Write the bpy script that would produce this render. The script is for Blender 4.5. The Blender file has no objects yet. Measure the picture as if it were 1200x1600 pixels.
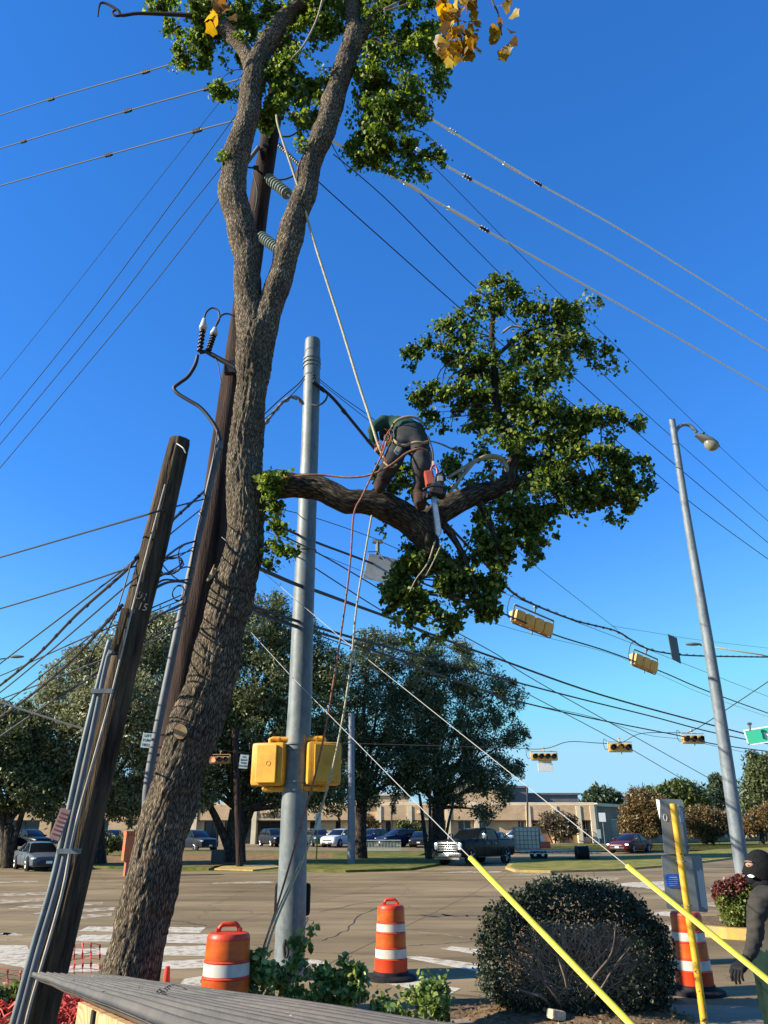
import bpy, bmesh, math, random
import numpy as np
from mathutils import Vector, Matrix, noise
R = math.radians
rng = np.random.default_rng(7)
random.seed(7)
scene = bpy.context.scene
col = scene.collection
# ---------------------------------------------------------------- camera
F, CH, PITCH = 1190.0, 1.85, R(23.08)
cp, sp = math.cos(PITCH), math.sin(PITCH)
cam_d = bpy.data.cameras.new('camera')
cam = bpy.data.objects.new('camera', cam_d)
col.objects.link(cam)
cam.location = (0, 0, CH)
cam.rotation_euler = (R(90) + PITCH, 0, 0)
cam_d.sensor_fit = 'VERTICAL'
cam_d.sensor_height = 36
cam_d.lens = 36 * F / 1600
cam_d.clip_start = 0.05
cam_d.clip_end = 3000
scene.camera = cam
# ---------------------------------------------------------------- world, sun, exposure
SUN = Vector((-0.93, -0.23, 0.46)).normalized()      # towards the sun
world = bpy.data.worlds.new('World')
scene.world = world
world.use_nodes = True
wn = world.node_tree.nodes
wl = world.node_tree.links
bg = wn['Background']
sky = wn.new('ShaderNodeTexSky')
sky.sky_type = 'NISHITA'
sky.sun_disc = False
sky.sun_elevation = math.asin(SUN.z)
sky.sun_rotation = math.atan2(SUN.x, SUN.y)
sky.altitude = 0
sky.air_density = 1.0
sky.dust_density = 0.0
sky.ozone_density = 4.0
hs = wn.new('ShaderNodeHueSaturation')
hs.inputs['Saturation'].default_value = 1.32
hs.inputs['Value'].default_value = 1.0
gm = wn.new('ShaderNodeGamma'); gm.inputs[1].default_value = 0.8
cap = wn.new('ShaderNodeMixRGB'); cap.blend_type = 'DARKEN'; cap.inputs[0].default_value = 1; cap.inputs[2].default_value = (2.6, 3.0, 2.85, 1)
wl.new(sky.outputs[0], gm.inputs[0]); wl.new(gm.outputs[0], cap.inputs[1]); wl.new(cap.outputs[0], hs.inputs['Color'])
tint = wn.new('ShaderNodeMixRGB'); tint.blend_type = 'MULTIPLY'; tint.inputs[0].default_value = 1
tint.inputs[2].default_value = (0.77, 1.18, 1.68, 1)
wl.new(hs.outputs[0], tint.inputs[1]); wl.new(tint.outputs[0], bg.inputs['Color'])
bg.inputs['Strength'].default_value = 0.098
sun_d = bpy.data.lights.new('sun', 'SUN')
sun_d.energy = 5.0
sun_d.angle = R(0.5)
sun_d.color = (1.0, 0.90, 0.74)
sun = bpy.data.objects.new('sun', sun_d)
col.objects.link(sun)
sun.rotation_euler = (-SUN).to_track_quat('-Z', 'Y').to_euler()
scene.view_settings.view_transform = 'Standard'
scene.view_settings.look = 'None'
scene.view_settings.gamma = 1
scene.view_settings.exposure = 1.12

# ---------------------------------------------------------------- pixel -> world helpers
def _ray(px, py):
    a = (px - 600) / F; u = (800 - py) / F
    return a, cp - u * sp, sp + u * cp
def W(px, py, Y):
    a, dy, dz = _ray(px, py)
    t = Y / dy
    return Vector((a * t, Y, CH + dz * t))
def S(px, py, Y):
    return (Y / _ray(px, py)[1]) / F
GZ = [(-50, 0), (30, 0), (45, 0.2), (65, 0.5), (90, 0.95), (140, 1.3), (1600, 6.0)]
def gz(y):
    for (a, za), (b, zb) in zip(GZ, GZ[1:]):
        if y <= b:
            return za + (zb - za) * max(0, (y - a)) / (b - a)
    return GZ[-1][1]
def G(px, py, off=0.0):
    a, dy, dz = _ray(px, py)
    Y = 20.0
    for _ in range(60):
        h = CH - gz(Y) - off
        if dz >= -1e-4: break
        Yn = h / (-dz / dy)
        Y = 0.5 * Y + 0.5 * max(1.0, min(1500, Yn))
    return Vector((a * Y / dy, Y, gz(Y) + off))

# ---------------------------------------------------------------- materials
MATS = {}
def mat(name, color, rough=0.7, metal=0.0, var=0.0, scale=8.0, bump=0.0, bscale=None, col2=None, spec=0.5,
        trans=0.0, coord='Object', detail=5.0, stretch=(1, 1, 1), contrast=(0.35, 0.65), alpha=1.0, emit=None, coat=0.0):
    if name in MATS: return MATS[name]
    m = bpy.data.materials.new(name); m.use_nodes = True
    n = m.node_tree.nodes; l = m.node_tree.links
    b = n['Principled BSDF']; out = n['Material Output']
    b.inputs['Roughness'].default_value = rough
    b.inputs['Metallic'].default_value = metal
    b.inputs['Specular IOR Level'].default_value = spec if rough < .65 else min(spec, .12)
    b.inputs['Coat Weight'].default_value = coat
    b.inputs['Coat Roughness'].default_value = 0.05
    b.inputs['Base Color'].default_value = (*color, 1)
    if emit:
        b.inputs['Emission Color'].default_value = (*emit[0], 1)
        b.inputs['Emission Strength'].default_value = emit[1]
    if var > 0 or col2 or bump > 0:
        tc = n.new('ShaderNodeTexCoord'); mp = n.new('ShaderNodeMapping')
        mp.inputs['Scale'].default_value = stretch
        l.new(tc.outputs[coord], mp.inputs[0])
    if var > 0 or col2:
        nt = n.new('ShaderNodeTexNoise'); nt.inputs['Scale'].default_value = scale
        nt.inputs['Detail'].default_value = detail; nt.inputs['Roughness'].default_value = 0.65
        l.new(mp.outputs[0], nt.inputs['Vector'])
        cr = n.new('ShaderNodeValToRGB')
        c1 = [c * (1 - var) for c in color]; c2 = list(col2) if col2 else [min(1, c * (1 + var)) for c in color]
        cr.color_ramp.elements[0].color = (*c1, 1); cr.color_ramp.elements[1].color = (*c2, 1)
        cr.color_ramp.elements[0].position = contrast[0]; cr.color_ramp.elements[1].position = contrast[1]
        l.new(nt.outputs['Fac'], cr.inputs[0]); l.new(cr.outputs[0], b.inputs['Base Color'])
    if bump > 0:
        nb = n.new('ShaderNodeTexNoise'); nb.inputs['Scale'].default_value = bscale or scale * 3
        nb.inputs['Detail'].default_value = 6
        l.new(mp.outputs[0], nb.inputs['Vector'])
        bp = n.new('ShaderNodeBump'); bp.inputs['Strength'].default_value = bump; bp.inputs['Distance'].default_value = 0.02
        l.new(nb.outputs['Fac'], bp.inputs['Height']); l.new(bp.outputs[0], b.inputs['Normal'])
    if alpha < 1: b.inputs['Alpha'].default_value = alpha
    MATS[name] = m
    return m

def leaf_mat(name, c1, c2, c3=None, rough=0.45, trans=0.35, tcol=None, spec=0.5):
    """leaf colour varies from leaf to leaf through the point attribute 'rnd'"""
    if name in MATS: return MATS[name]
    m = bpy.data.materials.new(name); m.use_nodes = True
    n = m.node_tree.nodes; l = m.node_tree.links
    b = n['Principled BSDF']; out = n['Material Output']
    at = n.new('ShaderNodeAttribute'); at.attribute_name = 'rnd'
    cr = n.new('ShaderNodeValToRGB')
    e = cr.color_ramp.elements
    e[0].color = (*c1, 1); e[1].color = (*(c3 or c2), 1)
    if c3:
        k = cr.color_ramp.elements.new(0.6); k.color = (*c2, 1)
    l.new(at.outputs['Fac'], cr.inputs[0])
    l.new(cr.outputs[0], b.inputs['Base Color'])
    b.inputs['Roughness'].default_value = rough
    b.inputs['Specular IOR Level'].default_value = spec
    if trans > 0:
        tr = n.new('ShaderNodeBsdfTranslucent')
        mx = n.new('ShaderNodeMixShader'); mx.inputs[0].default_value = trans
        hv = n.new('ShaderNodeHueSaturation'); hv.inputs['Value'].default_value = 1.6; hv.inputs['Saturation'].default_value = 1.1
        hv.inputs['Hue'].default_value = 0.48
        l.new(cr.outputs[0], hv.inputs['Color']); l.new(hv.outputs[0], tr.inputs['Color'])
        l.new(b.outputs[0], mx.inputs[1]); l.new(tr.outputs[0], mx.inputs[2]); l.new(mx.outputs[0], out.inputs['Surface'])
    MATS[name] = m
    return m

def bark_mat(name, dark, light, su=9.0, sv=2.2, bump=0.8, moss=None):
    """ridged bark in (around, along) metres from the UV map"""
    m = bpy.data.materials.new(name); m.use_nodes = True
    n = m.node_tree.nodes; l = m.node_tree.links
    b = n['Principled BSDF']; b.inputs['Roughness'].default_value = 0.9
    b.inputs['Specular IOR Level'].default_value = 0.2
    uv = n.new('ShaderNodeUVMap'); mp = n.new('ShaderNodeMapping'); mp.inputs['Scale'].default_value = (su, sv, 1)
    l.new(uv.outputs[0], mp.inputs[0])
    nz = n.new('ShaderNodeTexNoise'); nz.inputs['Scale'].default_value = 1.3; nz.inputs['Detail'].default_value = 6
    l.new(mp.outputs[0], nz.inputs['Vector'])
    mixv = n.new('ShaderNodeMixRGB'); mixv.blend_type = 'ADD'; mixv.inputs[0].default_value = 0.55
    l.new(mp.outputs[0], mixv.inputs[1]); l.new(nz.outputs['Color'], mixv.inputs[2])
    vo = n.new('ShaderNodeTexVoronoi'); vo.feature = 'DISTANCE_TO_EDGE'; vo.inputs['Scale'].default_value = 2.2
    l.new(mixv.outputs[0], vo.inputs['Vector'])
    cr = n.new('ShaderNodeValToRGB'); cr.color_ramp.elements[0].position = 0.03; cr.color_ramp.elements[1].position = 0.42
    cr.color_ramp.elements[0].color = (*dark, 1); cr.color_ramp.elements[1].color = (*light, 1)
    l.new(vo.outputs['Distance'], cr.inputs[0])
    n2 = n.new('ShaderNodeTexNoise'); n2.inputs['Scale'].default_value = 0.7; n2.inputs['Detail'].default_value = 8
    tc = n.new('ShaderNodeTexCoord'); l.new(tc.outputs['Object'], n2.inputs['Vector'])
    n2.inputs['Scale'].default_value = 3.0
    cr2 = n.new('ShaderNodeValToRGB'); cr2.color_ramp.elements[0].position = 0.35; cr2.color_ramp.elements[1].position = 0.7
    cr2.color_ramp.elements[0].color = (0.62, 0.6, 0.56, 1); cr2.color_ramp.elements[1].color = (1.15, 1.12, 1.05, 1)
    l.new(n2.outputs['Fac'], cr2.inputs[0])
    mu = n.new('ShaderNodeMixRGB'); mu.blend_type = 'MULTIPLY'; mu.inputs[0].default_value = 1
    l.new(cr.outputs[0], mu.inputs[1]); l.new(cr2.outputs[0], mu.inputs[2])
    l.new(mu.outputs[0], b.inputs['Base Color'])
    bp = n.new('ShaderNodeBump'); bp.inputs['Strength'].default_value = bump; bp.inputs['Distance'].default_value = 0.03
    ad = n.new('ShaderNodeMath'); ad.operation = 'MULTIPLY_ADD'; ad.inputs[1].default_value = 0.4
    n3 = n.new('ShaderNodeTexNoise'); n3.inputs['Scale'].default_value = 6; n3.inputs['Detail'].default_value = 6
    l.new(mp.outputs[0], n3.inputs['Vector']); l.new(n3.outputs['Fac'], ad.inputs[0]); l.new(cr.outputs[0], ad.inputs[2])
    l.new(ad.outputs[0], bp.inputs['Height']); l.new(bp.outputs[0], b.inputs['Normal'])
    return m

def brick_mat(name, c1, c2, mortar, scale=1.0, axis='XZ'):
    m = bpy.data.materials.new(name); m.use_nodes = True
    n = m.node_tree.nodes; l = m.node_tree.links
    b = n['Principled BSDF']; b.inputs['Roughness'].default_value = 0.9; b.inputs['Specular IOR Level'].default_value = .12
    tc = n.new('ShaderNodeTexCoord'); sx = n.new('ShaderNodeSeparateXYZ'); cx = n.new('ShaderNodeCombineXYZ')
    l.new(tc.outputs['Object'], sx.inputs[0])
    ad = n.new('ShaderNodeMath'); ad.operation = 'ADD'
    l.new(sx.outputs['X'], ad.inputs[0]); l.new(sx.outputs['Y'], ad.inputs[1])
    l.new(ad.outputs[0], cx.inputs['X']); l.new(sx.outputs['Z'], cx.inputs['Y'])
    br = n.new('ShaderNodeTexBrick'); br.inputs['Scale'].default_value = scale
    br.inputs['Color1'].default_value = (*c1, 1); br.inputs['Color2'].default_value = (*c2, 1); br.inputs['Mortar'].default_value = (*mortar, 1)
    br.inputs['Brick Width'].default_value = 0.4; br.inputs['Row Height'].default_value = 0.14; br.inputs['Mortar Size'].default_value = 0.014
    l.new(cx.outputs[0], br.inputs['Vector'])
    nz = n.new('ShaderNodeTexNoise'); nz.inputs['Scale'].default_value = 0.5; nz.inputs['Detail'].default_value = 5
    l.new(tc.outputs['Object'], nz.inputs['Vector'])
    cr = n.new('ShaderNodeValToRGB'); cr.color_ramp.elements[0].position = .3; cr.color_ramp.elements[1].position = .7
    cr.color_ramp.elements[0].color = (.8, .8, .8, 1); cr.color_ramp.elements[1].color = (1.1, 1.1, 1.1, 1)
    l.new(nz.outputs['Fac'], cr.inputs[0])
    mu = n.new('ShaderNodeMixRGB'); mu.blend_type = 'MULTIPLY'; mu.inputs[0].default_value = 1
    l.new(br.outputs[0], mu.inputs[1]); l.new(cr.outputs[0], mu.inputs[2]); l.new(mu.outputs[0], b.inputs['Base Color'])
    return m

# ---------------------------------------------------------------- mesh builder
ORG = {}
def org(o): return ORG.get(o.name, Vector((0, 0, 0))) if o is not None else Vector((0, 0, 0))
class MB:
    def __init__(s): s.v = []; s.f = []; s.uv = []; s.mi = []; s.cur = 0
    def face(s, idx, uvs=None):
        s.f.append(tuple(idx)); s.mi.append(s.cur)
        s.uv.append(uvs or [(0, 0)] * len(idx))
    def verts(s, pts):
        k = len(s.v); s.v.extend([tuple(p) for p in pts]); return k
    def box(s, c, size, rot=None, bev=0.0):
        hx, hy, hz = size[0] / 2, size[1] / 2, size[2] / 2
        M = rot if rot is not None else Matrix.Identity(3)
        if bev <= 0:
            pts = [(x, y, z) for z in (-hz, hz) for y in (-hy, hy) for x in (-hx, hx)]
            k = s.verts([M @ Vector(p) + Vector(c) for p in pts])
            for q in ((0, 2, 3, 1), (4, 5, 7, 6), (0, 1, 5, 4), (2, 6, 7, 3), (0, 4, 6, 2), (1, 3, 7, 5)):
                s.face([k + i for i in q])
        else:
            bm = bmesh.new(); bmesh.ops.create_cube(bm, size=1)
            for v in bm.verts: v.co = Vector((v.co.x * size[0], v.co.y * size[1], v.co.z * size[2]))
            bmesh.ops.bevel(bm, geom=bm.edges[:], offset=bev, segments=2, affect='EDGES', profile=0.6)
            bm.verts.index_update()
            k = s.verts([M @ v.co + Vector(c) for v in bm.verts])
            for f in bm.faces: s.face([k + v.index for v in f.verts])
            bm.free()
        return s
    def quad(s, a, b, c, d): k = s.verts([a, b, c, d]); s.face([k, k + 1, k + 2, k + 3]); return s
    def poly(s, pts): k = s.verts(pts); s.face(list(range(k, k + len(pts)))); return s
    def prism(s, pts, off):
        """closed polygon pts extruded by vector off"""
        n = len(pts); off = Vector(off)
        k = s.verts(pts); s.verts([Vector(p) + off for p in pts])
        s.face([k + i for i in range(n)][::-1]); s.face([k + n + i for i in range(n)])
        for i in range(n):
            j = (i + 1) % n; s.face([k + i, k + j, k + n + j, k + n + i])
        return s
    def tube(s, pts, rad, n=8, smooth=0, caps=True, uvoff=0.0, disp=None):
        pts = [Vector(p) for p in pts]
        if not hasattr(rad, '__len__'): rad = [rad] * len(pts)
        rad = list(rad)
        if smooth: pts, rad = resample(pts, rad, smooth)
        m = len(pts)
        up = None; frames = []
        for i in range(m):
            t = (pts[min(i + 1, m - 1)] - pts[max(i - 1, 0)])
            if t.length < 1e-9: t = Vector((0, 0, 1))
            t.normalize()
            if up is None:
                up = Vector((0, 1, 0)) if abs(t.y) < 0.8 else Vector((1, 0, 0))
            u = up - t * up.dot(t); u.normalize(); up = u
            frames.append((u, t.cross(u)))
        base = len(s.v); L = uvoff; Ls = []
        for i in range(m):
            if i: L += (pts[i] - pts[i - 1]).length
            Ls.append(L)
            u, w = frames[i]
            for j in range(n):
                a = 2 * math.pi * j / n
                r = rad[i]
                d = u * math.cos(a) + w * math.sin(a)
                if disp: r = r + disp(pts[i] + d * r, a, L, r)
                s.v.append(tuple(pts[i] + d * r))
        rm = max(rad)
        for i in range(m - 1):
            for j in range(n):
                k = (j + 1) % n
                a, b, c, d = base + i * n + j, base + i * n + k, base + (i + 1) * n + k, base + (i + 1) * n + j
                u0 = 2 * math.pi * rm * j / n; u1 = 2 * math.pi * rm * (j + 1) / n
                s.face((a, b, c, d), [(u0, Ls[i]), (u1, Ls[i]), (u1, Ls[i + 1]), (u0, Ls[i + 1])])
        if caps:
            s.face([base + j for j in range(n)][::-1]); s.face([base + (m - 1) * n + j for j in range(n)])
        return s
    def lathe(s, prof, c=(0, 0, 0), n=24, M=None, caps=True):
        """prof [(r,z)] around local z"""
        M = M if M is not None else Matrix.Identity(3); c = Vector(c)
        base = len(s.v)
        for r, z in prof:
            for j in range(n):
                a = 2 * math.pi * j / n
                s.v.append(tuple(M @ Vector((r * math.cos(a), r * math.sin(a), z)) + c))
        for i in range(len(prof) - 1):
            for j in range(n):
                k = (j + 1) % n
                s.face((base + i * n + j, base + i * n + k, base + (i + 1) * n + k, base + (i + 1) * n + j))
        if caps:
            s.face([base + j for j in range(n)][::-1]); s.face([base + (len(prof) - 1) * n + j for j in range(n)])
        return s
    def loft(s, secs, closed=True, caps=True):
        n = len(secs[0]); base = len(s.v)
        for sec in secs: s.verts(sec)
        for i in range(len(secs) - 1):
            for j in range(n if closed else n - 1):
                k = (j + 1) % n
                s.face((base + i * n + j, base + i * n + k, base + (i + 1) * n + k, base + (i + 1) * n + j))
        if caps:
            s.face([base + j for j in range(n)][::-1]); s.face([base + (len(secs) - 1) * n + j for j in range(n)])
        return s
    def build(s, name, mats, parent=None, smooth=False, autosmooth=None, uv=False, loc=None):
        me = bpy.data.meshes.new(name)
        po = org(parent); lo = Vector(loc) if loc is not None else po
        off = lo
        me.from_pydata([(x - off.x, y - off.y, z - off.z) for x, y, z in s.v], [], s.f)
        if not isinstance(mats, (list, tuple)): mats = [mats]
        for m in mats: me.materials.append(m)
        if len(mats) > 1: me.polygons.foreach_set('material_index', s.mi)
        if uv:
            ul = me.uv_layers.new(name='UVMap')
            ul.data.foreach_set('uv', [c for f in s.uv for p in f for c in p])
        if smooth: me.polygons.foreach_set('use_smooth', [True] * len(me.polygons))
        me.update(); me.validate()
        if autosmooth is not None:
            try: me.set_sharp_from_angle(angle=R(autosmooth))
            except Exception: pass
        o = bpy.data.objects.new(name, me); col.objects.link(o)
        if parent is not None: o.parent = parent; o.location = lo - po
        else: o.location = lo
        ORG[o.name] = lo.copy()
        return o

def resample(pts, rad, k):
    P = []; Q = []
    m = len(pts)
    for i in range(m - 1):
        p0 = pts[max(i - 1, 0)]; p1 = pts[i]; p2 = pts[i + 1]; p3 = pts[min(i + 2, m - 1)]
        kk = k if isinstance(k, int) else max(1, int((p2 - p1).length / k))
        for j in range(kk):
            t = j / kk; t2 = t * t; t3 = t2 * t
            P.append(0.5 * ((2 * p1) + (-p0 + p2) * t + (2 * p0 - 5 * p1 + 4 * p2 - p3) * t2 + (-p0 + 3 * p1 - 3 * p2 + p3) * t3))
            Q.append(rad[i] * (1 - t) + rad[i + 1] * t)
    P.append(pts[-1]); Q.append(rad[-1])
    return P, Q

def tag(o, label=None, cat=None, group=None, kind=None):
    if label: o['label'] = label
    if cat: o['category'] = cat
    if group: o['group'] = group
    if kind: o['kind'] = kind
    return o
def empty(name, loc=(0, 0, 0), label=None, cat=None, group=None):
    o = bpy.data.objects.new(name, None); col.objects.link(o); o.location = loc
    o.empty_display_size = 0.2
    ORG[o.name] = Vector(loc)
    return tag(o, label, cat, group)
def copy_tree(o, parent=None):
    c = o.copy(); col.objects.link(c); c.parent = parent
    ORG[c.name] = ORG.get(o.name, Vector((0, 0, 0)))
    for ch in list(o.children): copy_tree(ch, c)
    return c
def rotz(a): return Matrix.Rotation(a, 3, 'Z')
def text_mesh(name, body, size, M, loc, m, parent=None, depth=0.004, align='CENTER'):
    cu = bpy.data.curves.new(name, 'FONT'); cu.body = body; cu.size = size; cu.extrude = depth
    cu.align_x = align; cu.align_y = 'CENTER'; cu.resolution_u = 2
    t = bpy.data.objects.new('tmp', cu); col.objects.link(t)
    dg = bpy.context.evaluated_depsgraph_get()
    me = bpy.data.meshes.new_from_object(t.evaluated_get(dg))
    bpy.data.objects.remove(t); me.name = name
    me.materials.clear(); me.materials.append(m)
    po = org(parent)
    for v in me.vertices: v.co = M @ v.co
    o = bpy.data.objects.new(name, me); col.objects.link(o)
    o.parent = parent; o.location = Vector(loc) - po
    ORG[o.name] = Vector(loc)
    return o
FACE = Matrix(((1, 0, 0), (0, 0, -1), (0, 1, 0)))      # local xy plane stood up, facing -Y

# ---------------------------------------------------------------- foliage
def leaves(name, C, size, m, parent=None, shape='broad', droop=0.5, up=0.0, seed=0, loc=None, rndc=None, jitter=0.5, orgv=None):
    r = np.random.default_rng(seed); C = np.asarray(C, float); n = len(C)
    d = r.normal(size=(n, 3)); d[:, 2] -= droop; d /= np.linalg.norm(d, axis=1)[:, None]
    a = r.normal(size=(n, 3)); a[:, 2] += up
    w = np.cross(d, a); w /= (np.linalg.norm(w, axis=1)[:, None] + 1e-9)
    nn = np.cross(d, w)
    s = size * (1 + jitter * r.uniform(-1, 1, n))[:, None]
    if shape == 'broad':
        prof = [(0, 0, 0), (.28, -.46, .10), (.70, -.30, .06), (1.0, 0, -.08), (.70, .30, .06), (.28, .46, .10), (.5, 0, 0.0)]
        faces = [(0, 1, 6), (1, 2, 6), (2, 3, 6), (3, 4, 6), (4, 5, 6), (5, 0, 6)]
    elif shape == 'lobed':
        prof = [(0, 0, 0), (.02, -.34, .08), (.16, -.56, .14), (.42, -.50, .06), (.66, -.58, .12), (.80, -.24, .03), (1.05, 0, -.10),
                (.80, .24, .03), (.66, .58, .12), (.42, .50, .06), (.16, .56, .14), (.02, .34, .08), (.4, 0, 0)]
        faces = [(i, (i + 1) % 12, 12) for i in range(12)]
    else:
        prof = [(0, 0, 0), (.5, -.22, .05), (1, 0, 0), (.5, .22, .05)]
        faces = [(0, 1, 2), (0, 2, 3)]
    k = len(prof)
    V = np.empty((n, k, 3))
    for i, (x, y, z) in enumerate(prof):
        V[:, i] = C + (d * x + w * y + nn * z) * s
    base = (np.arange(n) * k)[:, None, None]
    Fi = (np.array(faces)[None] + base).reshape(-1, 3)
    lo = Vector(loc) if loc is not None else org(parent)
    V = V.reshape(-1, 3) - np.array(lo)
    me = bpy.data.meshes.new(name)
    me.vertices.add(len(V)); me.vertices.foreach_set('co', V.ravel())
    me.loops.add(Fi.size); me.loops.foreach_set('vertex_index', Fi.ravel().astype(np.int32))
    me.polygons.add(len(Fi)); me.polygons.foreach_set('loop_start', (np.arange(len(Fi)) * 3).astype(np.int32))
    try: me.polygons.foreach_set('loop_total', np.full(len(Fi), 3, np.int32))
    except Exception: pass
    me.update(calc_edges=True)
    at = me.attributes.new('rnd', 'FLOAT', 'POINT')
    q = np.repeat(r.uniform(0, 1, n) if rndc is None else np.clip(rndc, 0, 1), k)
    at.data.foreach_set('value', q.astype(np.float32))
    me.materials.append(m)
    o = bpy.data.objects.new(name, me); col.objects.link(o)
    if parent is not None: o.parent = parent; o.location = lo - org(parent)
    else: o.location = lo
    ORG[o.name] = lo.copy()
    return o
# ================================================================ GROUND (setting)
BRK = [b for b, _ in GZ[1:-1]]
def patch(name, pts, off, m, skirt=0.0, kind='structure', seg=None):
    """ground sheet following the terrain; pts = [(x,y)]; skirt>0 gives a kerb-like side"""
    bm = bmesh.new()
    vs = [bm.verts.new((p[0], p[1], 0)) for p in pts]
    f = bm.faces.new(vs)
    bmesh.ops.triangulate(bm, faces=[f])
    for b in BRK:
        bmesh.ops.bisect_plane(bm, geom=bm.verts[:] + bm.edges[:] + bm.faces[:], plane_co=(0, b, 0), plane_no=(0, 1, 0))
    if skirt:
        be = [e for e in bm.edges if e.is_boundary]
        r = bmesh.ops.extrude_edge_only(bm, edges=be)
        low = [g for g in r['geom'] if isinstance(g, bmesh.types.BMVert)]
        lows = set(low)
    else: lows = set()
    for v in bm.verts:
        v.co.z = gz(v.co.y) + off - (skirt if v in lows else 0)
    bmesh.ops.recalc_face_normals(bm, faces=bm.faces[:])
    me = bpy.data.meshes.new(name); bm.to_mesh(me); bm.free(); me.materials.append(m)
    up = sum(p.normal.z for p in me.polygons)
    if up < 0: me.flip_normals()
    o = bpy.data.objects.new(name, me); col.objects.link(o)
    return tag(o, kind=kind)
def gp(*px): return [tuple(G(x, y))[:2] for x, y in px]

def road_mat():
    m = mat('road_concrete', (0.235, 0.185, 0.138), rough=0.85, var=0.0)
    n = m.node_tree.nodes; l = m.node_tree.links; b = n['Principled BSDF']
    tc = n.new('ShaderNodeTexCoord')
    big = n.new('ShaderNodeTexNoise'); big.inputs['Scale'].default_value = 0.35; big.inputs['Detail'].default_value = 7; big.inputs['Roughness'].default_value = .6
    mp = n.new('ShaderNodeMapping'); mp.inputs['Scale'].default_value = (0.35, 1.3, 1); mp.inputs['Rotation'].default_value = (0, 0, R(-8))
    l.new(tc.outputs['Object'], mp.inputs[0]); l.new(mp.outputs[0], big.inputs['Vector'])
    cr = n.new('ShaderNodeValToRGB')
    cr.color_ramp.elements[0].position = .36; cr.color_ramp.elements[0].color = (0.145, 0.105, 0.055, 1)
    cr.color_ramp.elements[1].position = .64; cr.color_ramp.elements[1].color = (0.30, 0.225, 0.125, 1)
    k = cr.color_ramp.elements.new(0.5); k.color = (0.22, 0.162, 0.088, 1)
    l.new(big.outputs['Fac'], cr.inputs[0])
    fine = n.new('ShaderNodeTexNoise'); fine.inputs['Scale'].default_value = 38; fine.inputs['Detail'].default_value = 4
    l.new(tc.outputs['Object'], fine.inputs['Vector'])
    cf = n.new('ShaderNodeValToRGB'); cf.color_ramp.elements[0].position = .3; cf.color_ramp.elements[1].position = .7
    cf.color_ramp.elements[0].color = (.8, .8, .8, 1); cf.color_ramp.elements[1].color = (1.15, 1.15, 1.15, 1)
    l.new(fine.outputs['Fac'], cf.inputs[0])
    mu = n.new('ShaderNodeMixRGB'); mu.blend_type = 'MULTIPLY'; mu.inputs[0].default_value = 1
    l.new(cr.outputs[0], mu.inputs[1]); l.new(cf.outputs[0], mu.inputs[2])
    # joints between slabs and cracks
    br = n.new('ShaderNodeTexBrick'); br.inputs['Scale'].default_value = 1; br.offset = 0
    br.inputs['Brick Width'].default_value = 4.2; br.inputs['Row Height'].default_value = 3.6; br.inputs['Mortar Size'].default_value = 0.022
    br.inputs['Color1'].default_value = (1, 1, 1, 1); br.inputs['Color2'].default_value = (.93, .93, .93, 1); br.inputs['Mortar'].default_value = (.42, .4, .38, 1)
    mp2 = n.new('ShaderNodeMapping'); mp2.inputs['Rotation'].default_value = (0, 0, R(14)); l.new(tc.outputs['Object'], mp2.inputs[0]); l.new(mp2.outputs[0], br.inputs['Vector'])
    m2 = n.new('ShaderNodeMixRGB'); m2.blend_type = 'MULTIPLY'; m2.inputs[0].default_value = .85
    l.new(mu.outputs[0], m2.inputs[1]); l.new(br.outputs[0], m2.inputs[2])
    vo = n.new('ShaderNodeTexVoronoi'); vo.feature = 'DISTANCE_TO_EDGE'; vo.inputs['Scale'].default_value = .22
    dn = n.new('ShaderNodeTexNoise'); dn.inputs['Scale'].default_value = 1.2; dn.inputs['Detail'].default_value = 5; l.new(tc.outputs['Object'], dn.inputs['Vector'])
    ad = n.new('ShaderNodeMixRGB'); ad.blend_type = 'ADD'; ad.inputs[0].default_value = 1.2
    l.new(tc.outputs['Object'], ad.inputs[1]); l.new(dn.outputs['Color'], ad.inputs[2]); l.new(ad.outputs[0], vo.inputs['Vector'])
    cv = n.new('ShaderNodeValToRGB'); cv.color_ramp.elements[0].position = 0.0; cv.color_ramp.elements[1].position = .006
    cv.color_ramp.elements[0].color = (.45, .45, .45, 1); cv.color_ramp.elements[1].color = (1, 1, 1, 1)
    l.new(vo.outputs['Distance'], cv.inputs[0])
    m3 = n.new('ShaderNodeMixRGB'); m3.blend_type = 'MULTIPLY'; m3.inputs[0].default_value = .7
    l.new(m2.outputs[0], m3.inputs[1]); l.new(cv.outputs[0], m3.inputs[2]); l.new(m3.outputs[0], b.inputs['Base Color'])
    st = n.new('ShaderNodeTexNoise'); st.inputs['Scale'].default_value = .9; st.inputs['Detail'].default_value = 9; st.inputs['Roughness'].default_value = .7
    mp3 = n.new('ShaderNodeMapping'); mp3.inputs['Scale'].default_value = (.5, 1.4, 1); mp3.inputs['Location'].default_value = (7, 3, 0)
    l.new(tc.outputs['Object'], mp3.inputs[0]); l.new(mp3.outputs[0], st.inputs['Vector'])
    cs_ = n.new('ShaderNodeValToRGB'); cs_.color_ramp.elements[0].position = .54; cs_.color_ramp.elements[1].position = .68
    cs_.color_ramp.elements[0].color = (1, 1, 1, 1); cs_.color_ramp.elements[1].color = (.60, .58, .56, 1)
    l.new(st.outputs['Fac'], cs_.inputs[0])
    m4 = n.new('ShaderNodeMixRGB'); m4.blend_type = 'MULTIPLY'; m4.inputs[0].default_value = .8
    l.new(m3.outputs[0], m4.inputs[1]); l.new(cs_.outputs[0], m4.inputs[2]); l.new(m4.outputs[0], b.inputs['Base Color'])
    b.inputs['Specular IOR Level'].default_value = .15
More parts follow.
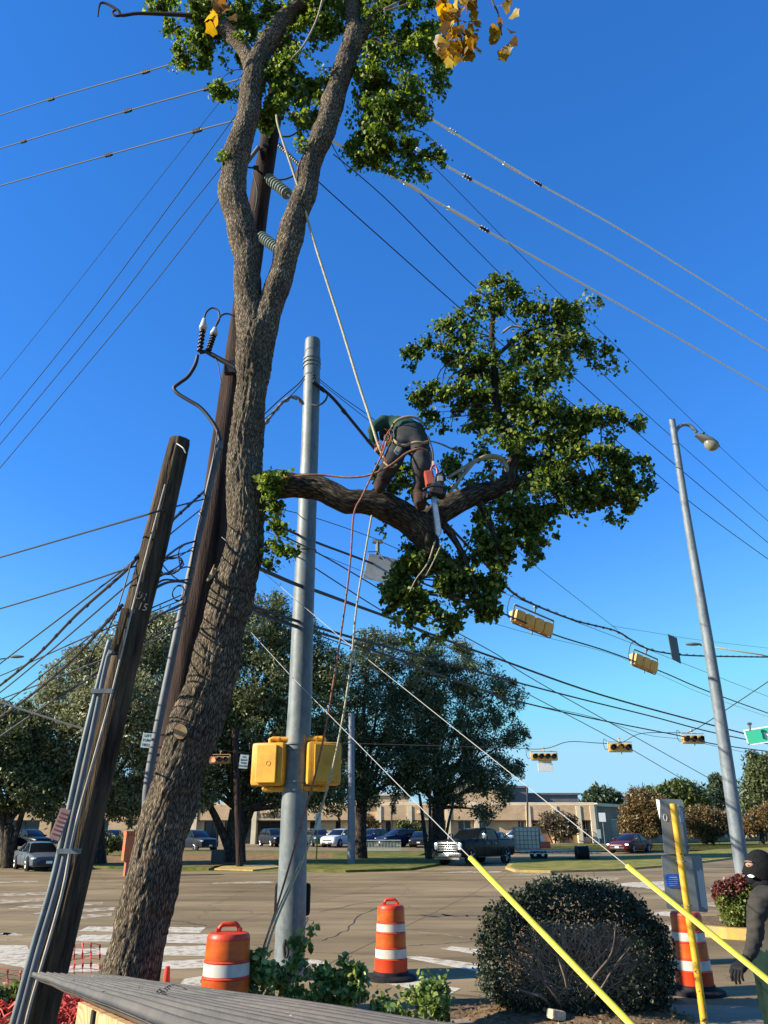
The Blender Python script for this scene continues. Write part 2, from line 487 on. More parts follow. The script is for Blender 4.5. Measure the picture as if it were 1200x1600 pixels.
    bp = n.new('ShaderNodeBump'); bp.inputs['Strength'].default_value = .25; bp.inputs['Distance'].default_value = .01
    l.new(fine.outputs['Fac'], bp.inputs['Height']); l.new(bp.outputs[0], b.inputs['Normal'])
    return m
M_ROAD = road_mat()
M_GRASS = mat('lawn_grass', (0.05, 0.085, 0.012), rough=0.95, col2=(0.19, 0.16, 0.045), scale=1.4, detail=10, bump=0.8, bscale=25, contrast=(.38, .62))
M_LEAFLITTER = mat('leaf_litter', (0.10, 0.065, 0.028), rough=0.95, col2=(0.30, 0.19, 0.08), scale=3.0, detail=12, bump=0.9, bscale=20)
M_DIRT = mat('mulch_dirt', (0.075, 0.045, 0.028), rough=1, col2=(0.23, 0.155, 0.09), scale=9, detail=12, bump=1.0, bscale=30)
M_WALK = mat('pavement_concrete', (0.25, 0.20, 0.14), rough=0.9, var=0.18, scale=2, bump=0.2, bscale=60)
M_KERBY = mat('yellow_kerb_paint', (0.50, 0.34, 0.07), rough=0.7, col2=(0.30, 0.23, 0.13), scale=2.5, detail=10, contrast=(.4, .62))
M_KERB = mat('kerb_concrete', (0.3, 0.26, 0.2), rough=0.9, var=0.25, scale=3)
def paint_mat():
    m = mat('worn_road_paint', (0.60, 0.57, 0.50), rough=0.8)
    n = m.node_tree.nodes; l = m.node_tree.links; b = n['Principled BSDF']
    tc = n.new('ShaderNodeTexCoord'); nt = n.new('ShaderNodeTexNoise'); nt.inputs['Scale'].default_value = 5; nt.inputs['Detail'].default_value = 12; nt.inputs['Roughness'].default_value = .75
    l.new(tc.outputs['Object'], nt.inputs['Vector'])
    cr = n.new('ShaderNodeValToRGB'); cr.color_ramp.elements[0].position = .40; cr.color_ramp.elements[1].position = .52
    cr.color_ramp.elements[0].color = (.22, .17, .11, 1); cr.color_ramp.elements[1].color = (.52, .47, .38, 1)
    l.new(nt.outputs['Fac'], cr.inputs[0]); l.new(cr.outputs[0], b.inputs['Base Color'])
    return m
M_PAINT = paint_mat()
M_PAINT_WORN = mat('very_worn_road_paint', (0.22, 0.165, 0.10), rough=0.85, col2=(0.46, 0.41, 0.32), scale=3, detail=12, contrast=(.45, .6))

patch('ground', [(-900, -40), (900, -40), (900, 1500), (-900, 1500)], -0.006, M_GRASS)
road = patch('road', [(-90, 9.4), (-40, 9.0), (6, 9.6), (30, 8.0), (90, 8), (120, 60), (60, 66.5)] + gp((1200, 1322), (1030, 1324), (940, 1324), (780, 1331), (722, 1338), (700, 1352), (640, 1361), (540, 1364), (440, 1362), (330, 1361), (140, 1357), (0, 1346), (-300, 1340)), 0.0, M_ROAD)
patch('verge_ground', [(-60, -20), (60, -20), (60, 8.2), (6, 9.3), (3.9, 10.35), (1.2, 10.3), (0, 9.5), (-6, 9.3), (-60, 9.0)], 0.02, M_DIRT, skirt=0.05)
patch('near_pavement', [(0.5, 9.62), (3.2, 10.5), (30, 8.7), (60, 8.4), (60, 7.0), (6.6, 7.3), (4.2, 8.9), (1.0, 9.3)], 0.035, M_WALK, skirt=0.05)
patch('lawn', gp((-300, 1339), (0, 1345), (140, 1356), (326, 1360), (344, 1352), (440, 1351), (448, 1361), (540, 1363), (640, 1360), (698, 1350), (718, 1338)) + [(2.5, 62), (4, 72), (-90, 72), (-90, 50)], 0.10, M_GRASS, skirt=0.12)
patch('leaf_litter_ground', gp((130, 1353), (328, 1357), (420, 1346), (520, 1343), (520, 1335), (300, 1334), (130, 1338)), 0.106, M_LEAFLITTER)
patch('kerb_ramp', gp((335, 1359), (352, 1353), (425, 1351), (438, 1356), (395, 1361)), 0.06, M_KERBY, skirt=0.07)
patch('parking_area', [(-80, 72.1), (20, 72.1), (26, 96), (-80, 99)], 0.02, M_ROAD)
patch('far_lawn', gp((722, 1334), (780, 1328), (940, 1321.5), (1030, 1321), (1230, 1319.5)) + [(70, 84), (60, 99), (14, 99), (12, 80)], 0.09, M_GRASS, skirt=0.1)
patch('path', gp((800, 1322), (940, 1319.4), (940, 1317.6), (800, 1318.5)), 0.11, M_WALK)
MED = [(790, 1358), (797, 1349), (830, 1345), (900, 1342), (1035, 1338), (1120, 1329), (1260, 1324), (1260, 1333), (1140, 1343), (1050, 1354), (960, 1361), (860, 1364), (805, 1363)]
patch('median_kerb', gp(*MED), 0.11, M_KERBY, skirt=0.12)
def inset(pts, k):
    cx = sum(p[0] for p in pts) / len(pts); cy = sum(p[1] for p in pts) / len(pts)
    out = []
    for x, y in pts:
        d = math.hypot(x - cx, y - cy); out.append((cx + (x - cx) * (1 - k / d), cy + (y - cy) * (1 - k * 1.2 / d)))
    return out
patch('median_grass', inset(gp(*MED), .42), 0.118, mat('dry_median_grass', (0.085, 0.12, 0.016), rough=.95, col2=(0.24, 0.20, 0.06), scale=1.1, detail=10, bump=.8, bscale=25, contrast=(.35, .6)))
# flower island by the street light
ISL = [(5.9 + 3.3 + 1.9 * math.cos(a) * (1.9 if math.cos(a) > 0 else 1), 17.6 + 1.35 * math.sin(a)) for a in [i * math.pi / 10 for i in range(20)]]
cxI = W(1172, 1450, 17.6).x
ISL = [(cxI + 1.25 * math.cos(a) * (4 if math.cos(a) > 0 else 1), 18.2 + 1.5 * math.sin(a)) for a in [i * math.pi / 10 for i in range(20)]]
patch('island_kerb', ISL, 0.20, M_KERBY, skirt=0.21)
patch('island_soil', [(cxI + (x - cxI) * .86, 18.2 + (y - 18.2) * .84) for x, y in ISL], 0.206, M_DIRT)

# painted crosswalk stripes and stop line, as quads on the road
def stripes(name, quads, m=M_PAINT, off=0.004):
    for q in quads: patch(name, gp(*q), off, m)
stripes('road_marking', [
    [(122, 1455), (138, 1448), (322, 1449), (312, 1458)],
    [(110, 1471), (128, 1461), (330, 1460), (345, 1464), (338, 1475)],
    [(105, 1492), (120, 1482), (350, 1477), (350, 1489), (330, 1494)],
    [(100, 1520), (110, 1508), (348, 1498), (348, 1512)],
    [(270, 1552), (288, 1530), (350, 1520), (350, 1540)],
    [(-140, 1478), (42, 1477), (62, 1520), (38, 1513)],
    [(628, 1496), (652, 1494), (790, 1512), (790, 1521), (752, 1520)],
    [(688, 1483), (706, 1479), (790, 1488), (790, 1498)],
    [(476, 1506), (485, 1499), (512, 1503), (516, 1508), (496, 1512)],
    [(560, 1530), (580, 1520), (720, 1545), (700, 1556)],
    [(1010, 1428), (1040, 1424), (1150, 1437), (1128, 1442)],
    [(1010, 1448), (1030, 1443), (1120, 1457), (1095, 1462)],
    [(958, 1383), (980, 1379), (1036, 1377), (1040, 1382), (1000, 1387)],
    [(1000, 1386), (1040, 1383), (1100, 1385), (1100, 1391), (1030, 1392)],
])
stripes('worn_road_marking', [
    [(10, 1421), (40, 1414), (160, 1410), (162, 1414)],
    [(40, 1430), (72, 1424), (180, 1417), (178, 1423)],
    [(55, 1442), (80, 1434), (176, 1426), (174, 1432)],
    [(0, 1412), (0, 1406), (120, 1402), (120, 1406)],
    [(0, 1401), (0, 1396), (90, 1394), (90, 1398)],
    [(828, 1372), (850, 1367), (888, 1368), (880, 1372)],
    [(905, 1377), (925, 1372), (968, 1372), (962, 1376)],
    [(795, 1368), (800, 1365), (850, 1365), (840, 1368)],
    [(690, 1364), (720, 1361), (786, 1361), (780, 1364)],
    [(330, 1381), (335, 1379), (420, 1377), (430, 1380)],
    [(0, 1380), (0, 1378), (60, 1376), (60, 1378)],
    [(1040, 1407), (1060, 1403), (1150, 1415), (1130, 1419)],
], M_PAINT_WORN)

M_TAR = mat('tar_crack_seal', (0.05, 0.042, 0.035), rough=.8)
M_JOINT = mat('pale_slab_joint', (0.34, 0.30, 0.23), rough=.9, var=.3, scale=4)
def crack(name, pts, w, m, off=.003):
    P = [G(x, y) for x, y in pts]; rr = random.Random(len(pts)); L_ = []; R_ = []
    Q = []
    for a, b in zip(P, P[1:]):
        for i in range(8):
            q = a.lerp(b, i / 8); Q.append(Vector((q.x + rr.uniform(-.05, .05), q.y + rr.uniform(-.05, .05), 0)))
    Q.append(P[-1])
    mb = MB(); k = 0
    for i, q in enumerate(Q):
        d = (Q[min(i + 1, len(Q) - 1)] - Q[max(i - 1, 0)]); d.z = 0; d.normalize(); n_ = Vector((-d.y, d.x, 0)) * w * rr.uniform(.5, 1.2)
        for s in (-1, 1): e = q + n_ * s; mb.v.append((e.x, e.y, gz(e.y) + off))
        if i: mb.face((2 * i - 2, 2 * i - 1, 2 * i + 1, 2 * i))
    tag(mb.build(name, m, None), kind='structure')
crack('road_crack', [(262, 1438), (290, 1441), (322, 1447)], .03, M_TAR)
crack('road_crack', [(500, 1425), (560, 1412), (640, 1404), (760, 1400)], .022, M_TAR)
crack('road_crack', [(505, 1470), (540, 1455), (560, 1430), (600, 1415)], .018, M_TAR)
crack('road_joint', [(635, 1454), (690, 1460), (760, 1469)], .02, M_JOINT)
crack('road_joint', [(640, 1478), (700, 1474), (752, 1470)], .015, M_TAR)
crack('road_crack', [(0, 1395), (90, 1392), (180, 1388)], .03, M_TAR)
crack('road_crack', [(480, 1388), (620, 1385), (800, 1386), (960, 1392)], .03, M_TAR)
crack('road_patch', [(660, 1432), (700, 1430), (740, 1431)], .35, mat('dark_road_patch', (.12, .10, .075), rough=.9, var=.3, scale=6), .0026)  # first a darker ragged patch, then a pale one
crack('road_patch', [(0, 1462), (12, 1458), (24, 1462)], .14, mat('pale_patch', (.38, .36, .31), rough=.9, var=.3, scale=6), .0026)

# ================================================================ SCHOOL BUILDING
M_BR = brick_mat('tan_brick', (0.62, 0.42, 0.24), (0.52, 0.34, 0.19), (0.60, 0.48, 0.33), 1.0)
M_CREAM = mat('cream_fascia', (0.70, 0.58, 0.40), rough=.8, var=.1, scale=1)
M_DARKGL = mat('dark_window_glass', (0.012, 0.015, 0.018), rough=.12)
M_ROOF_SHADE_GREY = mat('grey_roof_and_shaded_side', (0.12, 0.12, 0.12), rough=.6, var=.1, scale=1)
M_SOFFIT = mat('soffit_brown', (0.06, 0.045, 0.035), rough=.8)
M_FRAME = mat('window_frame_pale', (0.5, 0.47, 0.4), rough=.6)
YB = 100.0; zb = gz(YB)
def bx(px, Y=YB): return W(px, 1300, Y).x
def bzz(py, Y=YB): return W(700, py, Y).z
bld = empty('school_building', (bx(620), YB, zb), 'long low tan brick school with flat roof behind the parked cars', 'building')
ztop = bzz(1258); zwin = bzz(1281.5); zsill = bzz(1309)
def wall_with_openings(x0, x1, z0, z1, Y, ops, depth=0.5):
    """front wall of thickness depth with rectangular openings cut through it"""
    mb = MB(); ops = sorted(ops)
    x = x0
    for a, b, za, zb_ in ops:
        if a > x: mb.box(((x + a) / 2, Y + depth / 2, (z0 + z1) / 2), (a - x, depth, z1 - z0))
        if za > z0: mb.box(((a + b) / 2, Y + depth / 2, (z0 + za) / 2), (b - a, depth, za - z0))
        mb.box(((a + b) / 2, Y + depth / 2, (zb_ + z1) / 2), (b - a, depth, z1 - zb_))
        x = b
    mb.box(((x + x1) / 2, Y + depth / 2, (z0 + z1) / 2), (x1 - x, depth, z1 - z0))
    return mb
xs0, xs1 = bx(-120), bx(928)
op_px = [(-60, -20, 0), (10, 60, 0), (78, 108, 0), (130, 168, 0), (318, 342, 0), (350, 392, 0), (402, 440, 0), (484, 492, 1), (524, 532, 1), (584, 593, 1), (603, 611, 1), (653, 661, 1), (716, 736, 1), (748, 760, 1), (810, 820, 1), (833, 846, 1), (886, 893, 1), (912, 922, 2)]
ops = []
for a, b, k in op_px:
    ops.append((bx(a), bx(b), zsill if k else zb, zwin if k != 2 else bzz(1281)))
wall_with_openings(xs0, xs1, zb - .3, ztop, YB, ops).build('wall', M_BR, bld)
for a, b, za, zt in ops:
    fr = MB(); g = MB(); w_ = b - a
    g.quad((a, YB + .4, za), (b, YB + .4, za), (b, YB + .4, zt), (a, YB + .4, zt))
    fr.box(((a + b) / 2, YB + .36, za + .04), (w_, .08, .08)).box(((a + b) / 2, YB + .36, zt - .04), (w_, .08, .08))
    for xx in (a + .04, b - .04, (a + b) / 2): fr.box((xx, YB + .355, (za + zt) / 2), (.07, .08, zt - za - .16))
    fr.box(((a + b) / 2, YB + .35, za + (zt - za) * .45), (w_ - .1, .06, .06))
    fo = fr.build('window', M_SOFFIT if b < bx(700) else M_FRAME, bld); g.build('pane', M_DARKGL, fo)
MB().box(((xs0 + xs1) / 2 + .1, YB - .12, ztop + .13), (xs1 - xs0 + .5, .5, .34), bev=.03).build('cornice', M_CREAM, bld)
# shallow brick bays projecting above the window band, with dark soffit
mb = MB(); sf = MB()
for a, b in ((596, 700), (704, 744), (764, 930), (310, 445), (462, 545)):
    xa, xb = bx(a), bx(b)
    mb.box(((xa + xb) / 2, YB - .26, (zwin + ztop - .05) / 2), (xb - xa, .515, ztop - .05 - zwin))
    sf.box(((xa + xb) / 2, YB - .26, zwin - .062), (xb - xa, .5, .12))
mb.build('brick_band', M_BR, bld); sf.build('soffit', M_SOFFIT, bld)
for px in (551, 592, 640, 700.5, 745, 826, 868, 905, 927, 304, 397, 446):
    MB().box((bx(px), YB - .3, (zb + ztop) / 2 - .1), (.55, .62, ztop - zb)).build('pilaster', M_CREAM, bld)
M_ROOF = mat('gravel_roof', (0.2, 0.18, 0.16), rough=.95, var=.2, scale=2)
MB().quad((xs0, YB + .3, ztop - .06), (xs1, YB + .3, ztop - .06), (xs1, YB + 40, ztop - .06), (xs0, YB + 40, ztop - .06)).build('roof', M_ROOF, bld)
# upper storeys set back on the roof
def block(px0, px1, pyt, Y, dep, m, nm='upper_storey', capm=M_CREAM):
    x0, x1 = bx(px0, Y), bx(px1, Y); zt = W(700, pyt, Y).z
    o = MB().box(((x0 + x1) / 2, Y + dep / 2, (ztop + zt) / 2 - .2), (x1 - x0, dep, zt - ztop + .4)).build(nm, m, bld)
    MB().box(((x0 + x1) / 2, Y + dep / 2, zt + .12), (x1 - x0 + .5, dep + .5, .25)).build('parapet', capm, o)
block(696, 798, 1229, 108, 14, M_BR)
block(799, 827, 1231, 110, 14, M_ROOF_SHADE_GREY, capm=M_ROOF_SHADE_GREY)  # shaded right side of the brick storey, shade put into a dark grey
block(828, 908, 1242, 112, 18, M_ROOF_SHADE_GREY, capm=M_ROOF_SHADE_GREY)
block(552, 640, 1243, 109, 12, M_BR)
block(400, 420, 1243, 109, 10, M_ROOF_SHADE_GREY, capm=M_ROOF_SHADE_GREY)
# lamps on wall
for px in (419, 573, 655):
    MB().box((bx(px), YB - .68, zwin + .9), (.35, .25, .3), bev=.04).build('wall_lamp', M_CREAM, bld)
text_mesh('lettering', 'WILLIAM STEADMAN', 0.78, FACE, (bx(413), YB - .55, bzz(1274.5)), mat('dark_letters', (.05, .03, .02), rough=.6), bld, depth=.03)
# right wing that runs away from the corner, its shade put into a darker brick colour
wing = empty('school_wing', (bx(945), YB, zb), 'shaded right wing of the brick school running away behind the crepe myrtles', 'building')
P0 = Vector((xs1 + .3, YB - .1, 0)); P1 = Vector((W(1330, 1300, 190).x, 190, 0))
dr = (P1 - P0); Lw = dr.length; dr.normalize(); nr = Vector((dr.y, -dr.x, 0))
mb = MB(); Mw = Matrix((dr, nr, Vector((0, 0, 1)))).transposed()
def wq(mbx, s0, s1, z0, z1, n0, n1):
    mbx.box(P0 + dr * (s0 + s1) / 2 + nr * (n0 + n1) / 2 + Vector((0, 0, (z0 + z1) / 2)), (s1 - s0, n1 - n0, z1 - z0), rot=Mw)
wq(mb, .4, Lw, zb - .5, ztop - .1, -.8, 0); mb.build('wall', brick_mat('shaded_brick', (0.30, 0.23, 0.16), (0.25, 0.19, 0.135), (0.3, 0.26, 0.2)), wing)
mb = MB(); wq(mb, .4, Lw, ztop - .1, ztop + .25, -.9, .25); mb.build('fascia', M_CREAM, wing)
mb = MB(); wq(mb, .1, .36, zb - .3, ztop + .1, -.3, .12); mb.build('downpipe', M_CREAM, wing)
s_ = 4.0
while s_ < Lw - 5:
    mb = MB(); wq(mb, s_, s_ + 1.6, zb + .7, zwin + .2, .003, .06); wo = mb.build('window', M_FRAME, wing)
    mb = MB(); wq(mb, s_ + .1, s_ + 1.5, zb + .8, zwin + .1, .063, .08); mb.build('pane', M_DARKGL, wo)
    s_ += 7.5

# ================================================================ BACKGROUND TREES
M_TRUNKD = bark_mat('oak_bark', (0.025, 0.02, 0.016), (0.11, 0.09, 0.07), su=4, sv=1.2, bump=.6)
def crown_points(lobes, n, seed, Y, ydepth=1.0, surf=0.5, clump=0.45, nclump=None, sprig=0, slen=.5):
    """lobes: px ellipses (cx, cy, rx, ry[, dY]); returns leaf positions clumped through each lobe's volume"""
    r = np.random.default_rng(seed); out = []; tot = sum(l[2] * l[3] for l in lobes)
    loose = .30
    for lb in lobes:
        cx, cy, rx, ry = lb[:4]; dY = lb[4] if len(lb) > 4 else 0
        c = W(cx, cy, Y + dY); s = S(cx, cy, Y + dY); rxm, rym = rx * s, ry * s
        rd = (rxm * .5 + rym * .5) * ydepth
        nl = max(8, int(n * rx * ry / tot)); nc = nclump(rxm * rym) if nclump else max(3, int(rxm * rym * 5))
        u = r.normal(size=(nc, 3)); u /= np.linalg.norm(u, axis=1)[:, None]
        rad = r.uniform(0, 1, nc) ** (1 / 3) * (1 - surf) + surf * r.uniform(.75, 1.0, nc)
        cc = u * rad[:, None]
        cc = cc * np.array([rxm, rd, rym]) * .93
        idx = r.integers(0, nc, nl)
        g = r.normal(size=(nl, 3)); g /= (np.linalg.norm(g, axis=1)[:, None] + 1e-9); g *= (r.uniform(0, 1, nl) ** .45)[:, None]
        csz = clump * r.uniform(.6, 1.3, nc)
        Q = cc[idx] + g * csz[idx][:, None] * np.array([1, 1, .75])
        k = int(nl * loose); v = r.normal(size=(k, 3)); v /= np.linalg.norm(v, axis=1)[:, None]
        Q[:k] = v * (r.uniform(0, 1, k) ** .4 * 1.08)[:, None] * np.array([rxm, rd, rym])
        out.append(np.array(c) + Q)
        for _ in range(sprig):
            u0 = r.normal(size=3); u0[1] *= .5; u0 /= np.linalg.norm(u0)
            p0 = u0 * np.array([rxm, rd, rym]) * .85; L0 = slen * (rxm + rym) * .5 * r.uniform(.4, 1.1); m = max(4, int(nl * .05))
            t = r.uniform(0, 1, m)[:, None]; dd = u0 * .9 + r.normal(size=3) * .45
            out.append(np.array(c) + p0 + dd * L0 * t + np.array([0, 0, -1.0]) * L0 * .45 * t ** 2 + r.normal(size=(m, 3)) * clump * .38 * (1.1 - t))
    return np.vstack(out)
def limb_tree(mb, base, fork, targets, r0, seed, nseg=10):
    rr = random.Random(seed)
    mb.tube([base, base + (fork - base) * .5 + Vector((rr.uniform(-.1, .1), 0, 0)), fork], [r0 * 1.25, r0, r0 * .85], n=nseg, smooth=4)
    for t in targets:
        mid = fork.lerp(t, .5) + Vector((rr.uniform(-.5, .5), rr.uniform(-.5, .5), rr.uniform(-.2, .5)))
        t = fork.lerp(t, .86)
        mb.tube([fork - (t - fork).normalized() * .1, mid, t], [r0 * .4, r0 * .2, r0 * .05], n=7, smooth=5)
        for _ in range(3):
            q = mid.lerp(t, rr.uniform(.1, .8)); e = q + Vector((rr.uniform(-1, 1), rr.uniform(-1, 1), rr.uniform(.2, 1.2))) * (t - fork).length * .18
            mb.tube([q, q.lerp(e, .5) + Vector((0, 0, .1)), e], [r0 * .09, r0 * .05, r0 * .02], n=5, smooth=3)
def bg_tree(name, label, cat, Y, lobes, trunk, n, size, lm, seed, group=None, tr=0.35, tm=None, clump=.5, extra_trunks=(), surf=.5, shape='narrow', dens=5):
    bpx, bpy_, fpx, fpy = trunk
    b = W(bpx, bpy_, Y); b.z = gz(Y) - .1
    root = empty(name, tuple(b), label, cat, group)
    fork = W(fpx, fpy, Y); mb = MB()
    tg = [W(l[0], l[1] - l[3] * .2, Y + (l[4] if len(l) > 4 else 0)) for l in lobes]
    limb_tree(mb, b, fork, tg, tr, seed)
    for ex in extra_trunks:
        e0 = W(ex[0], ex[1], Y + ex[5]); e0.z = gz(Y) - .1
        mb.tube([e0, W((ex[0] + ex[2]) / 2, (ex[1] + ex[3]) / 2, Y + ex[5]), W(ex[2], ex[3], Y + ex[5])], [ex[4], ex[4] * .8, ex[4] * .55], n=8, smooth=4)
    mb.build('trunk', tm or M_TRUNKD, root, smooth=True, uv=True)
    C = crown_points(lobes, int(n * 1.45), seed, Y, sprig=3, slen=.45, clump=clump, surf=surf, nclump=lambda a: max(4, int(a * dens * 1.6)))
    leaves('crown', C, size * 1.15, lm, root, shape=shape, droop=.2, seed=seed)
    return root
LM_OAK = leaf_mat('oak_leaves', (0.06, 0.078, 0.03), (0.17, 0.185, 0.085), (0.34, 0.34, 0.20), trans=.28, rough=.5)
LM_OAKD = leaf_mat('dark_oak_leaves', (0.028, 0.042, 0.014), (0.09, 0.115, 0.04), (0.23, 0.25, 0.10), trans=.28, rough=.5)
LM_ELM = leaf_mat('feathery_leaves', (0.024, 0.042, 0.018), (0.065, 0.095, 0.042), (0.14, 0.18, 0.08), trans=.2, rough=.45)
LM_BROWN = leaf_mat('autumn_leaves', (0.09, 0.06, 0.02), (0.17, 0.105, 0.035), (0.2, 0.17, 0.06), trans=.25)
LM_GREEN = leaf_mat('mid_green_leaves', (0.035, 0.06, 0.015), (0.08, 0.115, 0.03), (0.15, 0.16, 0.05), trans=.25)
LM_PINE = leaf_mat('pine_needles', (0.025, 0.045, 0.02), (0.05, 0.08, 0.035), (0.09, 0.12, 0.06), trans=.1)
bg_tree('oak_tree', 'dark forked oak at the far left edge behind the grey sedan', 'tree', 47,
        [(10, 1160, 60, 50), (-40, 1190, 50, 55), (60, 1195, 45, 45, 1), (-10, 1258, 40, 16), (20, 1230, 60, 38), (75, 1240, 30, 30), (-20, 1120, 40, 30), (40, 1130, 35, 30, 1)],
        (17, 1332, 14, 1290), 26000, .20, LM_OAKD, 11, tr=.3, clump=.75, extra_trunks=[(18, 1300, -12, 1240, .22, 0), (20, 1300, 50, 1240, .2, 0)])
bg_tree('oak_tree', 'big grey-green sunlit oak between the cut pole and the leaning tree', 'tree', 50,
        [(200, 1015, 60, 50), (120, 1075, 55, 50, -1), (270, 1010, 60, 55, 1), (190, 1110, 80, 70, -2), (110, 1160, 60, 60, -1), (270, 1120, 70, 70, 0), (180, 1200, 80, 50, -1),
         (280, 1200, 70, 50), (90, 1215, 40, 30), (240, 985, 35, 30, 1), (60, 1115, 30, 30), (140, 1030, 35, 28), (120, 1245, 50, 22), (220, 1245, 70, 26), (290, 1250, 40, 24), (170, 1262, 30, 12)],
        (152, 1330, 150, 1265), 64000, .20, LM_OAK, 12, tr=.55, clump=.8)
bg_tree('oak_tree', 'broad oak with grey leaning trunks straight behind the steel signal pole', 'tree', 52,
        [(400, 985, 55, 50), (340, 1020, 55, 60), (460, 1010, 55, 50, 1), (510, 1050, 35, 45), (390, 1070, 70, 60, -1), (470, 1100, 65, 60), (330, 1110, 60, 60), (400, 1150, 80, 50, -1),
         (490, 1170, 60, 50), (330, 1190, 55, 40), (420, 1215, 45, 30), (500, 1225, 40, 30), (430, 945, 25, 20), (370, 945, 30, 25), (320, 1235, 30, 24), (455, 1240, 40, 20), (385, 1250, 20, 16), (505, 1248, 34, 18)],
        (366, 1345, 372, 1265), 62000, .19, LM_OAKD, 13, tr=.62, clump=.75, extra_trunks=[(368, 1340, 318, 1240, .3, -.4), (366, 1335, 410, 1220, .3, .3)])
bg_tree('elm_tree', 'feathery dark tree left of the pickup with trunk near the grey lamp post', 'tree', 57,
        [(600, 1020, 50, 35), (560, 1060, 40, 45), (640, 1060, 50, 50), (590, 1120, 60, 55), (540, 1140, 40, 50), (650, 1130, 50, 50), (600, 1190, 60, 45), (540, 1210, 40, 38), (560, 1240, 35, 22), (660, 1200, 35, 40), (575, 1000, 25, 18)],
        (563, 1332, 566, 1250), 42000, .17, LM_ELM, 14, tr=.45, clump=.7)
bg_tree('elm_tree', 'feathery tree with pale side stems directly behind the black pickup', 'tree', 58,
        [(700, 1025, 45, 30), (670, 1060, 35, 40), (740, 1060, 50, 35), (790, 1085, 32, 25), (700, 1110, 65, 50), (770, 1140, 45, 35), (690, 1170, 60, 45), (760, 1195, 45, 35), (805, 1150, 16, 20), (720, 1220, 50, 30),
         (640, 1190, 35, 35), (780, 1235, 26, 22), (760, 1268, 22, 14), (700, 1250, 30, 16), (800, 1200, 18, 16), (640, 1230, 28, 18)],
        (682, 1332, 684, 1262), 38000, .17, LM_ELM, 15, tr=.5, clump=.6, extra_trunks=[(668, 1330, 655, 1240, .16, -1), (672, 1330, 672, 1235, .14, -1.5), (690, 1330, 712, 1240, .12, -1)], surf=.6, dens=3.6)
# far right
def small_tree(name, label, Y, lobes, tx, ty, n, size, lm, seed, clump=.8, tr=.25):
    return bg_tree(name, label, 'tree', Y, lobes, (tx, ty, tx, (ty + lobes[0][1]) / 2), n, size, lm, seed, tr=tr, clump=clump, surf=.3)
small_tree('round_tree', 'small dark round tree above the corner of the school roof', 150, [(942, 1245, 26, 14), (925, 1250, 14, 10), (960, 1249, 12, 10)], 942, 1310, 2500, .7, LM_PINE, 21)
small_tree('autumn_tree', 'brown-leaved tree just left of the grey sign backs', 88, [(1010, 1265, 32, 26), (985, 1280, 16, 26), (1035, 1282, 18, 22), (1005, 1290, 30, 20), (1000, 1243, 18, 12)], 1012, 1322, 15000, .24, LM_BROWN, 22, clump=.8)
small_tree('green_tree', 'tall mid green tree rising over the brown trees between signs and lamp pole', 140, [(1065, 1240, 26, 22), (1085, 1252, 20, 18), (1045, 1252, 20, 16), (1020, 1244, 24, 14)], 1066, 1312, 5000, .6, LM_GREEN, 23, clump=1.2)
small_tree('pine_tree', 'thin far pine just left of the street light pole', 150, [(1120, 1225, 10, 14), (1112, 1243, 12, 12), (1128, 1248, 10, 12), (1118, 1260, 14, 10)], 1120, 1312, 2500, .6, LM_PINE, 24, clump=1.0)
small_tree('evergreen_tree', 'dark dense evergreen at the right edge beyond the street light', 120, [(1190, 1200, 24, 22), (1205, 1220, 38, 32), (1180, 1240, 26, 28), (1215, 1255, 36, 30), (1176, 1262, 18, 16)], 1195, 1315, 9000, .5, LM_OAKD, 25, clump=1.2)
small_tree('autumn_tree', 'brown tree between the grey sign backs and the street light', 92, [(1100, 1290, 26, 20), (1078, 1286, 16, 22), (1122, 1284, 16, 18), (1095, 1275, 20, 12)], 1101, 1318, 12000, .24, LM_BROWN, 26, clump=.8)
small_tree('autumn_tree', 'sparse reddish brown tree at the right edge behind the street light', 90, [(1185, 1283, 22, 16), (1205, 1278, 20, 22), (1170, 1292, 14, 12)], 1190, 1318, 4000, .3, LM_BROWN, 27, clump=.7)
small_tree('crepe_myrtle', 'brownish bare-looking bush tree against the lit school wall', 97, [(872, 1284, 22, 15), (855, 1290, 14, 12), (890, 1290, 16, 14), (880, 1300, 18, 10)], 868, 1318, 2600, .28, leaf_mat('thin_brown', (.07, .055, .03), (.13, .1, .05), trans=.2), 28, clump=.7, tr=.09)
small_tree('shrub', 'left of two small shrubs by the school windows left of the pickup', 97, [(629, 1291, 8, 7), (636, 1288, 5, 6), (624, 1290, 5, 6)], 630, 1318, 700, .25, LM_GREEN, 29, clump=.4, tr=.05)
small_tree('shrub', 'right of two small shrubs by the school windows left of the pickup', 97, [(648, 1295, 8, 8), (655, 1297, 6, 7), (643, 1298, 5, 6)], 648, 1318, 700, .25, LM_GREEN, 30, clump=.4, tr=.05)
small_tree('shrub', 'brownish shrub under the dark tree beside the grey lamp post', 94, [(573, 1285, 12, 9), (583, 1290, 9, 8), (565, 1292, 8, 8)], 573, 1318, 1200, .28, LM_BROWN, 31, clump=.5, tr=.07)
small_tree('shrub', 'dark shrub beside the orange cabinet', 62, [(170, 1315, 16, 12), (160, 1318, 10, 9), (182, 1318, 10, 9)], 170, 1330, 1500, .2, LM_OAKD, 32, clump=.4, tr=.07)
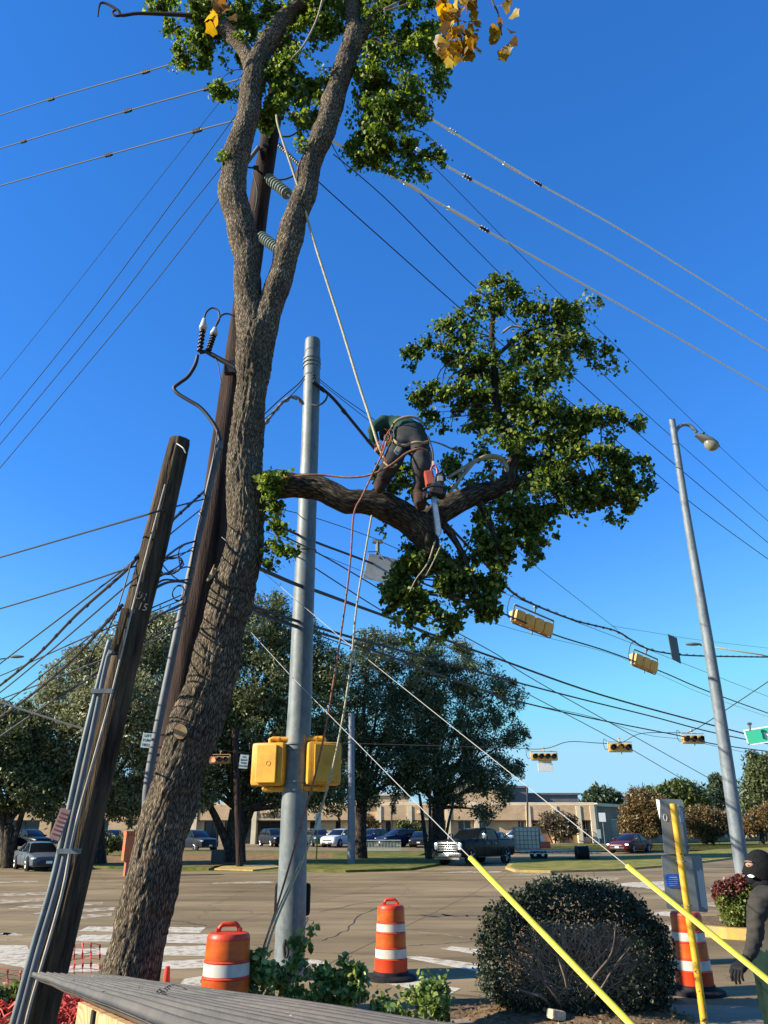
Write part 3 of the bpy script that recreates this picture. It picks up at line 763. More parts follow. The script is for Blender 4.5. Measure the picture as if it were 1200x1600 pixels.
# ================================================================ BIG LEANING TREE
M_BARK = bark_mat('rugged_bark', (0.035, 0.027, 0.019), (0.40, 0.33, 0.245), su=24, sv=5.5, bump=1.0)
M_LIMB = bark_mat('dark_limb_bark', (0.022, 0.018, 0.014), (0.15, 0.12, 0.085), su=13, sv=3.2, bump=1.0)
M_TWIG = mat('pale_twig_bark', (0.30, 0.26, 0.19), rough=.8, var=.25, scale=12)
M_CUT = mat('fresh_cut_wood', (0.42, 0.31, 0.17), rough=.85, scale=14, detail=10, col2=(.20, .13, .07))
YT = 8.5
def barkdisp(amp, k, kz):
    def f(p, a, L, r):
        q = Vector((math.cos(a) * r * k, math.sin(a) * r * k, L * kz))
        n1 = noise.noise(q); n2 = noise.noise(q * 2.3 + Vector((5, 3, 1)))
        low = noise.noise(p * 2.2) * .05 * min(1, r / .2)
        return amp * (-(abs(n1) ** .6) * 1.6 + n2 * .5 + .4) + low
    return f
def pxpath(l, Y=None):
    """[(px,py,w[,Y])] -> points, radii"""
    P = []; Q = []
    for t in l:
        y = t[3] if len(t) > 3 else Y
        P.append(W(t[0], t[1], y)); Q.append(t[2] / 2 * S(t[0] * 0 + t[1], t[1], y))
    return P, Q
tb = W(200, 1690, YT); tb.z = 0
tree = empty('leaning_tree', tuple(tb), 'big leaning tree with rough grey bark forking high above the corrugated roof', 'tree')
mb = MB()
P, Q = pxpath([(176, 1690, 130), (182, 1600, 98), (200, 1520, 87), (231, 1400, 83), (252, 1300, 77), (283, 1200, 78), (306, 1133, 80), (327, 1067, 76), (343, 1000, 72), (356, 950, 71), (371, 900, 66), (381, 850, 60),
               (384, 800, 55), (384, 750, 55), (383, 700, 52), (389, 650, 50), (394, 600, 51), (398, 560, 56), (400, 535, 60), (401, 515, 50), (402, 500, 24)], YT)
KN = [(W(x, y, YT - .3), r_, a_) for x, y, r_, a_ in ((352, 705, .10, .05), (405, 640, .07, .05), (360, 560, .08, .05), (378, 770, .10, .04), (330, 985, .09, .04), (300, 1070, .1, .05), (262, 1230, .12, .04), (240, 1330, .10, .05), (225, 1420, .12, .04), (352, 905, .08, .06))]
_bd = barkdisp(.022, 27, 4.2)
def kd(p, a, L, r):
    return _bd(p, a, L, r) + sum(a_ * math.exp(-((p - c_).length_squared) / (r_ * r_)) for c_, r_, a_ in KN)
mb.tube(P, Q, n=130, smooth=.02, disp=kd)
P, Q = pxpath([(396, 575, 44), (393, 515, 48), (389, 460, 42), (386, 400, 42), (374, 350, 42), (364, 300, 39), (368, 250, 38), (383, 200, 36), (391, 150, 36), (401, 100, 33), (416, 68, 30), (440, 35, 26), (465, 12, 24), (505, -8, 20, 8.4), (560, -40, 16, 8.2)], YT)
mb.tube(P, Q, n=72, smooth=.03, disp=barkdisp(.014, 28, 4.5))
P, Q = pxpath([(400, 580, 42), (412, 515, 46), (430, 455, 42), (447, 400, 38), (461, 350, 38), (476, 300, 36), (488, 250, 34), (508, 200, 34), (523, 150, 33), (539, 100, 33), (553, 60, 32), (550, 20, 24), (548, -30, 20), (552, -90, 14)], YT)
mb.tube(P, Q, n=72, smooth=.03, disp=barkdisp(.014, 28, 4.5))
P, Q = pxpath([(398, 110, 26), (380, 78, 26), (358, 52, 24), (338, 22, 22), (322, -20, 18)], YT)
mb.tube(P, Q, n=48, smooth=.03, disp=barkdisp(.010, 20, 3.5))
P, Q = pxpath([(556, 62, 24), (575, 40, 18), (600, 5, 14), (625, -40, 10)], YT)
mb.tube(P, Q, n=32, smooth=.04, disp=barkdisp(.008, 20, 3.5))
mb.build('trunk', M_BARK, tree, smooth=True, uv=True)
# cut branch stub with a pale face, and the torn twig
def stub(px, py, r, dirv, ln, name='branch_stub'):
    c = W(px, py, YT); d = Vector(dirv).normalized(); e = c + d * ln; s = S(px, py, YT)
    o = MB().tube([c, c.lerp(e, .6), e], [r * s * 1.35, r * s * 1.1, r * s], n=24, disp=barkdisp(.006, 25, 6)).build(name, M_BARK, tree, smooth=True, uv=True)
    MB().tube([e - d * .01, e + d * .006], [r * s * .93, r * s * .9], n=24).build('cut_face', M_CUT, o)
stub(302, 1136, 12, (-.15, -.9, -.25), .33)
mb = MB(); a = W(340, 897, YT) + Vector((0, -.15, 0))
mb.tube([a, W(330, 900, YT - .2), W(324, 908, YT - .22)], [.035, .028, .012], n=7).tube([W(329, 902, YT - .2), W(333, 889, YT - .2), W(335, 882, YT - .2)], [.02, .012, .004], n=6)
mb.build('torn_twig', M_CUT, tree)
YL = 8.6
mb = MB()
P, Q = pxpath([(385, 770, 40, 8.5), (420, 757, 46, 8.5), (462, 758, 38, 8.5), (500, 764, 38, 8.5), (540, 782, 37, 8.5), (580, 787, 42, 8.55), (610, 797, 45, 8.6), (640, 812, 46, 8.65), (660, 830, 46, 8.7), (668, 850, 34, 8.7), (668, 872, 14, 8.7)])
mb.tube(P, Q, n=64, smooth=.03, disp=barkdisp(.013, 18, 4))
P, Q = pxpath([(655, 825, 34, 8.7), (682, 805, 40, 8.75), (712, 786, 38, 8.8), (745, 772, 32, 8.85), (775, 764, 28, 8.9), (795, 750, 24, 8.9), (800, 725, 19, 8.9), (812, 702, 15, 9), (800, 678, 13, 9), (780, 655, 13, 9), (774, 610, 12, 9), (772, 560, 10, 9), (768, 510, 8, 9), (780, 470, 5, 9)])
mb.tube(P, Q, n=40, smooth=.04, disp=barkdisp(.009, 20, 4))
for pts in ([(776, 765, 16, 8.9), (830, 745, 13, 9), (880, 720, 10, 9.1), (940, 705, 7, 9.2), (985, 715, 4, 9.2)],
            [(800, 690, 9, 9), (850, 655, 7, 9.1), (900, 640, 5, 9.2)], [(773, 600, 8, 9), (740, 560, 6, 8.9), (690, 545, 4, 8.8)],
            [(772, 560, 7, 9), (820, 520, 5, 9.1), (880, 500, 4, 9.2)], [(745, 775, 12, 8.85), (770, 830, 8, 8.8), (780, 880, 5, 8.8)],
            [(690, 815, 14, 8.75), (720, 860, 9, 8.7), (748, 930, 4, 8.7)], [(660, 850, 14, 8.7), (655, 900, 9, 8.7), (645, 960, 4, 8.7)],
            [(850, 735, 8, 9), (880, 790, 5, 9), (895, 810, 3, 9)]):
    P, Q = pxpath(pts); mb.tube(P, Q, n=10, smooth=5)
limb = mb.build('limb', M_LIMB, tree, smooth=True, uv=True)
for pts in ([(795, 740, 8, 8.85), (785, 718, 8, 8.8), (765, 713, 8, 8.75), (742, 721, 7, 8.7), (722, 733, 6, 8.65), (700, 746, 4, 8.6)],
            [(742, 721, 5, 8.7), (722, 745, 5, 8.65), (702, 770, 4, 8.6)], [(740, 710, 3, 8.8), (715, 705, 3, 8.75), (690, 694, 3, 8.7), (672, 689, 2, 8.7)],
            [(773, 752, 6, 8.8), (766, 742, 5, 8.75), (772, 734, 3, 8.75)], [(680, 845, 3, 8.6), (668, 880, 2.4, 8.5), (650, 905, 2, 8.5), (640, 925, 1.2, 8.5)],
            [(690, 850, 2.6, 8.6), (676, 880, 2, 8.5), (665, 900, 1.2, 8.5)], [(805, 668, 4, 8.9), (790, 672, 3, 8.8)], [(785, 520, 4, 8.9), (800, 510, 4, 8.9), (815, 512, 3, 8.9)], [(772, 535, 4, 8.8), (768, 550, 3, 8.8), (764, 565, 3, 8.8)]):
    P, Q = pxpath(pts); MB().tube(P, Q, n=8, smooth=5).build('bare_branch', M_TWIG, tree, smooth=True)
LM_LEAF = leaf_mat('broad_leaves', (0.02, 0.048, 0.008), (0.085, 0.15, 0.018), (0.27, 0.34, 0.06), trans=.5, rough=.5, spec=.35)
LM_LEAFD = leaf_mat('deep_green_leaves', (0.016, 0.04, 0.010), (0.08, 0.135, 0.02), (0.27, 0.34, 0.07), trans=.46, rough=.5, spec=.35)
UP = [(262, 25, 20, 30), (300, 30, 45, 38), (300, 78, 30, 28), (285, 100, 14, 14), (355, 35, 50, 36), (365, 85, 26, 24), (345, 150, 20, 17), (366, 148, 18, 14), (430, 60, 34, 36), (470, 45, 34, 40), (425, 125, 26, 34), (462, 120, 40, 44), (415, 185, 14, 24, .3),
      (435, 170, 18, 20), (500, 30, 34, 40), (480, 180, 30, 22), (500, 130, 28, 36), (590, 45, 48, 50), (640, 35, 44, 40), (600, 115, 46, 42), (655, 95, 30, 44), (680, 60, 18, 40), (690, 125, 12, 20), (585, 180, 44, 36), (610, 235, 46, 22), (655, 245, 32, 18),
      (560, 215, 26, 24), (645, 200, 26, 24), (540, 235, 14, 14), (620, 262, 22, 12), (670, 262, 24, 14), (682, 242, 14, 12), (640, 268, 26, 12), (600, 215, 50, 34), (630, 160, 46, 40), (575, 130, 26, 40), (560, 250, 14, 10), (690, 90, 16, 30), (250, 10, 20, 14), (520, 10, 60, 30), (400, 0, 60, 24), (290, -20, 50, 40), (640, -30, 60, 40), (500, -50, 120, 50)]
C = crown_points(UP, 92000, 41, YT + .1, clump=.14, surf=.3, nclump=lambda a: max(6, int(a * 65)), sprig=4, slen=.6)
# keep the crown light around the two big limbs so that they read
def airy(C, k=2.4, th=-.16, o=3.0):
    return C[np.array([noise.noise(Vector((x * k + o, y * k, z * k))) + .35 * noise.noise(Vector((x * k * 3, y * k * 3 + o, z * k * 3))) > th for x, y, z in C])]
def screen(C):
    z = C[:, 2] - CH; y = C[:, 1]; u = (z * cp - y * sp) / (y * cp + z * sp); D = y * cp + z * sp
    return 600 + C[:, 0] / D * F, 800 - u * F
def clear_limb(C, path, wid, Yf):
    sx, sy = screen(C); keep = np.ones(len(C), bool)
    for (x0, y0), (x1, y1) in zip(path, path[1:]):
        t = np.clip(((sx - x0) * (x1 - x0) + (sy - y0) * (y1 - y0)) / ((x1 - x0) ** 2 + (y1 - y0) ** 2), 0, 1)
        d = np.hypot(sx - (x0 + t * (x1 - x0)), sy - (y0 + t * (y1 - y0)))
        keep &= ~((d < wid) & (C[:, 1] < Yf))
    return C[keep]
C = airy(C, 2.2, -.07)
C = clear_limb(C, [(386, 200), (391, 150), (401, 100), (416, 68), (440, 35), (465, 12)], 15, YT)
C = clear_limb(C, [(508, 200), (523, 150), (539, 100), (553, 60), (550, 0)], 16, YT)
leaves('upper_crown', C, .054, LM_LEAF, tree, droop=.7, seed=41)
UPC = C
RC = [(640, 1003, 28, 14), (665, 985, 34, 22), (700, 965, 24, 24), (612, 930, 18, 20), (625, 905, 24, 22), (772, 905, 14, 34), (765, 950, 12, 24), (832, 850, 14, 36), (842, 805, 30, 28), (962, 790, 14, 32), (985, 790, 12, 30), (925, 770, 26, 26), (730, 910, 30, 30), (670, 930, 36, 30), (1000, 735, 20, 24), (785, 452, 34, 22), (760, 480, 30, 26), (740, 505, 40, 30), (700, 525, 42, 26), (655, 558, 26, 20), (690, 560, 24, 20), (820, 480, 34, 22), (850, 495, 34, 24), (905, 478, 30, 20), (885, 505, 36, 24), (740, 560, 50, 36), (830, 545, 46, 36),
      (890, 555, 40, 30), (940, 555, 38, 24), (965, 565, 20, 18), (668, 622, 30, 20), (700, 625, 40, 30), (690, 655, 38, 16), (740, 630, 46, 40), (800, 610, 44, 44), (855, 590, 40, 34), (840, 650, 50, 40), (895, 665, 46, 34), (925, 655, 34, 22),
      (950, 660, 30, 20), (1001, 662, 9, 14), (790, 690, 46, 34), (850, 715, 50, 36), (905, 725, 50, 34), (955, 735, 40, 30), (990, 740, 26, 34), (980, 785, 14, 26), (1005, 760, 14, 18), (935, 775, 22, 20), (890, 780, 24, 22), (850, 775, 36, 36),
      (838, 830, 15, 24), (810, 780, 40, 34), (775, 815, 38, 34), (782, 860, 20, 34), (790, 880, 12, 22), (740, 850, 34, 26), (700, 860, 36, 34), (720, 890, 30, 30), (750, 930, 16, 28), (755, 955, 10, 16), (690, 910, 40, 32), (650, 890, 34, 34), (640, 935, 34, 28),
      (680, 950, 30, 22), (645, 968, 34, 16), (712, 720, 26, 18), (735, 735, 26, 20), (700, 745, 24, 20), (650, 775, 14, 12), (605, 765, 18, 10), (645, 740, 18, 18), (625, 740, 16, 16), (590, 735, 10, 12), (760, 760, 30, 26), (640, 860, 16, 10), (610, 830, 14, 8, .1),
      (830, 560, 30, 60, .3), (780, 640, 40, 60, .4), (820, 730, 50, 50, .4), (880, 690, 40, 40, .3), (810, 830, 14, 20), (870, 745, 30, 30)]
C = crown_points(RC, 88000, 42, 8.9, clump=.11, surf=.3, nclump=lambda a: max(5, int(a * 85)), ydepth=1.3, sprig=4, slen=.6)
C = airy(C, 2.6, -.07, 9)
C = clear_limb(C, [(640, 812), (660, 830), (682, 805), (712, 786), (745, 772), (775, 764), (796, 745), (785, 716), (742, 721)], 17, 9.0)
C = clear_limb(C, [(780, 640), (774, 600), (772, 575)], 8, 9.0)
C = clear_limb(C, [(680, 760), (685, 840)], 9, 9.0)
leaves('crown', C, .049, LM_LEAFD, tree, droop=.8, seed=42)
def twigs(C, skel, k, seed, name='twigs'):
    r = random.Random(seed); S_ = []
    for l_ in skel:
        P, _ = pxpath(l_); P, _ = resample(P, [0] * len(P), 6); S_ += P
    mb = MB()
    for _ in range(k):
        p = Vector(C[r.randrange(len(C))]); q = min(S_, key=lambda s: (s - p).length)
        d = p - q
        if d.length > 1.3: q = p - d * (1.3 / d.length) * r.uniform(.5, 1)
        m_ = q.lerp(p, .5) + Vector((r.uniform(-.08, .08), r.uniform(-.08, .08), r.uniform(0, .12)))
        mb.tube([q, m_, p], [.011, .008, .003], n=5, smooth=4)
    mb.build(name, M_TWIGD, tree, smooth=True)
M_TWIGD = mat('brown_twigs', (.10, .08, .055), rough=.9, var=.3, scale=12)
twigs(C, [[(782, 765, 1, 8.9), (800, 725, 1, 8.9), (812, 702, 1, 9), (780, 655, 1, 9), (774, 610, 1, 9), (772, 560, 1, 9), (780, 470, 1, 9)], [(776, 765, 1, 8.9), (880, 720, 1, 9.1), (985, 715, 1, 9.2)], [(773, 600, 1, 9), (690, 545, 1, 8.8)], [(772, 560, 1, 9), (880, 500, 1, 9.2)], [(660, 850, 1, 8.7), (645, 960, 1, 8.7)]], 150, 3)
twigs(UPC, [[(401, 100, 1, 8.5), (440, 35, 1, 8.5), (505, -8, 1, 8.4)], [(539, 100, 1, 8.5), (553, 60, 1, 8.5), (548, -30, 1, 8.5)], [(398, 110, 1, 8.5), (338, 22, 1, 8.5)], [(508, 200, 1, 8.5), (560, 180, 1, 8.6), (620, 200, 1, 8.6)]], 130, 4)
C = crown_points([(428, 752, 22, 17, -.1), (440, 742, 22, 8), (418, 765, 12, 18, -.1), (432, 790, 16, 12), (428, 815, 12, 12), (443, 828, 12, 8), (426, 850, 10, 12), (440, 860, 14, 9), (425, 880, 12, 9), (458, 865, 6, 9), (348, 245, 8, 12), (470, 228, 8, 12), (612, 690, 8, 8, .2)], 1500, 43, 8.35, clump=.09, surf=.3, nclump=lambda a: max(4, int(a * 90)), sprig=3, slen=.6)
leaves('vine', C, .048, LM_LEAF, tree, droop=.5, seed=43)
mb = MB()
for pts in ([(428, 770, 3), (436, 800, 2.5), (430, 840, 2), (445, 870, 1.5)], [(440, 800, 2), (428, 850, 2), (420, 885, 1.5)]):
    P, Q = pxpath(pts, 8.35); mb.tube(P, Q, n=5, smooth=4)
mb.build('hanging_stem', M_TWIG, tree)
mb = MB()
P, Q = pxpath([(300, 24, 7), (255, 22, 6), (215, 21, 5), (190, 24, 5), (184, 16, 5), (165, 5, 4), (156, 7, 3), (153, 26, 2)], 8.0); mb.tube(P, Q, n=7, smooth=4)
P, Q = pxpath([(200, 22, 4), (182, 25, 4), (176, 19, 3), (184, 14, 3)], 8.0); mb.tube(P, Q, n=6, smooth=4)
mb.build('dead_twig', mat('dark_twig', (.04, .03, .025), rough=.9), tree)
mb = MB()
for pts in ([(505, -5, 4, 7.9), (495, 30, 3, 7.9), (475, 70, 3, 7.9), (455, 92, 2, 7.9)], [(620, 5, 4, 8), (600, 14, 3, 8)], [(640, 5, 3, 8.1), (600, 18, 3, 8.1)]):
    P, Q = pxpath(pts); mb.tube(P, Q, n=6, smooth=4)
mb.build('pale_twig', M_TWIG, tree)

# yellowed leaves hanging in from a nearer branch above the frame
LM_YEL = leaf_mat('yellowed_leaves', (0.13, 0.07, 0.008), (0.26, 0.16, 0.012), (0.55, 0.38, 0.02), trans=.45, rough=.5)
def yellow_branch(label, spots, twigs, size, seed, Y):
    top = W(*twigs[0][0][:2], Y)
    root = empty('maple_branch', tuple(top), label, 'branch')
    mb = MB()
    for t in twigs:
        P, Q = pxpath([(x, y, w) for x, y, w in t], Y); mb.tube(P, Q, n=6, smooth=4)
    mb.build('twig', mat('brown_twig', (.10, .06, .035), rough=.9), root)
    r = np.random.default_rng(seed)
    C = np.array([list(W(x, y, Y + r.uniform(-.12, .12))) for x, y in spots])
    leaves('foliage', C, size, LM_YEL, root, shape='lobed', droop=1.6, seed=seed, jitter=.2)
    return root
rs = random.Random(5)
sp1 = [(325, 30), (340, 25), (335, 42), (350, 38), (356, 12), (345, 8), (362, 25), (340, 0), (330, 20), (352, 0)]
yellow_branch('few bright yellow lobed leaves hanging at the top edge on the left limb', sp1, [[(350, -60, 4), (346, -10, 3), (343, 20, 2)], [(346, -10, 2), (335, 15, 2), (330, 28, 1.5)]], .12, 3, 5.2)
sp2 = [(rs.uniform(688, 742), rs.uniform(-10, 84)) for _ in range(95)] + [(rs.uniform(676, 700), rs.uniform(-5, 20)) for _ in range(5)] + [(694, 85), (700, 88), (712, 76), (725, 72), (735, 74), (740, 60)]
sp2 += [(780, 8), (790, 2), (800, 22), (785, 30), (775, 40), (798, 48), (770, 58), (780, 62), (785, 78), (792, 70), (800, 60), (788, 15), (775, 52), (790, 82)]
yellow_branch('cluster of brown-yellow lobed leaves hanging at the top edge right of the crown', sp2, [[(700, -60, 6), (712, -5, 4), (716, 40, 3), (722, 64, 2)], [(690, -30, 3), (688, 10, 2), (695, 50, 2)], [(755, -60, 5), (768, -2, 3), (778, 20, 2.5), (784, 55, 2)], [(716, 50, 2), (730, 55, 2), (738, 62, 1.5)]], .105, 4, 5.2)

# ================================================================ POLES
M_WOODP = mat('weathered_pole_wood', (0.018, 0.014, 0.010), rough=.9, col2=(0.125, 0.09, 0.055), scale=2.2, detail=12, stretch=(6, 6, .5), bump=.8, bscale=12, contrast=(.35, .7))
M_WOODR = mat('reddish_pole_wood', (0.014, 0.010, 0.009), rough=.9, col2=(0.075, 0.05, 0.042), scale=1.6, detail=12, stretch=(6, 6, .4), bump=.8, bscale=12, contrast=(.35, .7))
def galv(name, c=(0.075, 0.093, 0.098), c2=(0.175, 0.205, 0.21), rough=.55, metal=.35):
    m = mat(name, c, rough=rough, metal=metal)
    n = m.node_tree.nodes; l = m.node_tree.links; b = n['Principled BSDF']
    tc = n.new('ShaderNodeTexCoord'); vo = n.new('ShaderNodeTexVoronoi'); vo.inputs['Scale'].default_value = 26
    nz = n.new('ShaderNodeTexNoise'); nz.inputs['Scale'].default_value = 4; nz.inputs['Detail'].default_value = 8
    mp = n.new('ShaderNodeMapping'); mp.inputs['Scale'].default_value = (1, 1, .5)
    l.new(tc.outputs['Object'], mp.inputs[0]); l.new(mp.outputs[0], vo.inputs['Vector']); l.new(mp.outputs[0], nz.inputs['Vector'])
    ad = n.new('ShaderNodeMath'); ad.operation = 'MULTIPLY_ADD'; ad.inputs[1].default_value = .18
    sx = n.new('ShaderNodeSeparateColor'); l.new(vo.outputs['Color'], sx.inputs[0])
    l.new(sx.outputs[0], ad.inputs[0]); l.new(nz.outputs['Fac'], ad.inputs[2])
    cr = n.new('ShaderNodeValToRGB'); cr.color_ramp.elements[0].position = .35; cr.color_ramp.elements[1].position = .85
    cr.color_ramp.elements[0].color = (*c, 1); cr.color_ramp.elements[1].color = (*c2, 1)
    l.new(ad.outputs[0], cr.inputs[0]); l.new(cr.outputs[0], b.inputs['Base Color'])
    return m
M_GALV = galv('galvanised_steel', metal=.1)
M_GALVD = galv('dull_galvanised_steel', (0.09, 0.11, 0.125), (0.19, 0.22, 0.24), rough=.6, metal=.1)
M_PIPE = mat('grey_plastic_conduit', (0.105, 0.115, 0.125), rough=.6, var=.3, scale=3)
M_DKMET = mat('dark_metal', (0.03, 0.03, 0.032), rough=.5, metal=.5)
M_BLACK = mat('black_rubber', (0.012, 0.012, 0.013), rough=.7)
M_CABLE = mat('black_cable', (0.014, 0.014, 0.018), rough=.6)
M_WIREL = mat('bright_wire', (0.82, 0.84, 0.82), rough=.5)
M_WIREM = mat('dull_wire', (0.085, 0.10, 0.09), rough=.7)
M_PORC = mat('porcelain_grey', (0.16, 0.20, 0.175), rough=.35)
M_YELP = mat('signal_yellow', (0.66, 0.33, 0.02), rough=.5, col2=(.46, .21, .02), scale=4, detail=12, bump=.12, bscale=40, contrast=(.42, .75))
M_TAN = mat('faded_signal_tan', (0.66, 0.36, 0.08), rough=.6, var=.15, scale=4)
M_ALU = mat('sign_back_aluminium', (0.22, 0.24, 0.25), rough=.55, metal=.3, var=.2, scale=3)
M_WHITE = mat('white_sheeting', (0.75, 0.75, 0.7), rough=.5, var=.05, scale=3)

# tall utility pole behind the tree
YP = 9.9
pb = W(205, 1650, YP); pb.z = 0
up = empty('utility_pole', tuple(pb), 'tall brown wooden utility pole standing just behind the leaning tree', 'utility pole')
mb = MB()
P, Q = pxpath([(202, 1640, 62), (232, 1440, 60), (266, 1220, 57), (284, 1100, 54), (300, 1000, 52), (330, 850, 48), (357, 650, 40), (386, 450, 35), (405, 318, 31), (422, 210, 28), (440, 95, 25), (446, 60, 24)], YP)
mb.tube(P, Q, n=32, smooth=3, disp=lambda p, a, L, r: noise.noise(Vector((p.x * 9, p.y * 9, p.z * .9))) * .012)
mb.build('pole', M_WOODR, up, smooth=True, uv=True)
mb = MB(); P, Q = pxpath([(192, 1500, 13), (212, 1400, 13), (227, 1300, 13), (229, 1240, 13), (240, 1170, 13), (262, 1060, 12.5), (283, 960, 12), (305, 860, 11.5), (321, 790, 11), (343, 690, 10.5)], YP - .42)
mb.tube(P, Q, n=14, smooth=3); cnd = mb.build('conduit', M_PIPE, up, smooth=True)
mb = MB(); P, Q = pxpath([(343, 694, 12), (341, 702, 12)], YP - .42); mb.tube(P, Q, n=14)
P, Q = pxpath([(318, 800, 13), (316.5, 807, 13)], YP - .42); mb.tube(P, Q, n=14)
mb.build('coupling', M_PIPE, cnd)
def insul(mb, a, b, r, k, core=.35):
    a, b = Vector(a), Vector(b); pts = []; rad = []
    for i in range(k):
        for t, rr in ((0, core), (.25, 1.0), (.5, 1.0), (.75, core * .9)):
            pts.append(a.lerp(b, (i + t) / k)); rad.append(r * rr)
    pts.append(b); rad.append(r * core); mb.tube(pts, rad, n=16)
for (x0, y0, x1, y1, r) in ((425, 283, 450, 304, .095), (414, 374, 437, 391, .095)):
    mb = MB(); a, b = W(x0 - 5, y0 - 4, YP - .1), W(x1, y1, YP - .5); insul(mb, a, b, r, 9, .55)
    io = mb.build('line_insulator', M_PORC, up, smooth=False)
    MB().tube([a - (b - a) * .12, a], .05, n=10).tube([b, b + (b - a) * .16], [.03, .012], n=8).box(b + (b - a) * .2, (.05, .05, .09)).build('insulator_fitting', M_DKMET, io)
for (x0, y0, x1, y1, n_, rr) in ((436, 228, 467, 257, 12, .035), (404, 230, 383, 258, 12, .035), (457, 176, 486, 202, 12, .035)):
    mb = MB(); insul(mb, W(x0, y0, YP - .15), W(x1, y1, YP - .35), rr, n_, .6); mb.build('strain_insulator', mat('polymer_grey', (.16, .17, .18), rough=.4), up)
mb = MB()
mb.box(W(416, 227, YP - .22), (.07, .05, .06)); mb.tube([W(416, 227, YP - .2), W(412, 227, YP - .3)], .02, n=8)
mb.build('bolt', M_DKMET, up)
MB().tube([W(400, 262, YP - .1), W(390, 262, YP - .25), W(382, 260, YP - .3)], [.02, .015, .012], n=6).box(W(400, 262, YP - .25), (.09, .05, .05)).build('bracket', M_DKMET, up)
mb = MB()
for l_ in ([(438, 213, 3), (452, 213, 3), (465, 206, 3), (478, 198, 3), (490, 204, 3)], [(433, 281, 3), (445, 280, 3), (458, 275, 3), (470, 268, 3)], [(395, 268, 2), (402, 300, 2), (398, 330, 1.5)]):
    P, Q = pxpath(l_, YP - .3); mb.tube(P, Q, n=6, smooth=4)
mb.build('jumper_wire', M_WIREM, up)
# cross arm with the two arresters and riser cable
mb = MB(); P, Q = pxpath([(368, 575, 8), (345, 562, 8), (322, 549, 7), (312, 551, 6)], YP - .35); mb.tube(P, Q, n=10)
mb.box(W(360, 575, YP - .3), (.16, .1, .2)); mb.build('bracket_arm', M_DKMET, up)
for (pts, cap) in (([(312, 550, 7), (311, 540, 7), (315, 522, 8), (317, 515, 10)], (319, 498)), ([(326, 547, 7), (332, 538, 8), (334, 523, 10)], (336, 512))):
    mb = MB(); P, Q = pxpath(pts, YP - .4); insul(mb, P[0], P[-1], Q[-1] * .95, 6, .5)
    ar = mb.build('arrester', M_DKMET, up)
    mb = MB(); c = W(cap[0], cap[1], YP - .4); mb.tube([P[-1], P[-1].lerp(c, .25), c], [Q[-1] * 1.15, Q[-1] * 1.2, Q[-1] * .55], n=14); mb.build('cap', mat('pale_porcelain', (.5, .5, .47), rough=.35), ar, smooth=True)
mb = MB()
for pts in ([(319, 497, 3.2), (323, 487, 3), (332, 481, 3), (341, 486, 3), (343, 498, 3), (338, 508, 3)], [(337, 510, 3), (345, 494, 3), (355, 490, 3), (367, 494, 3)]):
    P, Q = pxpath(pts, YP - .4); mb.tube(P, Q, n=7, smooth=5)
P, Q = pxpath([(309, 555, 5), (305, 570, 6), (294, 588, 6), (281, 598, 6), (272, 606, 6), (278, 615, 6), (294, 625, 6), (312, 636, 6), (328, 654, 6.5), (340, 674, 6.5), (344, 694, 6.5)], YP - .42); mb.tube(P, Q, n=10, smooth=6)
P, Q = pxpath([(334, 555, 1.6), (341, 570, 1.6), (344, 590, 1.6), (347, 602, 1.6)], YP - .38); mb.tube(P, Q, n=5, smooth=4)
P, Q = pxpath([(340, 672, 2.5), (333, 720, 2.5), (322, 770, 2.5), (308, 830, 2.5), (295, 900, 2.5)], YP - .48); mb.tube(P, Q, n=6, smooth=4)
mb.build('riser_cable', M_CABLE, up, smooth=True)

# cut off utility pole at left
YC = 6.6
pb = W(30, 1700, YC); pb.z = 0
cpole = empty('cut_utility_pole', tuple(pb), 'sawn-off wooden utility pole with grey pipes on its side at the left', 'utility pole')
mb = MB(); P, Q = pxpath([(20, 1730, 66), (50, 1610, 64), (103, 1400, 58), (128, 1300, 54), (153, 1200, 50), (178, 1100, 47), (203, 1000, 44), (229, 900, 41), (242, 850, 40), (266, 750, 35), (279, 697, 32), (281, 688, 31)], YC)
def woodd(p, a, L, r):
    d = noise.noise(Vector((math.cos(a) * 3, math.sin(a) * 3, L * .7))) * .012
    k = abs(noise.noise(Vector((math.cos(a) * 9, math.sin(a) * 9, L * .35))))
    return d - (.014 if k < .035 else 0)
mb.tube(P, Q, n=72, smooth=6, disp=woodd); mb.build('pole', M_WOODP, cpole, smooth=True, uv=True)
def moss():
    m = mat('mossy_wood', (0.10, 0.11, 0.02), rough=1, var=.3, scale=15, col2=(.16, .12, .06), bump=1, bscale=60); return m
mb = MB()
for (x, y, h, w) in ((206, 940, 60, .035), (190, 1000, 40, .03), (198, 965, 50, .03)):
    a, b = W(x, y + h / 2, YC - .10), W(x + h * .26, y - h / 2, YC - .10); mb.tube([a, a.lerp(b, .5), b], [.008, w * .6, .008], n=10, smooth=4)
mb.build('moss', moss(), cpole, smooth=True)
for dx, w, top in ((0, 9, 1000), (9.5, 9, 1022)):
    mb = MB(); P, Q = pxpath([(-8 + dx, 1700, 11), (20 + dx, 1600, 10.5), (50 + dx, 1487, 10), (80 + dx, 1385, 9.5), (102 + dx, 1290, 9), (133 + dx, 1150, 8.5), (164 + dx - (5 if dx else 0), 1027, 8), (172 + dx - (5 if dx else 0), top, 8)], YC - .33)
    mb.tube(P, Q, n=12, smooth=3); mb.build('pipe', M_PIPE if dx else M_GALV, cpole, smooth=True)
mb = MB(); P, Q = pxpath([(258, 757, 2.4), (233, 850, 2.6), (207, 950, 3), (187, 1033, 3), (165, 1120, 3.5), (118, 1290, 5), (96, 1400, 5), (50, 1560, 5), (38, 1610, 5)], YC - .26)
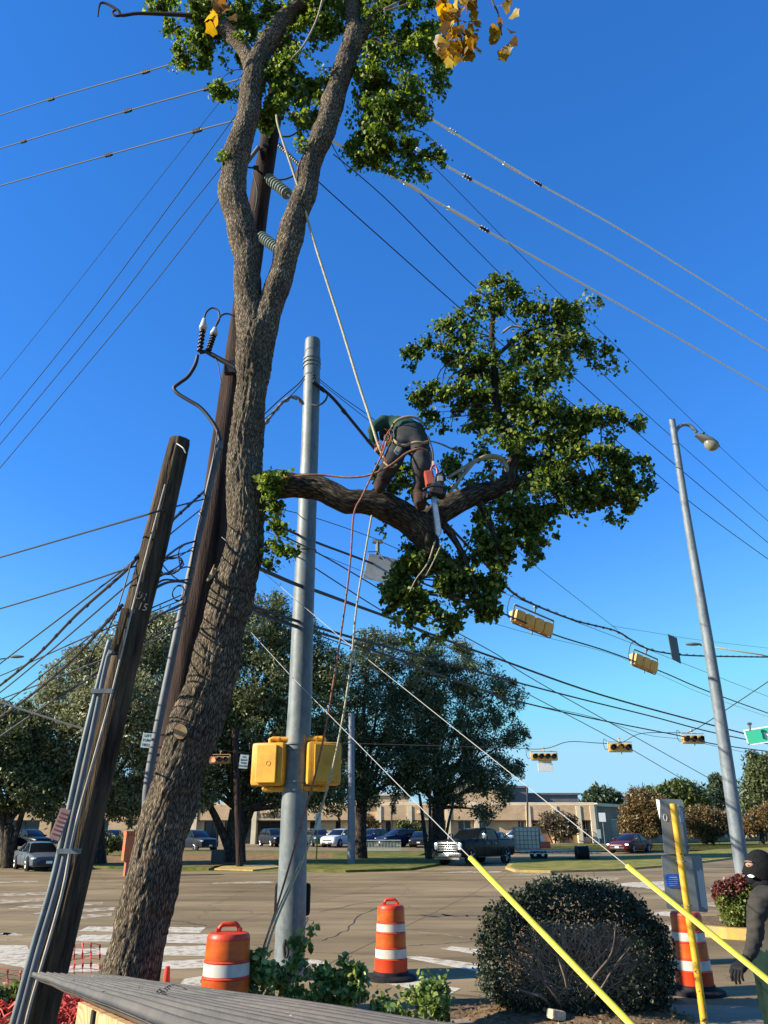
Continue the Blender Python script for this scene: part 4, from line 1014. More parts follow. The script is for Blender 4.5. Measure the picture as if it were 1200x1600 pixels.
mb.tube(P, Q, n=8, smooth=4); mb.build('ground_wire_moulding', mat('pale_moulding', (.4, .37, .32), rough=.7, var=.3, scale=6), cpole, smooth=True)
a, b = W(190, 950, YC - .28), W(171, 1022, YC - .3)
MB().prism([a, a + Vector((.055, 0, 0)), b + Vector((.05, 0, 0)), b], (0, .05, 0)).build('splint_board', M_WOODP, cpole)
for (x, y) in ((108, 1330), (160, 1080)):
    MB().box(W(x, y, YC - .36), (.17, .03, .035)).build('pipe_strap', M_GALV, cpole)
MB().tube([W(276, 693, YC - .26), W(286, 700, YC - .28), W(290, 708, YC - .26)], .005, n=5, smooth=3).build('loose_wire', M_WIREL, cpole)
# weathered pink sign plate on the pipes
c = W(94, 1288, YC - .42); s_ = S(0, 1288, YC - .42)
Mt = Matrix.Rotation(R(-14), 3, 'Y').inverted()
Mt = Matrix.Rotation(R(15), 3, 'Y')
sp_o = MB().box(c, (17 * s_, .012, 46 * s_), rot=Mt, bev=.004).build('sign_plate', mat('faded_pink_sign', (.20, .11, .105), rough=.7, col2=(.27, .20, .19), scale=6, detail=8), cpole)
mb = MB()
for i in range(6):
    mb.box(c + Mt @ Vector((0, -.009, (16 - i * 6.2) * s_)), (11 * s_, .003, 2.2 * s_), rot=Mt)
mb.build('faded_print', mat('faded_red_print', (.15, .05, .05), rough=.7), sp_o)
M_STEN = mat('stencil_white', (.11, .11, .11), rough=.8)
tilt = Matrix.Rotation(R(14), 3, 'Y') @ FACE
for tx, py, px_ in (('U1', 939, 228), ('15', 955, 230)):
    p_ = W(px_, py, YC - .0); Rr = 21 * S(0, py, YC)
    text_mesh('stencil_number', tx, .095, tilt, p_ + Vector((0, -Rr - .012, 0)), M_STEN, cpole, depth=.006)

# steel signal pole in the centre
YS = 12.5
pb = W(452, 1520, YS); pb.z = 0
spole = empty('steel_signal_pole', tuple(pb), 'thick grey galvanised steel pole in the middle carrying yellow pedestrian signals', 'pole')
mb = MB(); P, Q = pxpath([(451, 1528, 56), (452, 1500, 47), (455, 1430, 46), (458, 1330, 43), (461, 1230, 40), (466, 1150, 38), (469, 1100, 37), (472, 1000, 34), (476, 900, 32), (480, 800, 29), (484, 700, 27), (487, 600, 26), (488.5, 536, 24), (488.5, 532, 23)], YS)
P[0].z = 0
mb.tube(P, Q, n=48); mb.build('pole', M_GALV, spole, smooth=True, autosmooth=40)
mb = MB()
for (x, y, w) in ((487.5, 562, 27), (487.3, 568, 28), (487.2, 574, 27.5), (477.5, 861, 34), (464, 1163, 42), (463.5, 1171, 41), (461, 1222, 42.5), (460.5, 1235, 42.5)):
    P, Q = pxpath([(x, y + 1.3, w), (x, y - 1.3, w)], YS); mb.tube(P, Q, n=40)
mb.build('band', M_GALVD, spole, smooth=True, autosmooth=30)
s_ = S(0, 1405, YS + .3)
MB().box(W(457, 1405, YS + .3), (56 * s_, .12, 46 * s_), bev=.05).build('control_panel', M_BLACK, spole)
mb = MB(); P, Q = pxpath([(446, 1468, 5), (444, 1480, 5), (446, 1496, 5), (450, 1488, 5), (449, 1472, 5)], YS - .3); mb.tube(P, Q, n=8, smooth=3); mb.build('cable_hook', M_DKMET, spole)

# pedestrian signals, seen from behind
def ped_signal(px, py, side, label):
    Y = YS - .1; c = W(px, py, Y); s = S(px, py, Y)
    root = empty('pedestrian_signal', tuple(c), label, 'traffic signal', 'pedestrian signals on the steel pole')
    w, h = 54 * s, 64 * s
    a = R(-16 * side); M = rotz(a)
    o = MB().box(c + Vector((0, .02, 0)), (w, .24, h), rot=M, bev=.055).build('housing', M_YELP, root, smooth=True, autosmooth=50)
    MB().box(c + M @ Vector((0, -.125, 0)), (w * .62, .03, h * .88), rot=M, bev=.012).build('back_panel', M_YELP, o)
    d = []
    for k in range(20):
        t = 2 * math.pi * k / 20; d.append(c + M @ Vector((.035 * math.cos(t) + w * .08, -.143, .035 * math.sin(t))))
    MB().tube(d + d[:1], .003, n=5).build('emblem', mat('dark_yellow', (.45, .22, .012), rough=.6), o)
    MB().box(c + M @ Vector((-side * (w / 2 + .015) * 1, .12, 0)), (.05, .16, h * 1.03), rot=M, bev=.015).build('visor', M_DKMET, root)
    MB().box(c + M @ Vector((-side * (w / 2 + .012), .02, h * .05)), (.04, .05, .06), rot=M, bev=.01).build('latch', M_YELP, root)
    for sg, dz in ((1, .05), (-1, -.045)):
        z = c.z + sg * h / 2 + dz
        mb = MB(); x0 = c.x + side * 1 * (0 if sg > 0 else -.06); x1 = c.x + side * w * .62
        mb.tube([(x0, Y, z - sg * .07), (x0, Y, z), (x0 + side * .03, Y, z + sg * .01), (x1, Y, z)], .038, n=12)
        mb.tube([(x0 + side * .10, Y, z), (x0 + side * .14, Y, z)], .048, n=12)
        mb.box((x1, Y, z), (.08, .12, .12), bev=.012)
        mb.build('bracket', M_YELP, root, smooth=False)
    return root
ped_signal(421, 1194, 1, 'left one of the two yellow pedestrian signals strapped to the steel pole')
ped_signal(505, 1193, -1, 'right one of the two yellow pedestrian signals strapped to the steel pole')

# street light at right
YR = 18.3
pb = W(1177, 1462, YR); pb.z = .2
sl = empty('street_light', tuple(pb), 'leaning-looking grey steel street light pole with one lamp, at the right', 'street light')
mb = MB(); P, Q = pxpath([(1178, 1462, 26), (1172, 1430, 24), (1163, 1380, 22.5), (1151, 1300, 21.5), (1137, 1200, 20), (1122, 1100, 18), (1106, 1000, 16), (1089, 900, 14), (1072, 800, 12), (1057, 700, 10), (1050, 656, 9.5)], YR)
P[0].z = .2
mb.tube(P, Q, n=32); mb.build('pole', M_GALVD, sl, smooth=True, autosmooth=40)
MB().tube([P[0] - Vector((0, 0, .02)), P[0] + Vector((0, 0, .05))], .3, n=4).build('base_plate', M_GALVD, sl)
mb = MB(); P, Q = pxpath([(1055, 684, 6), (1057, 672, 6), (1066, 664, 5.5), (1078, 665, 5.5), (1089, 676, 5.5)], YR); mb.tube(P, Q, n=12, smooth=5); mb.build('arm', M_GALVD, sl, smooth=True)
c = W(1105, 689, YR); ax = (W(1125, 698, YR) - W(1087, 679, YR)).normalized(); sc_ = S(0, 690, YR)
ML = Matrix((ax, Vector((0, 1, 0)), ax.cross(Vector((0, 1, 0))))).transposed()
def ell(mb, c, rx, ry, rz, M, lo=-90, hi=90, n=20, k=8):
    pr = []
    base = len(mb.v)
    for i in range(k + 1):
        t = R(lo + (hi - lo) * i / k)
        for j in range(n):
            a = 2 * math.pi * j / n
            mb.v.append(tuple(Vector(c) + M @ Vector((rx * math.cos(t) * math.cos(a), ry * math.cos(t) * math.sin(a), rz * math.sin(t)))))
    for i in range(k):
        for j in range(n):
            q = (j + 1) % n; mb.face((base + i * n + j, base + i * n + q, base + (i + 1) * n + q, base + (i + 1) * n + j))
    mb.face([base + j for j in range(n)][::-1]); mb.face([base + k * n + j for j in range(n)])
    return mb
secs = []
for t, w, h, zz in ((-1, 3.5, 3.5, 0), (-.7, 6, 5, .5), (-.3, 9, 6.5, 0), (.2, 11, 7, 0), (.7, 9, 5, 0), (1.0, 4, 2, -1)):
    secs.append([c + ML @ Vector((t * 20 * sc_, w * sc_ * math.cos(a), (zz + h * math.sin(a) * (1 if math.sin(a) > 0 else .55)) * sc_)) for a in [2 * math.pi * i / 16 for i in range(16)]])
# ML z axis may point down; keep the dome below
dn = -1 if (ML @ Vector((0, 0, 1))).z > 0 else 1
hd = MB().loft(secs).build('lamp_head', mat('lamp_grey_paint', (.11, .12, .115), rough=.6, var=.1), sl, smooth=True, autosmooth=50)
ell(MB(), c + ax * .14 + Vector((0, 0, -.02)), 12 * sc_, 10 * sc_, 13 * sc_, ML, 0, 90 * 1).build('lens', mat('lamp_refractor', (.22, .215, .16), rough=.15), hd, smooth=True) if dn > 0 else ell(MB(), c + ax * .14, 12 * sc_, 10 * sc_, 13 * sc_, ML, -90, 0).build('lens', mat('lamp_refractor', (.22, .215, .16), rough=.15), hd, smooth=True)
MB().tube([c - ax * .1 + Vector((0, 0, .1)), c - ax * .1 + Vector((0, 0, .19))], .05, n=12).build('photocell', M_DKMET, hd)

# grey lamp post and other slim posts across the road
def post(name, label, cat, px, pyb, pyt, w, m, Y, lean=0, group=None):
    b = W(px, pyb, Y); b.z = gz(Y)
    r = w / 2 * S(0, pyt, Y)
    t = W(px + lean, pyt, Y)
    o = MB().tube([b, t], [r * 1.15, r], n=16).build(name, m, None, smooth=True, autosmooth=40, loc=tuple(b))
    return tag(o, label, cat, group)
post('lamp_post', 'plain grey steel post in front of the dark tree left of the pickup', 'post', 549, 1338, 1115, 10, mat('blue_grey_steel', (.13, .15, .19), rough=.5, metal=.3, var=.15), 50)
post('wooden_post', 'slim brown wooden utility post beside the oak behind the red signal', 'utility pole', 375, 1349, 1140, 9, M_WOODR, 47.5, lean=-8)
post('black_post', 'thin black post in front of the lit school wall right of the pickup', 'post', 824, 1312, 1230, 2.6, M_DKMET, 92)
post('black_post', 'thin black post left of the pickup before the school wall', 'post', 612, 1316, 1252, 2.2, M_DKMET, 88)
# ================================================================ WIRES
def wire(label, pts, w, m=M_CABLE, name='cable', cat='cable', group=None, n=6, sm=6, wrap=0):
    """pts [(px,py,Y)], w = thickness in millimetres"""
    P = [W(*p) for p in pts]
    r = w / 2000
    mb = MB().tube(P, r, n=n, smooth=sm if len(P) > 2 else 0)
    if wrap:
        Q, _ = resample(P, [r] * len(P), 1)
        tot = []; 
        for a, b in zip(Q, Q[1:]):
            k = max(1, int((b - a).length / wrap))
            for i in range(k):
                c = a.lerp(b, (i + .5) / k); d = (b - a).normalized()
                mb.tube([c - d * r * 1.6, c + d * r * 1.6], [r * 1.45, r * 1.2], n=6)
    o = mb.build(name, m, None, smooth=True, autosmooth=50, loc=P[0])
    return tag(o, label, cat, group)
def clamp_mesh(mb, x, y, Y, d, r=.03):
    c = W(x, y, Y)
    for k in (-1, 0, 1): mb.tube([c + d * (k * .1 - .035), c + d * (k * .1 + .035)], [r, r * .8], n=7)
    mb.tube([c - d * .16, c + d * .16], r * .6, n=6)
GP = 'high voltage lines'
def hv(label, pts, clamps, w=32, m=M_WIREM, armored=None):
    P = [W(*p) for p in pts]
    root = empty('power_line', tuple(P[0]), label, 'power line', GP)
    MB().tube(P, w / 2000, n=7, smooth=6 if len(P) > 2 else 0).build('conductor', m, root, smooth=True)
    for (x, y, Y) in clamps:
        # nearest wire direction
        d = (P[-1] - P[0]).normalized(); mb = MB(); clamp_mesh(mb, x, y, Y, d, .05); mb.build('clamp', M_DKMET, root)
    for (a, b) in (armored or []):
        MB().tube([W(*a), W(*b)], w / 2000 * 1.5, n=7).build('splice_sleeve', M_WIREL, root)
    return root
# left, going to the crown
hv('topmost power line at the upper left, running from the left edge into the crown', [(-30, 190, 17), (80, 154.5, 15), (228, 112, 12.5), (330, 82, 11)], [(80, 155, 15), (228, 112, 12.5)])
hv('middle one of three power lines at the upper left, ending in the small leaf tuft', [(-30, 241, 17), (37, 221, 15.8), (200, 173, 13), (325, 138, 11.3), (400, 116, 10.2)], [(37, 221, 15.8), (200, 173, 13), (325, 138, 11.3)])
hv('lowest of three power lines at the upper left, running behind the left tree fork', [(-30, 299, 17), (170, 242, 13.6), (308, 204, 11.3), (375, 187, 10.4)], [(170, 242, 13.6), (308, 204, 11.3)])
# right, sun brightness put into a near-white wire colour
hv('topmost bright power line at the right, leaving the crown and falling to the right edge', [(600, 141, 12), (705, 205, 13.5), (840, 286, 16), (1000, 377, 20), (1230, 521, 30)], [(708, 206, 13.6), (841, 287, 16)], 58, M_WIREL, [((787, 255, 15), (812, 270, 15.4))])
hv('middle bright power line at the right, parallel between two others', [(650, 232, 12), (730, 277, 13.3), (820, 325, 15), (1000, 426, 19), (1230, 566, 28)], [(730, 277, 13.3)], 58, M_WIREL)
hv('lowest bright power line at the right, starting at the utility pole insulators', [(445, 172, 9.9), (492, 203, 10.3), (560, 244, 11), (640, 290, 12), (755, 357, 14), (1000, 494, 19), (1230, 627, 27)], [(757, 358, 14)], 58, M_WIREL, [((700, 325, 13), (740, 348, 13.7)), ((632, 285, 11.9), (655, 298, 12.2))])
GG = 'guy wires to the left'
for lb, pts in (('thin guy wire at the upper left, steepest and outermost of four', [(-30, 629, 15), (75, 500, 13.4), (230, 303, 11.4), (342, 161, 10.2), (385, 108, 9.9)]),
                ('guy wire at the upper left, second of four counted from the outside', [(-30, 700, 15), (0, 664, 14.6), (132, 500, 13), (255, 335, 11.4), (367, 182, 10.1), (405, 130, 9.9)]),
                ('guy wire at the upper left, third of four counted from the outside', [(-30, 728, 15), (0, 694, 14.6), (160, 500, 12.6), (262, 366, 11.2), (345, 262, 10.2), (415, 170, 9.9)]),
                ('innermost of four guy wires at the upper left, ending left of the fork', [(-30, 763, 15), (0, 731, 14.6), (194, 500, 12.2), (280, 393, 11), (345, 307, 10.2), (410, 222, 9.9)])):
    wire(lb, pts, 17 if 'third' in lb or 'second' in lb or 'innermost' in lb else 11, M_WIREM, 'guy_wire', 'guy wire', GG)
GD = 'dark lines crossing behind the right crown'
wire('dark line from the utility pole down right behind the climber crown, lowest of four', [(436, 224, 10), (500, 286, 10.8), (600, 376, 12), (740, 500, 14), (892, 629, 17), (1017, 733, 20), (1100, 801, 22), (1230, 895, 26)], 24, name='power_line', cat='power line', group=GD)
wire('dark line crossing behind the right crown, second lowest of four', [(520, 240, 11), (600, 308, 12), (692, 400, 13), (750, 456, 14), (900, 592, 17), (958, 644, 18), (1058, 729, 20), (1230, 873, 26)], 24, name='power_line', cat='power line', group=GD)
wire('dark line crossing behind the right crown, second highest of four', [(652, 298, 12.5), (752, 398, 14), (779, 425, 14.5), (950, 592, 17.5), (1100, 727, 21), (1230, 840, 26)], 20, name='power_line', cat='power line', group=GD)
wire('dark line crossing behind the right crown, highest of four, passing over the street lamp', [(640, 230, 12.5), (682, 265, 13), (815, 400, 15), (887, 471, 16.5), (942, 521, 17.5), (1096, 671, 21.5), (1230, 795, 26)], 16, name='power_line', cat='power line', group=GD)
wire('long dark line behind the fork from the utility pole, beside the pale climbing rope', [(437, 205, 9.9), (452, 245, 9.9), (470, 300, 9.8)], 14, M_WIREM)
# pole top cables on the steel pole
wire('thick black span cable from the steel pole to the yellow signals and right edge', [(489, 596, 12.3), (520, 622, 12.6), (555, 664, 13), (598, 715, 13.6), (680, 800, 15.5), (765, 888, 18), (800, 925, 19.5), (835, 945, 21), (900, 970, 23.5), (960, 985, 26), (985, 999, 27), (1010, 1013, 28), (1045, 1021, 29), (1100, 1025, 31), (1230, 1027, 36)], 62, name='span_cable', wrap=.55)
wire('thin support wire from the steel pole top down to the span cable bend', [(489, 584, 12.3), (530, 617, 13), (600, 668, 14.3), (720, 770, 17), (804, 857, 20), (890, 926, 23), (965, 984, 26)], 16, M_CABLE, 'support_wire', 'wire')
wire('second thin wire under the upper support wire by the steel pole top', [(489, 588, 12.3), (530, 621, 13), (600, 676, 14.3), (660, 726, 15.6)], 14, M_CABLE, 'support_wire', 'wire')
wire('short black loop of cable on the right side of the steel pole', [(487, 632, 12.25), (498, 633, 12.2), (508, 626, 12.2), (512, 616, 12.5)], 38)
wire('thick twisted cable bending from the steel pole left behind the tree', [(474, 632, 12.2), (466, 622, 12.1), (455, 620, 12), (440, 630, 11.8), (425, 648, 11.5), (408, 670, 11.2), (395, 690, 11)], 60, mat('taped_cable', (.03, .03, .035), rough=.5, col2=(.3, .32, .34), scale=9, detail=3), wrap=.35)
wire('upper thin cable from the steel pole left to the tree', [(476, 588, 12.3), (466, 600, 12.1), (440, 622, 11.7), (408, 652, 11.2), (390, 668, 11)], 22)
wire('lower thin cable from the steel pole left to the tree', [(476, 592, 12.3), (466, 606, 12.1), (440, 632, 11.7), (408, 660, 11.2), (390, 678, 11)], 18)
# middle cables
wire('black cable passing along the bottoms of the two near yellow signals', [(404, 806, 11), (447, 827, 12), (493, 847, 13), (573, 877, 15), (717, 933, 18.5), (797, 963, 21), (870, 993, 23), (950, 1018, 26), (1035, 1050, 29), (1108, 1081, 32), (1230, 1125, 38)], 45)
wire('thin wire carrying the blank white-bracketed sign behind the limb', [(404, 788, 11.5), (495, 810, 13), (590, 843, 15), (615, 855, 15.5), (760, 915, 18.5), (870, 960, 22), (1000, 1010, 26), (1230, 1100, 34)], 15, M_CABLE, 'wire', 'wire')
wire('very thin wire below the cable of the near yellow signals', [(404, 826, 12), (530, 878, 15), (775, 975, 20), (950, 1020, 26), (1035, 1056, 28), (1108, 1088, 31), (1230, 1130, 36)], 12, M_WIREM, 'wire', 'wire')
wire('thickest black cable crossing behind the steel pole above the background trees', [(396, 884, 10.5), (460, 912, 12), (493, 923, 13), (553, 945, 15), (613, 967, 17), (697, 1000, 20), (780, 1030, 23), (940, 1086, 28), (1116, 1134, 34), (1230, 1163, 40)], 62)
wire('black cable crossing the dark trees, second of the thick ones', [(388, 945, 10.5), (453, 967, 12), (553, 997, 15), (613, 1013, 17), (773, 1057, 22), (907, 1092, 27), (1017, 1119, 31), (1116, 1145, 34), (1230, 1168, 40)], 50)
wire('black cable crossing the dark trees, third and lowest of the thick ones', [(388, 950, 10.5), (450, 974, 12), (560, 1008, 15), (680, 1052, 19), (789, 1090, 23), (918, 1121, 28), (1064, 1150, 33), (1119, 1163, 35), (1230, 1178, 40)], 46)
wire('thin cable below the third thick cable over the far signals', [(388, 955, 10.5), (560, 1014, 15), (740, 1072, 21), (800, 1095, 24), (920, 1119, 30), (1010, 1148, 35), (1080, 1158, 38), (1230, 1190, 45)], 20, M_WIREM)
wire('very thin wire crossing the light pole at the right above the span cable', [(955, 978, 26), (1030, 990, 28), (1100, 1001, 31), (1230, 1016, 36)], 12, M_WIREM, 'wire', 'wire')
wire('pale thin line crossing the steel pole and ending right of the street light', [(440, 836, 11.5), (513, 873, 13), (613, 932, 16), (680, 970, 18), (777, 1023, 21.5), (819, 1053, 23), (958, 1132, 27), (1115, 1220, 33), (1230, 1284, 40)], 26, M_WIREM, 'wire', 'wire')
wire('pale thin line just under another, crossing the far middle signal', [(425, 848, 11.5), (460, 867, 12.3), (593, 952, 15.5), (680, 1000, 18), (780, 1058, 21.5), (815, 1079, 23), (962, 1157, 27), (1083, 1227, 32), (1200, 1292, 38)], 24, M_WIREM, 'wire', 'wire')
wire('thin far span wire holding the three far signals', [(500, 1160, 48), (775, 1168, 46), (848, 1170, 45), (888, 1159, 44.5), (935, 1161, 44), (969, 1161, 44), (1002, 1146, 43.5), (1064, 1145, 43), (1079, 1143, 42.5), (1112, 1124, 41), (1230, 1045, 36)], 42, M_CABLE, 'span_wire', 'wire')
wire('thin far wire behind the left background oaks holding the red signal', [(100, 1130, 46), (230, 1140, 46), (345, 1172, 46), (420, 1176, 46)], 30, M_CABLE, 'span_wire', 'wire')
# left low cables
GLc = 'cables at the left pole'
wire('single dark cable from the left edge crossing the cut pole to the grey conduit', [(-30, 879, 9), (0, 871, 8.7), (120, 836, 7.4), (233, 803, 6.1), (280, 790, 7.8), (330, 777, 9.6)], 19, group=GLc)
wire('single dark cable under it from the left edge to the cut pole', [(-30, 958, 9), (0, 951, 8.7), (110, 918, 7.5), (200, 888, 6.5), (238, 878, 7.2), (300, 860, 9.5)], 17, group=GLc)
for i, (lb, w, pts) in enumerate((
        ('topmost strand of the cable bundle falling left from the cut pole', 17, [(-30, 1062, 10), (0, 1037, 9.6), (100, 961, 8), (190, 892, 6.7), (212, 872, 6.5)]),
        ('thick strand of the cable bundle just under the topmost one', 30, [(-30, 1092, 10), (0, 1071, 9.6), (60, 1022, 8.6), (120, 960, 7.6), (190, 898, 6.7), (212, 874, 6.5)]),
        ('third strand down, leaving the cut pole near the splice', 16, [(-30, 1100, 10), (0, 1082, 9.6), (70, 1025, 8.4), (140, 965, 7.3), (200, 913, 6.5), (222, 895, 6.4)]),
        ('thick cable meeting the broken board on the cut pole', 30, [(-30, 1140, 10), (0, 1121, 9.6), (60, 1077, 8.5), (120, 1024, 7.5), (180, 957, 6.5), (192, 945, 6.4)]),
        ('thin cable alongside the thick one meeting the broken board', 16, [(-30, 1122, 10), (0, 1105, 9.6), (70, 1052, 8.4), (130, 1003, 7.4), (182, 960, 6.5)]),
        ('flat running thin cable from the left edge behind the pipes', 14, [(-30, 1062, 10), (0, 1056, 9.6), (80, 1020, 8.6), (160, 985, 7.7), (240, 955, 8.3), (290, 935, 9.5)]),
        ('long cable rising from the left edge past the board to the grey conduit', 16, [(-30, 1104, 10), (0, 1093, 9.6), (90, 1058, 8.6), (167, 1028, 7.7), (240, 995, 8.4), (290, 962, 9.5)]),
        ('dark cable falling left past the oak crowns, lowest of the bundle', 26, [(-30, 1172, 10), (0, 1151, 9.6), (90, 1090, 8.5), (160, 1045, 7.6), (228, 975, 7.4), (292, 940, 9.5)]),
        ('dark cable running down right across the left oak crowns', 22, [(-30, 1085, 9.6), (0, 1097, 9.3), (60, 1117, 8.5), (127, 1138, 7.6), (160, 1150, 7.1)]),
        ('pair of thick cables between the cut pole and the tall pole, upper', 34, [(212, 872, 6.5), (262, 820, 7.8), (300, 785, 9), (322, 765, 9.6)]),
        ('cable between the cut pole and the tall pole just under the thick one', 17, [(228, 868, 6.5), (262, 838, 7.8), (290, 815, 8.8), (315, 795, 9.6)]),
        ('thin curving cable hanging from the pipes at the cut pole', 12, [(205, 880, 6.5), (192, 925, 6.4), (180, 960, 6.4), (165, 990, 6.6), (148, 1012, 6.8), (137, 1040, 7)]),
        ('pale thin cable right of the cut pole over the oak crown', 16, [(215, 1013, 6.8), (245, 1000, 7.8), (285, 975, 9.5)]),
        )):
    wire(lb, pts, w, M_WIREM if 'pale' in lb else M_CABLE, group=GLc, wrap=.4 if w >= 30 else 0)
# slack coils between the poles
def coil(label, cx, cy, r, Y, turns, w, tails, seed, sq=.75):
    rr = random.Random(seed); c = W(cx, cy, Y); s = S(0, cy, Y); P = [W(*t) for t in tails[0]]
    for i in range(turns * 10):
        a = 2 * math.pi * i / 10; q = r * s * (1 + rr.uniform(-.12, .12))
        P.append(c + Vector((q * math.cos(a), rr.uniform(-.03, .03), q * math.sin(a) * sq + q * math.cos(a) * .2)))
    P += [W(*t) for t in tails[1]]
    o = MB().tube(P, w / 2000, n=6, smooth=3).build('cable_coil', M_CABLE, None, smooth=True, loc=tuple(c))
    tag(o, label, 'cable coil', 'slack cable coils')
coil('round coil of slack black cable between the cut pole and the grey conduit', 267, 884, 17, 8, 3, 15, ([(246, 903, 6.8)], [(280, 858, 8.6), (304, 845, 9.4)]), 1, .8)
coil('small narrow coil of slack cable close to the grey conduit', 279, 926, 9, 9, 2, 13, ([(285, 935, 9.1)], [(290, 925, 9.2), (288, 945, 9.2), (278, 953, 8.8), (262, 958, 8.3)]), 2, 1.3)
for lb, pts, w in (('loose cable bundle above the round coil', [(240, 888, 6.8), (262, 868, 8), (285, 852, 9), (304, 846, 9.4)], 26), ('loose cable across the round coil', [(246, 900, 6.8), (270, 893, 8), (290, 886, 9), (302, 888, 9.4)], 20),
                   ('loose cable below the round coil with pale taped joint', [(238, 918, 6.8), (256, 906, 8), (280, 907, 9), (298, 905, 9.4)], 24), ('lowest thick loose cable between the cut pole and conduit', [(240, 920, 6.8), (262, 910, 8), (284, 909, 9), (296, 913, 9.4)], 30),
                   ('slanting loose cable through the coil', [(250, 878, 7), (270, 900, 8), (285, 909, 9), (296, 912, 9.4)], 14), ('short cable high between the cut pole and conduit', [(252, 872, 7), (275, 872, 8.4), (302, 855, 9.4)], 14),
                   ('thin cable between poles under the coils', [(232, 952, 6.8), (260, 940, 8), (283, 930, 9.2)], 15), ('cable sagging below the narrow coil', [(228, 975, 6.8), (250, 960, 8), (275, 950, 9), (284, 945, 9.3)], 18)):
    wire(lb, pts, w, group=GLc)
# the two bare guys with yellow guards, from the tall pole to the ground anchors on the right
M_STR = mat('guy_strand_grey', (.34, .34, .32), rough=.5)
M_GUARD = mat('yellow_plastic_guard', (0.46, 0.42, 0.03), rough=.5, var=.14, scale=5, spec=.3)
def guy(label, p0, p1, gx, wtop, w=13):
    a, b = W(*p0), W(*p1)
    def at_px(x):
        lo, hi = 0, 1
        for _ in range(40):
            t = (lo + hi) / 2; q = a.lerp(b, t); D = q.y * cp + (q.z - CH) * sp
            if 600 + q.x / D * F < x: lo = t
            else: hi = t
        return a.lerp(b, t)
    g = at_px(gx); d = (b - a).normalized()
    end = b + d * ((b.z - .12) / -d.z * .98 if d.z < 0 else 1)
    end = b + d * min(2.6, (end - b).length)
    root = empty('guy_wire', tuple(end), label, 'guy wire', 'guy wires with yellow guards')
    MB().tube([a, a.lerp(g, .5) + Vector((0, 0, -.04)), g, end],   .0028, n=6, smooth=0).build('strand', M_STR, root, smooth=True)
    u = d.cross(Vector((0, 0, 1))).normalized(); v = u.cross(d)
    secs = []
    L = (end - g).length
    for i in range(16):
        c = g + d * (L * i / 15)
        prof = [(-1, -.35), (-.85, .45), (-.45, .9), (0, 1.0), (.45, .9), (.85, .45), (1, -.35), (.45, -.7), (-.45, -.7)]
        secs.append([c + u * x * wtop + v * z * wtop * -.9 * (1 if v.z < 0 else -1) for x, z in prof])
    MB().loft(secs).build('yellow_guard', M_GUARD, root, smooth=True, autosmooth=40)
    return root
guy('guy wire whose yellow guard crosses in front of the round dark bush', (330, 920, 9.75), (985, 1600, 3.9), 735, .0175)
guy('guy wire whose yellow guard crosses in front of the sign post and the masked person', (345, 838, 9.75), (1200, 1532, 4.3), 980, .0185)

# ropes of the climber
M_ROPEG = mat('pale_climbing_rope', (.36, .33, .22), rough=.8, var=.3, scale=40)
M_ROPER = mat('red_brown_rope', (.25, .12, .08), rough=.8, var=.4, scale=40)
def rope(label, pts, w, m, group='ropes of the tree climber'):
    return wire(label, pts, w, m, 'rope', 'rope', group, n=8)
rope('thick pale doubled rope running from the crown down to the bent climber', [(432, 180, 8.3), (437, 205, 8.3), (470, 305, 8.4), (490, 375, 8.4), (530, 500, 8.4), (560, 598, 8.3), (577, 650, 8.25), (590, 692, 8.2), (600, 715, 8.2)], 34, M_ROPEG)
rope('red-brown rope from the climber down past the right pedestrian signal to the ground', [(604, 690, 8.1), (598, 708, 8.05), (580, 745, 8.05), (566, 775, 8.1), (553, 803, 8.2), (548, 870, 8.3), (540, 940, 8.4), (522, 1060, 8.5), (500, 1180, 8.6), (470, 1290, 8.7), (435, 1410, 8.8), (412, 1480, 8.8), (400, 1530, 8.8)], 22, M_ROPER)
rope('pale yellow rope hanging from the limb down across the right pedestrian signal', [(581, 805, 8.2), (570, 868, 8.3), (557, 950, 8.4), (548, 1040, 8.5), (534, 1130, 8.55), (512, 1230, 8.6), (475, 1340, 8.7), (435, 1430, 8.75), (412, 1500, 8.8), (402, 1540, 8.8)], 22, M_ROPEG)
rope('pale rope lying beside the others at the foot of the steel pole', [(470, 1345, 8.7), (436, 1418, 8.75), (415, 1470, 8.8), (408, 1520, 8.75)], 18, M_ROPEG)
rope('brown lanyard looping round the limb to the climber right leg', [(430, 748, 8.3), (480, 742, 8.2), (512, 743, 8.2), (545, 746, 8.15), (578, 742, 8.1), (610, 727, 8.05), (635, 708, 8.05), (655, 701, 8.05), (668, 704, 8.1)], 26, M_ROPER)

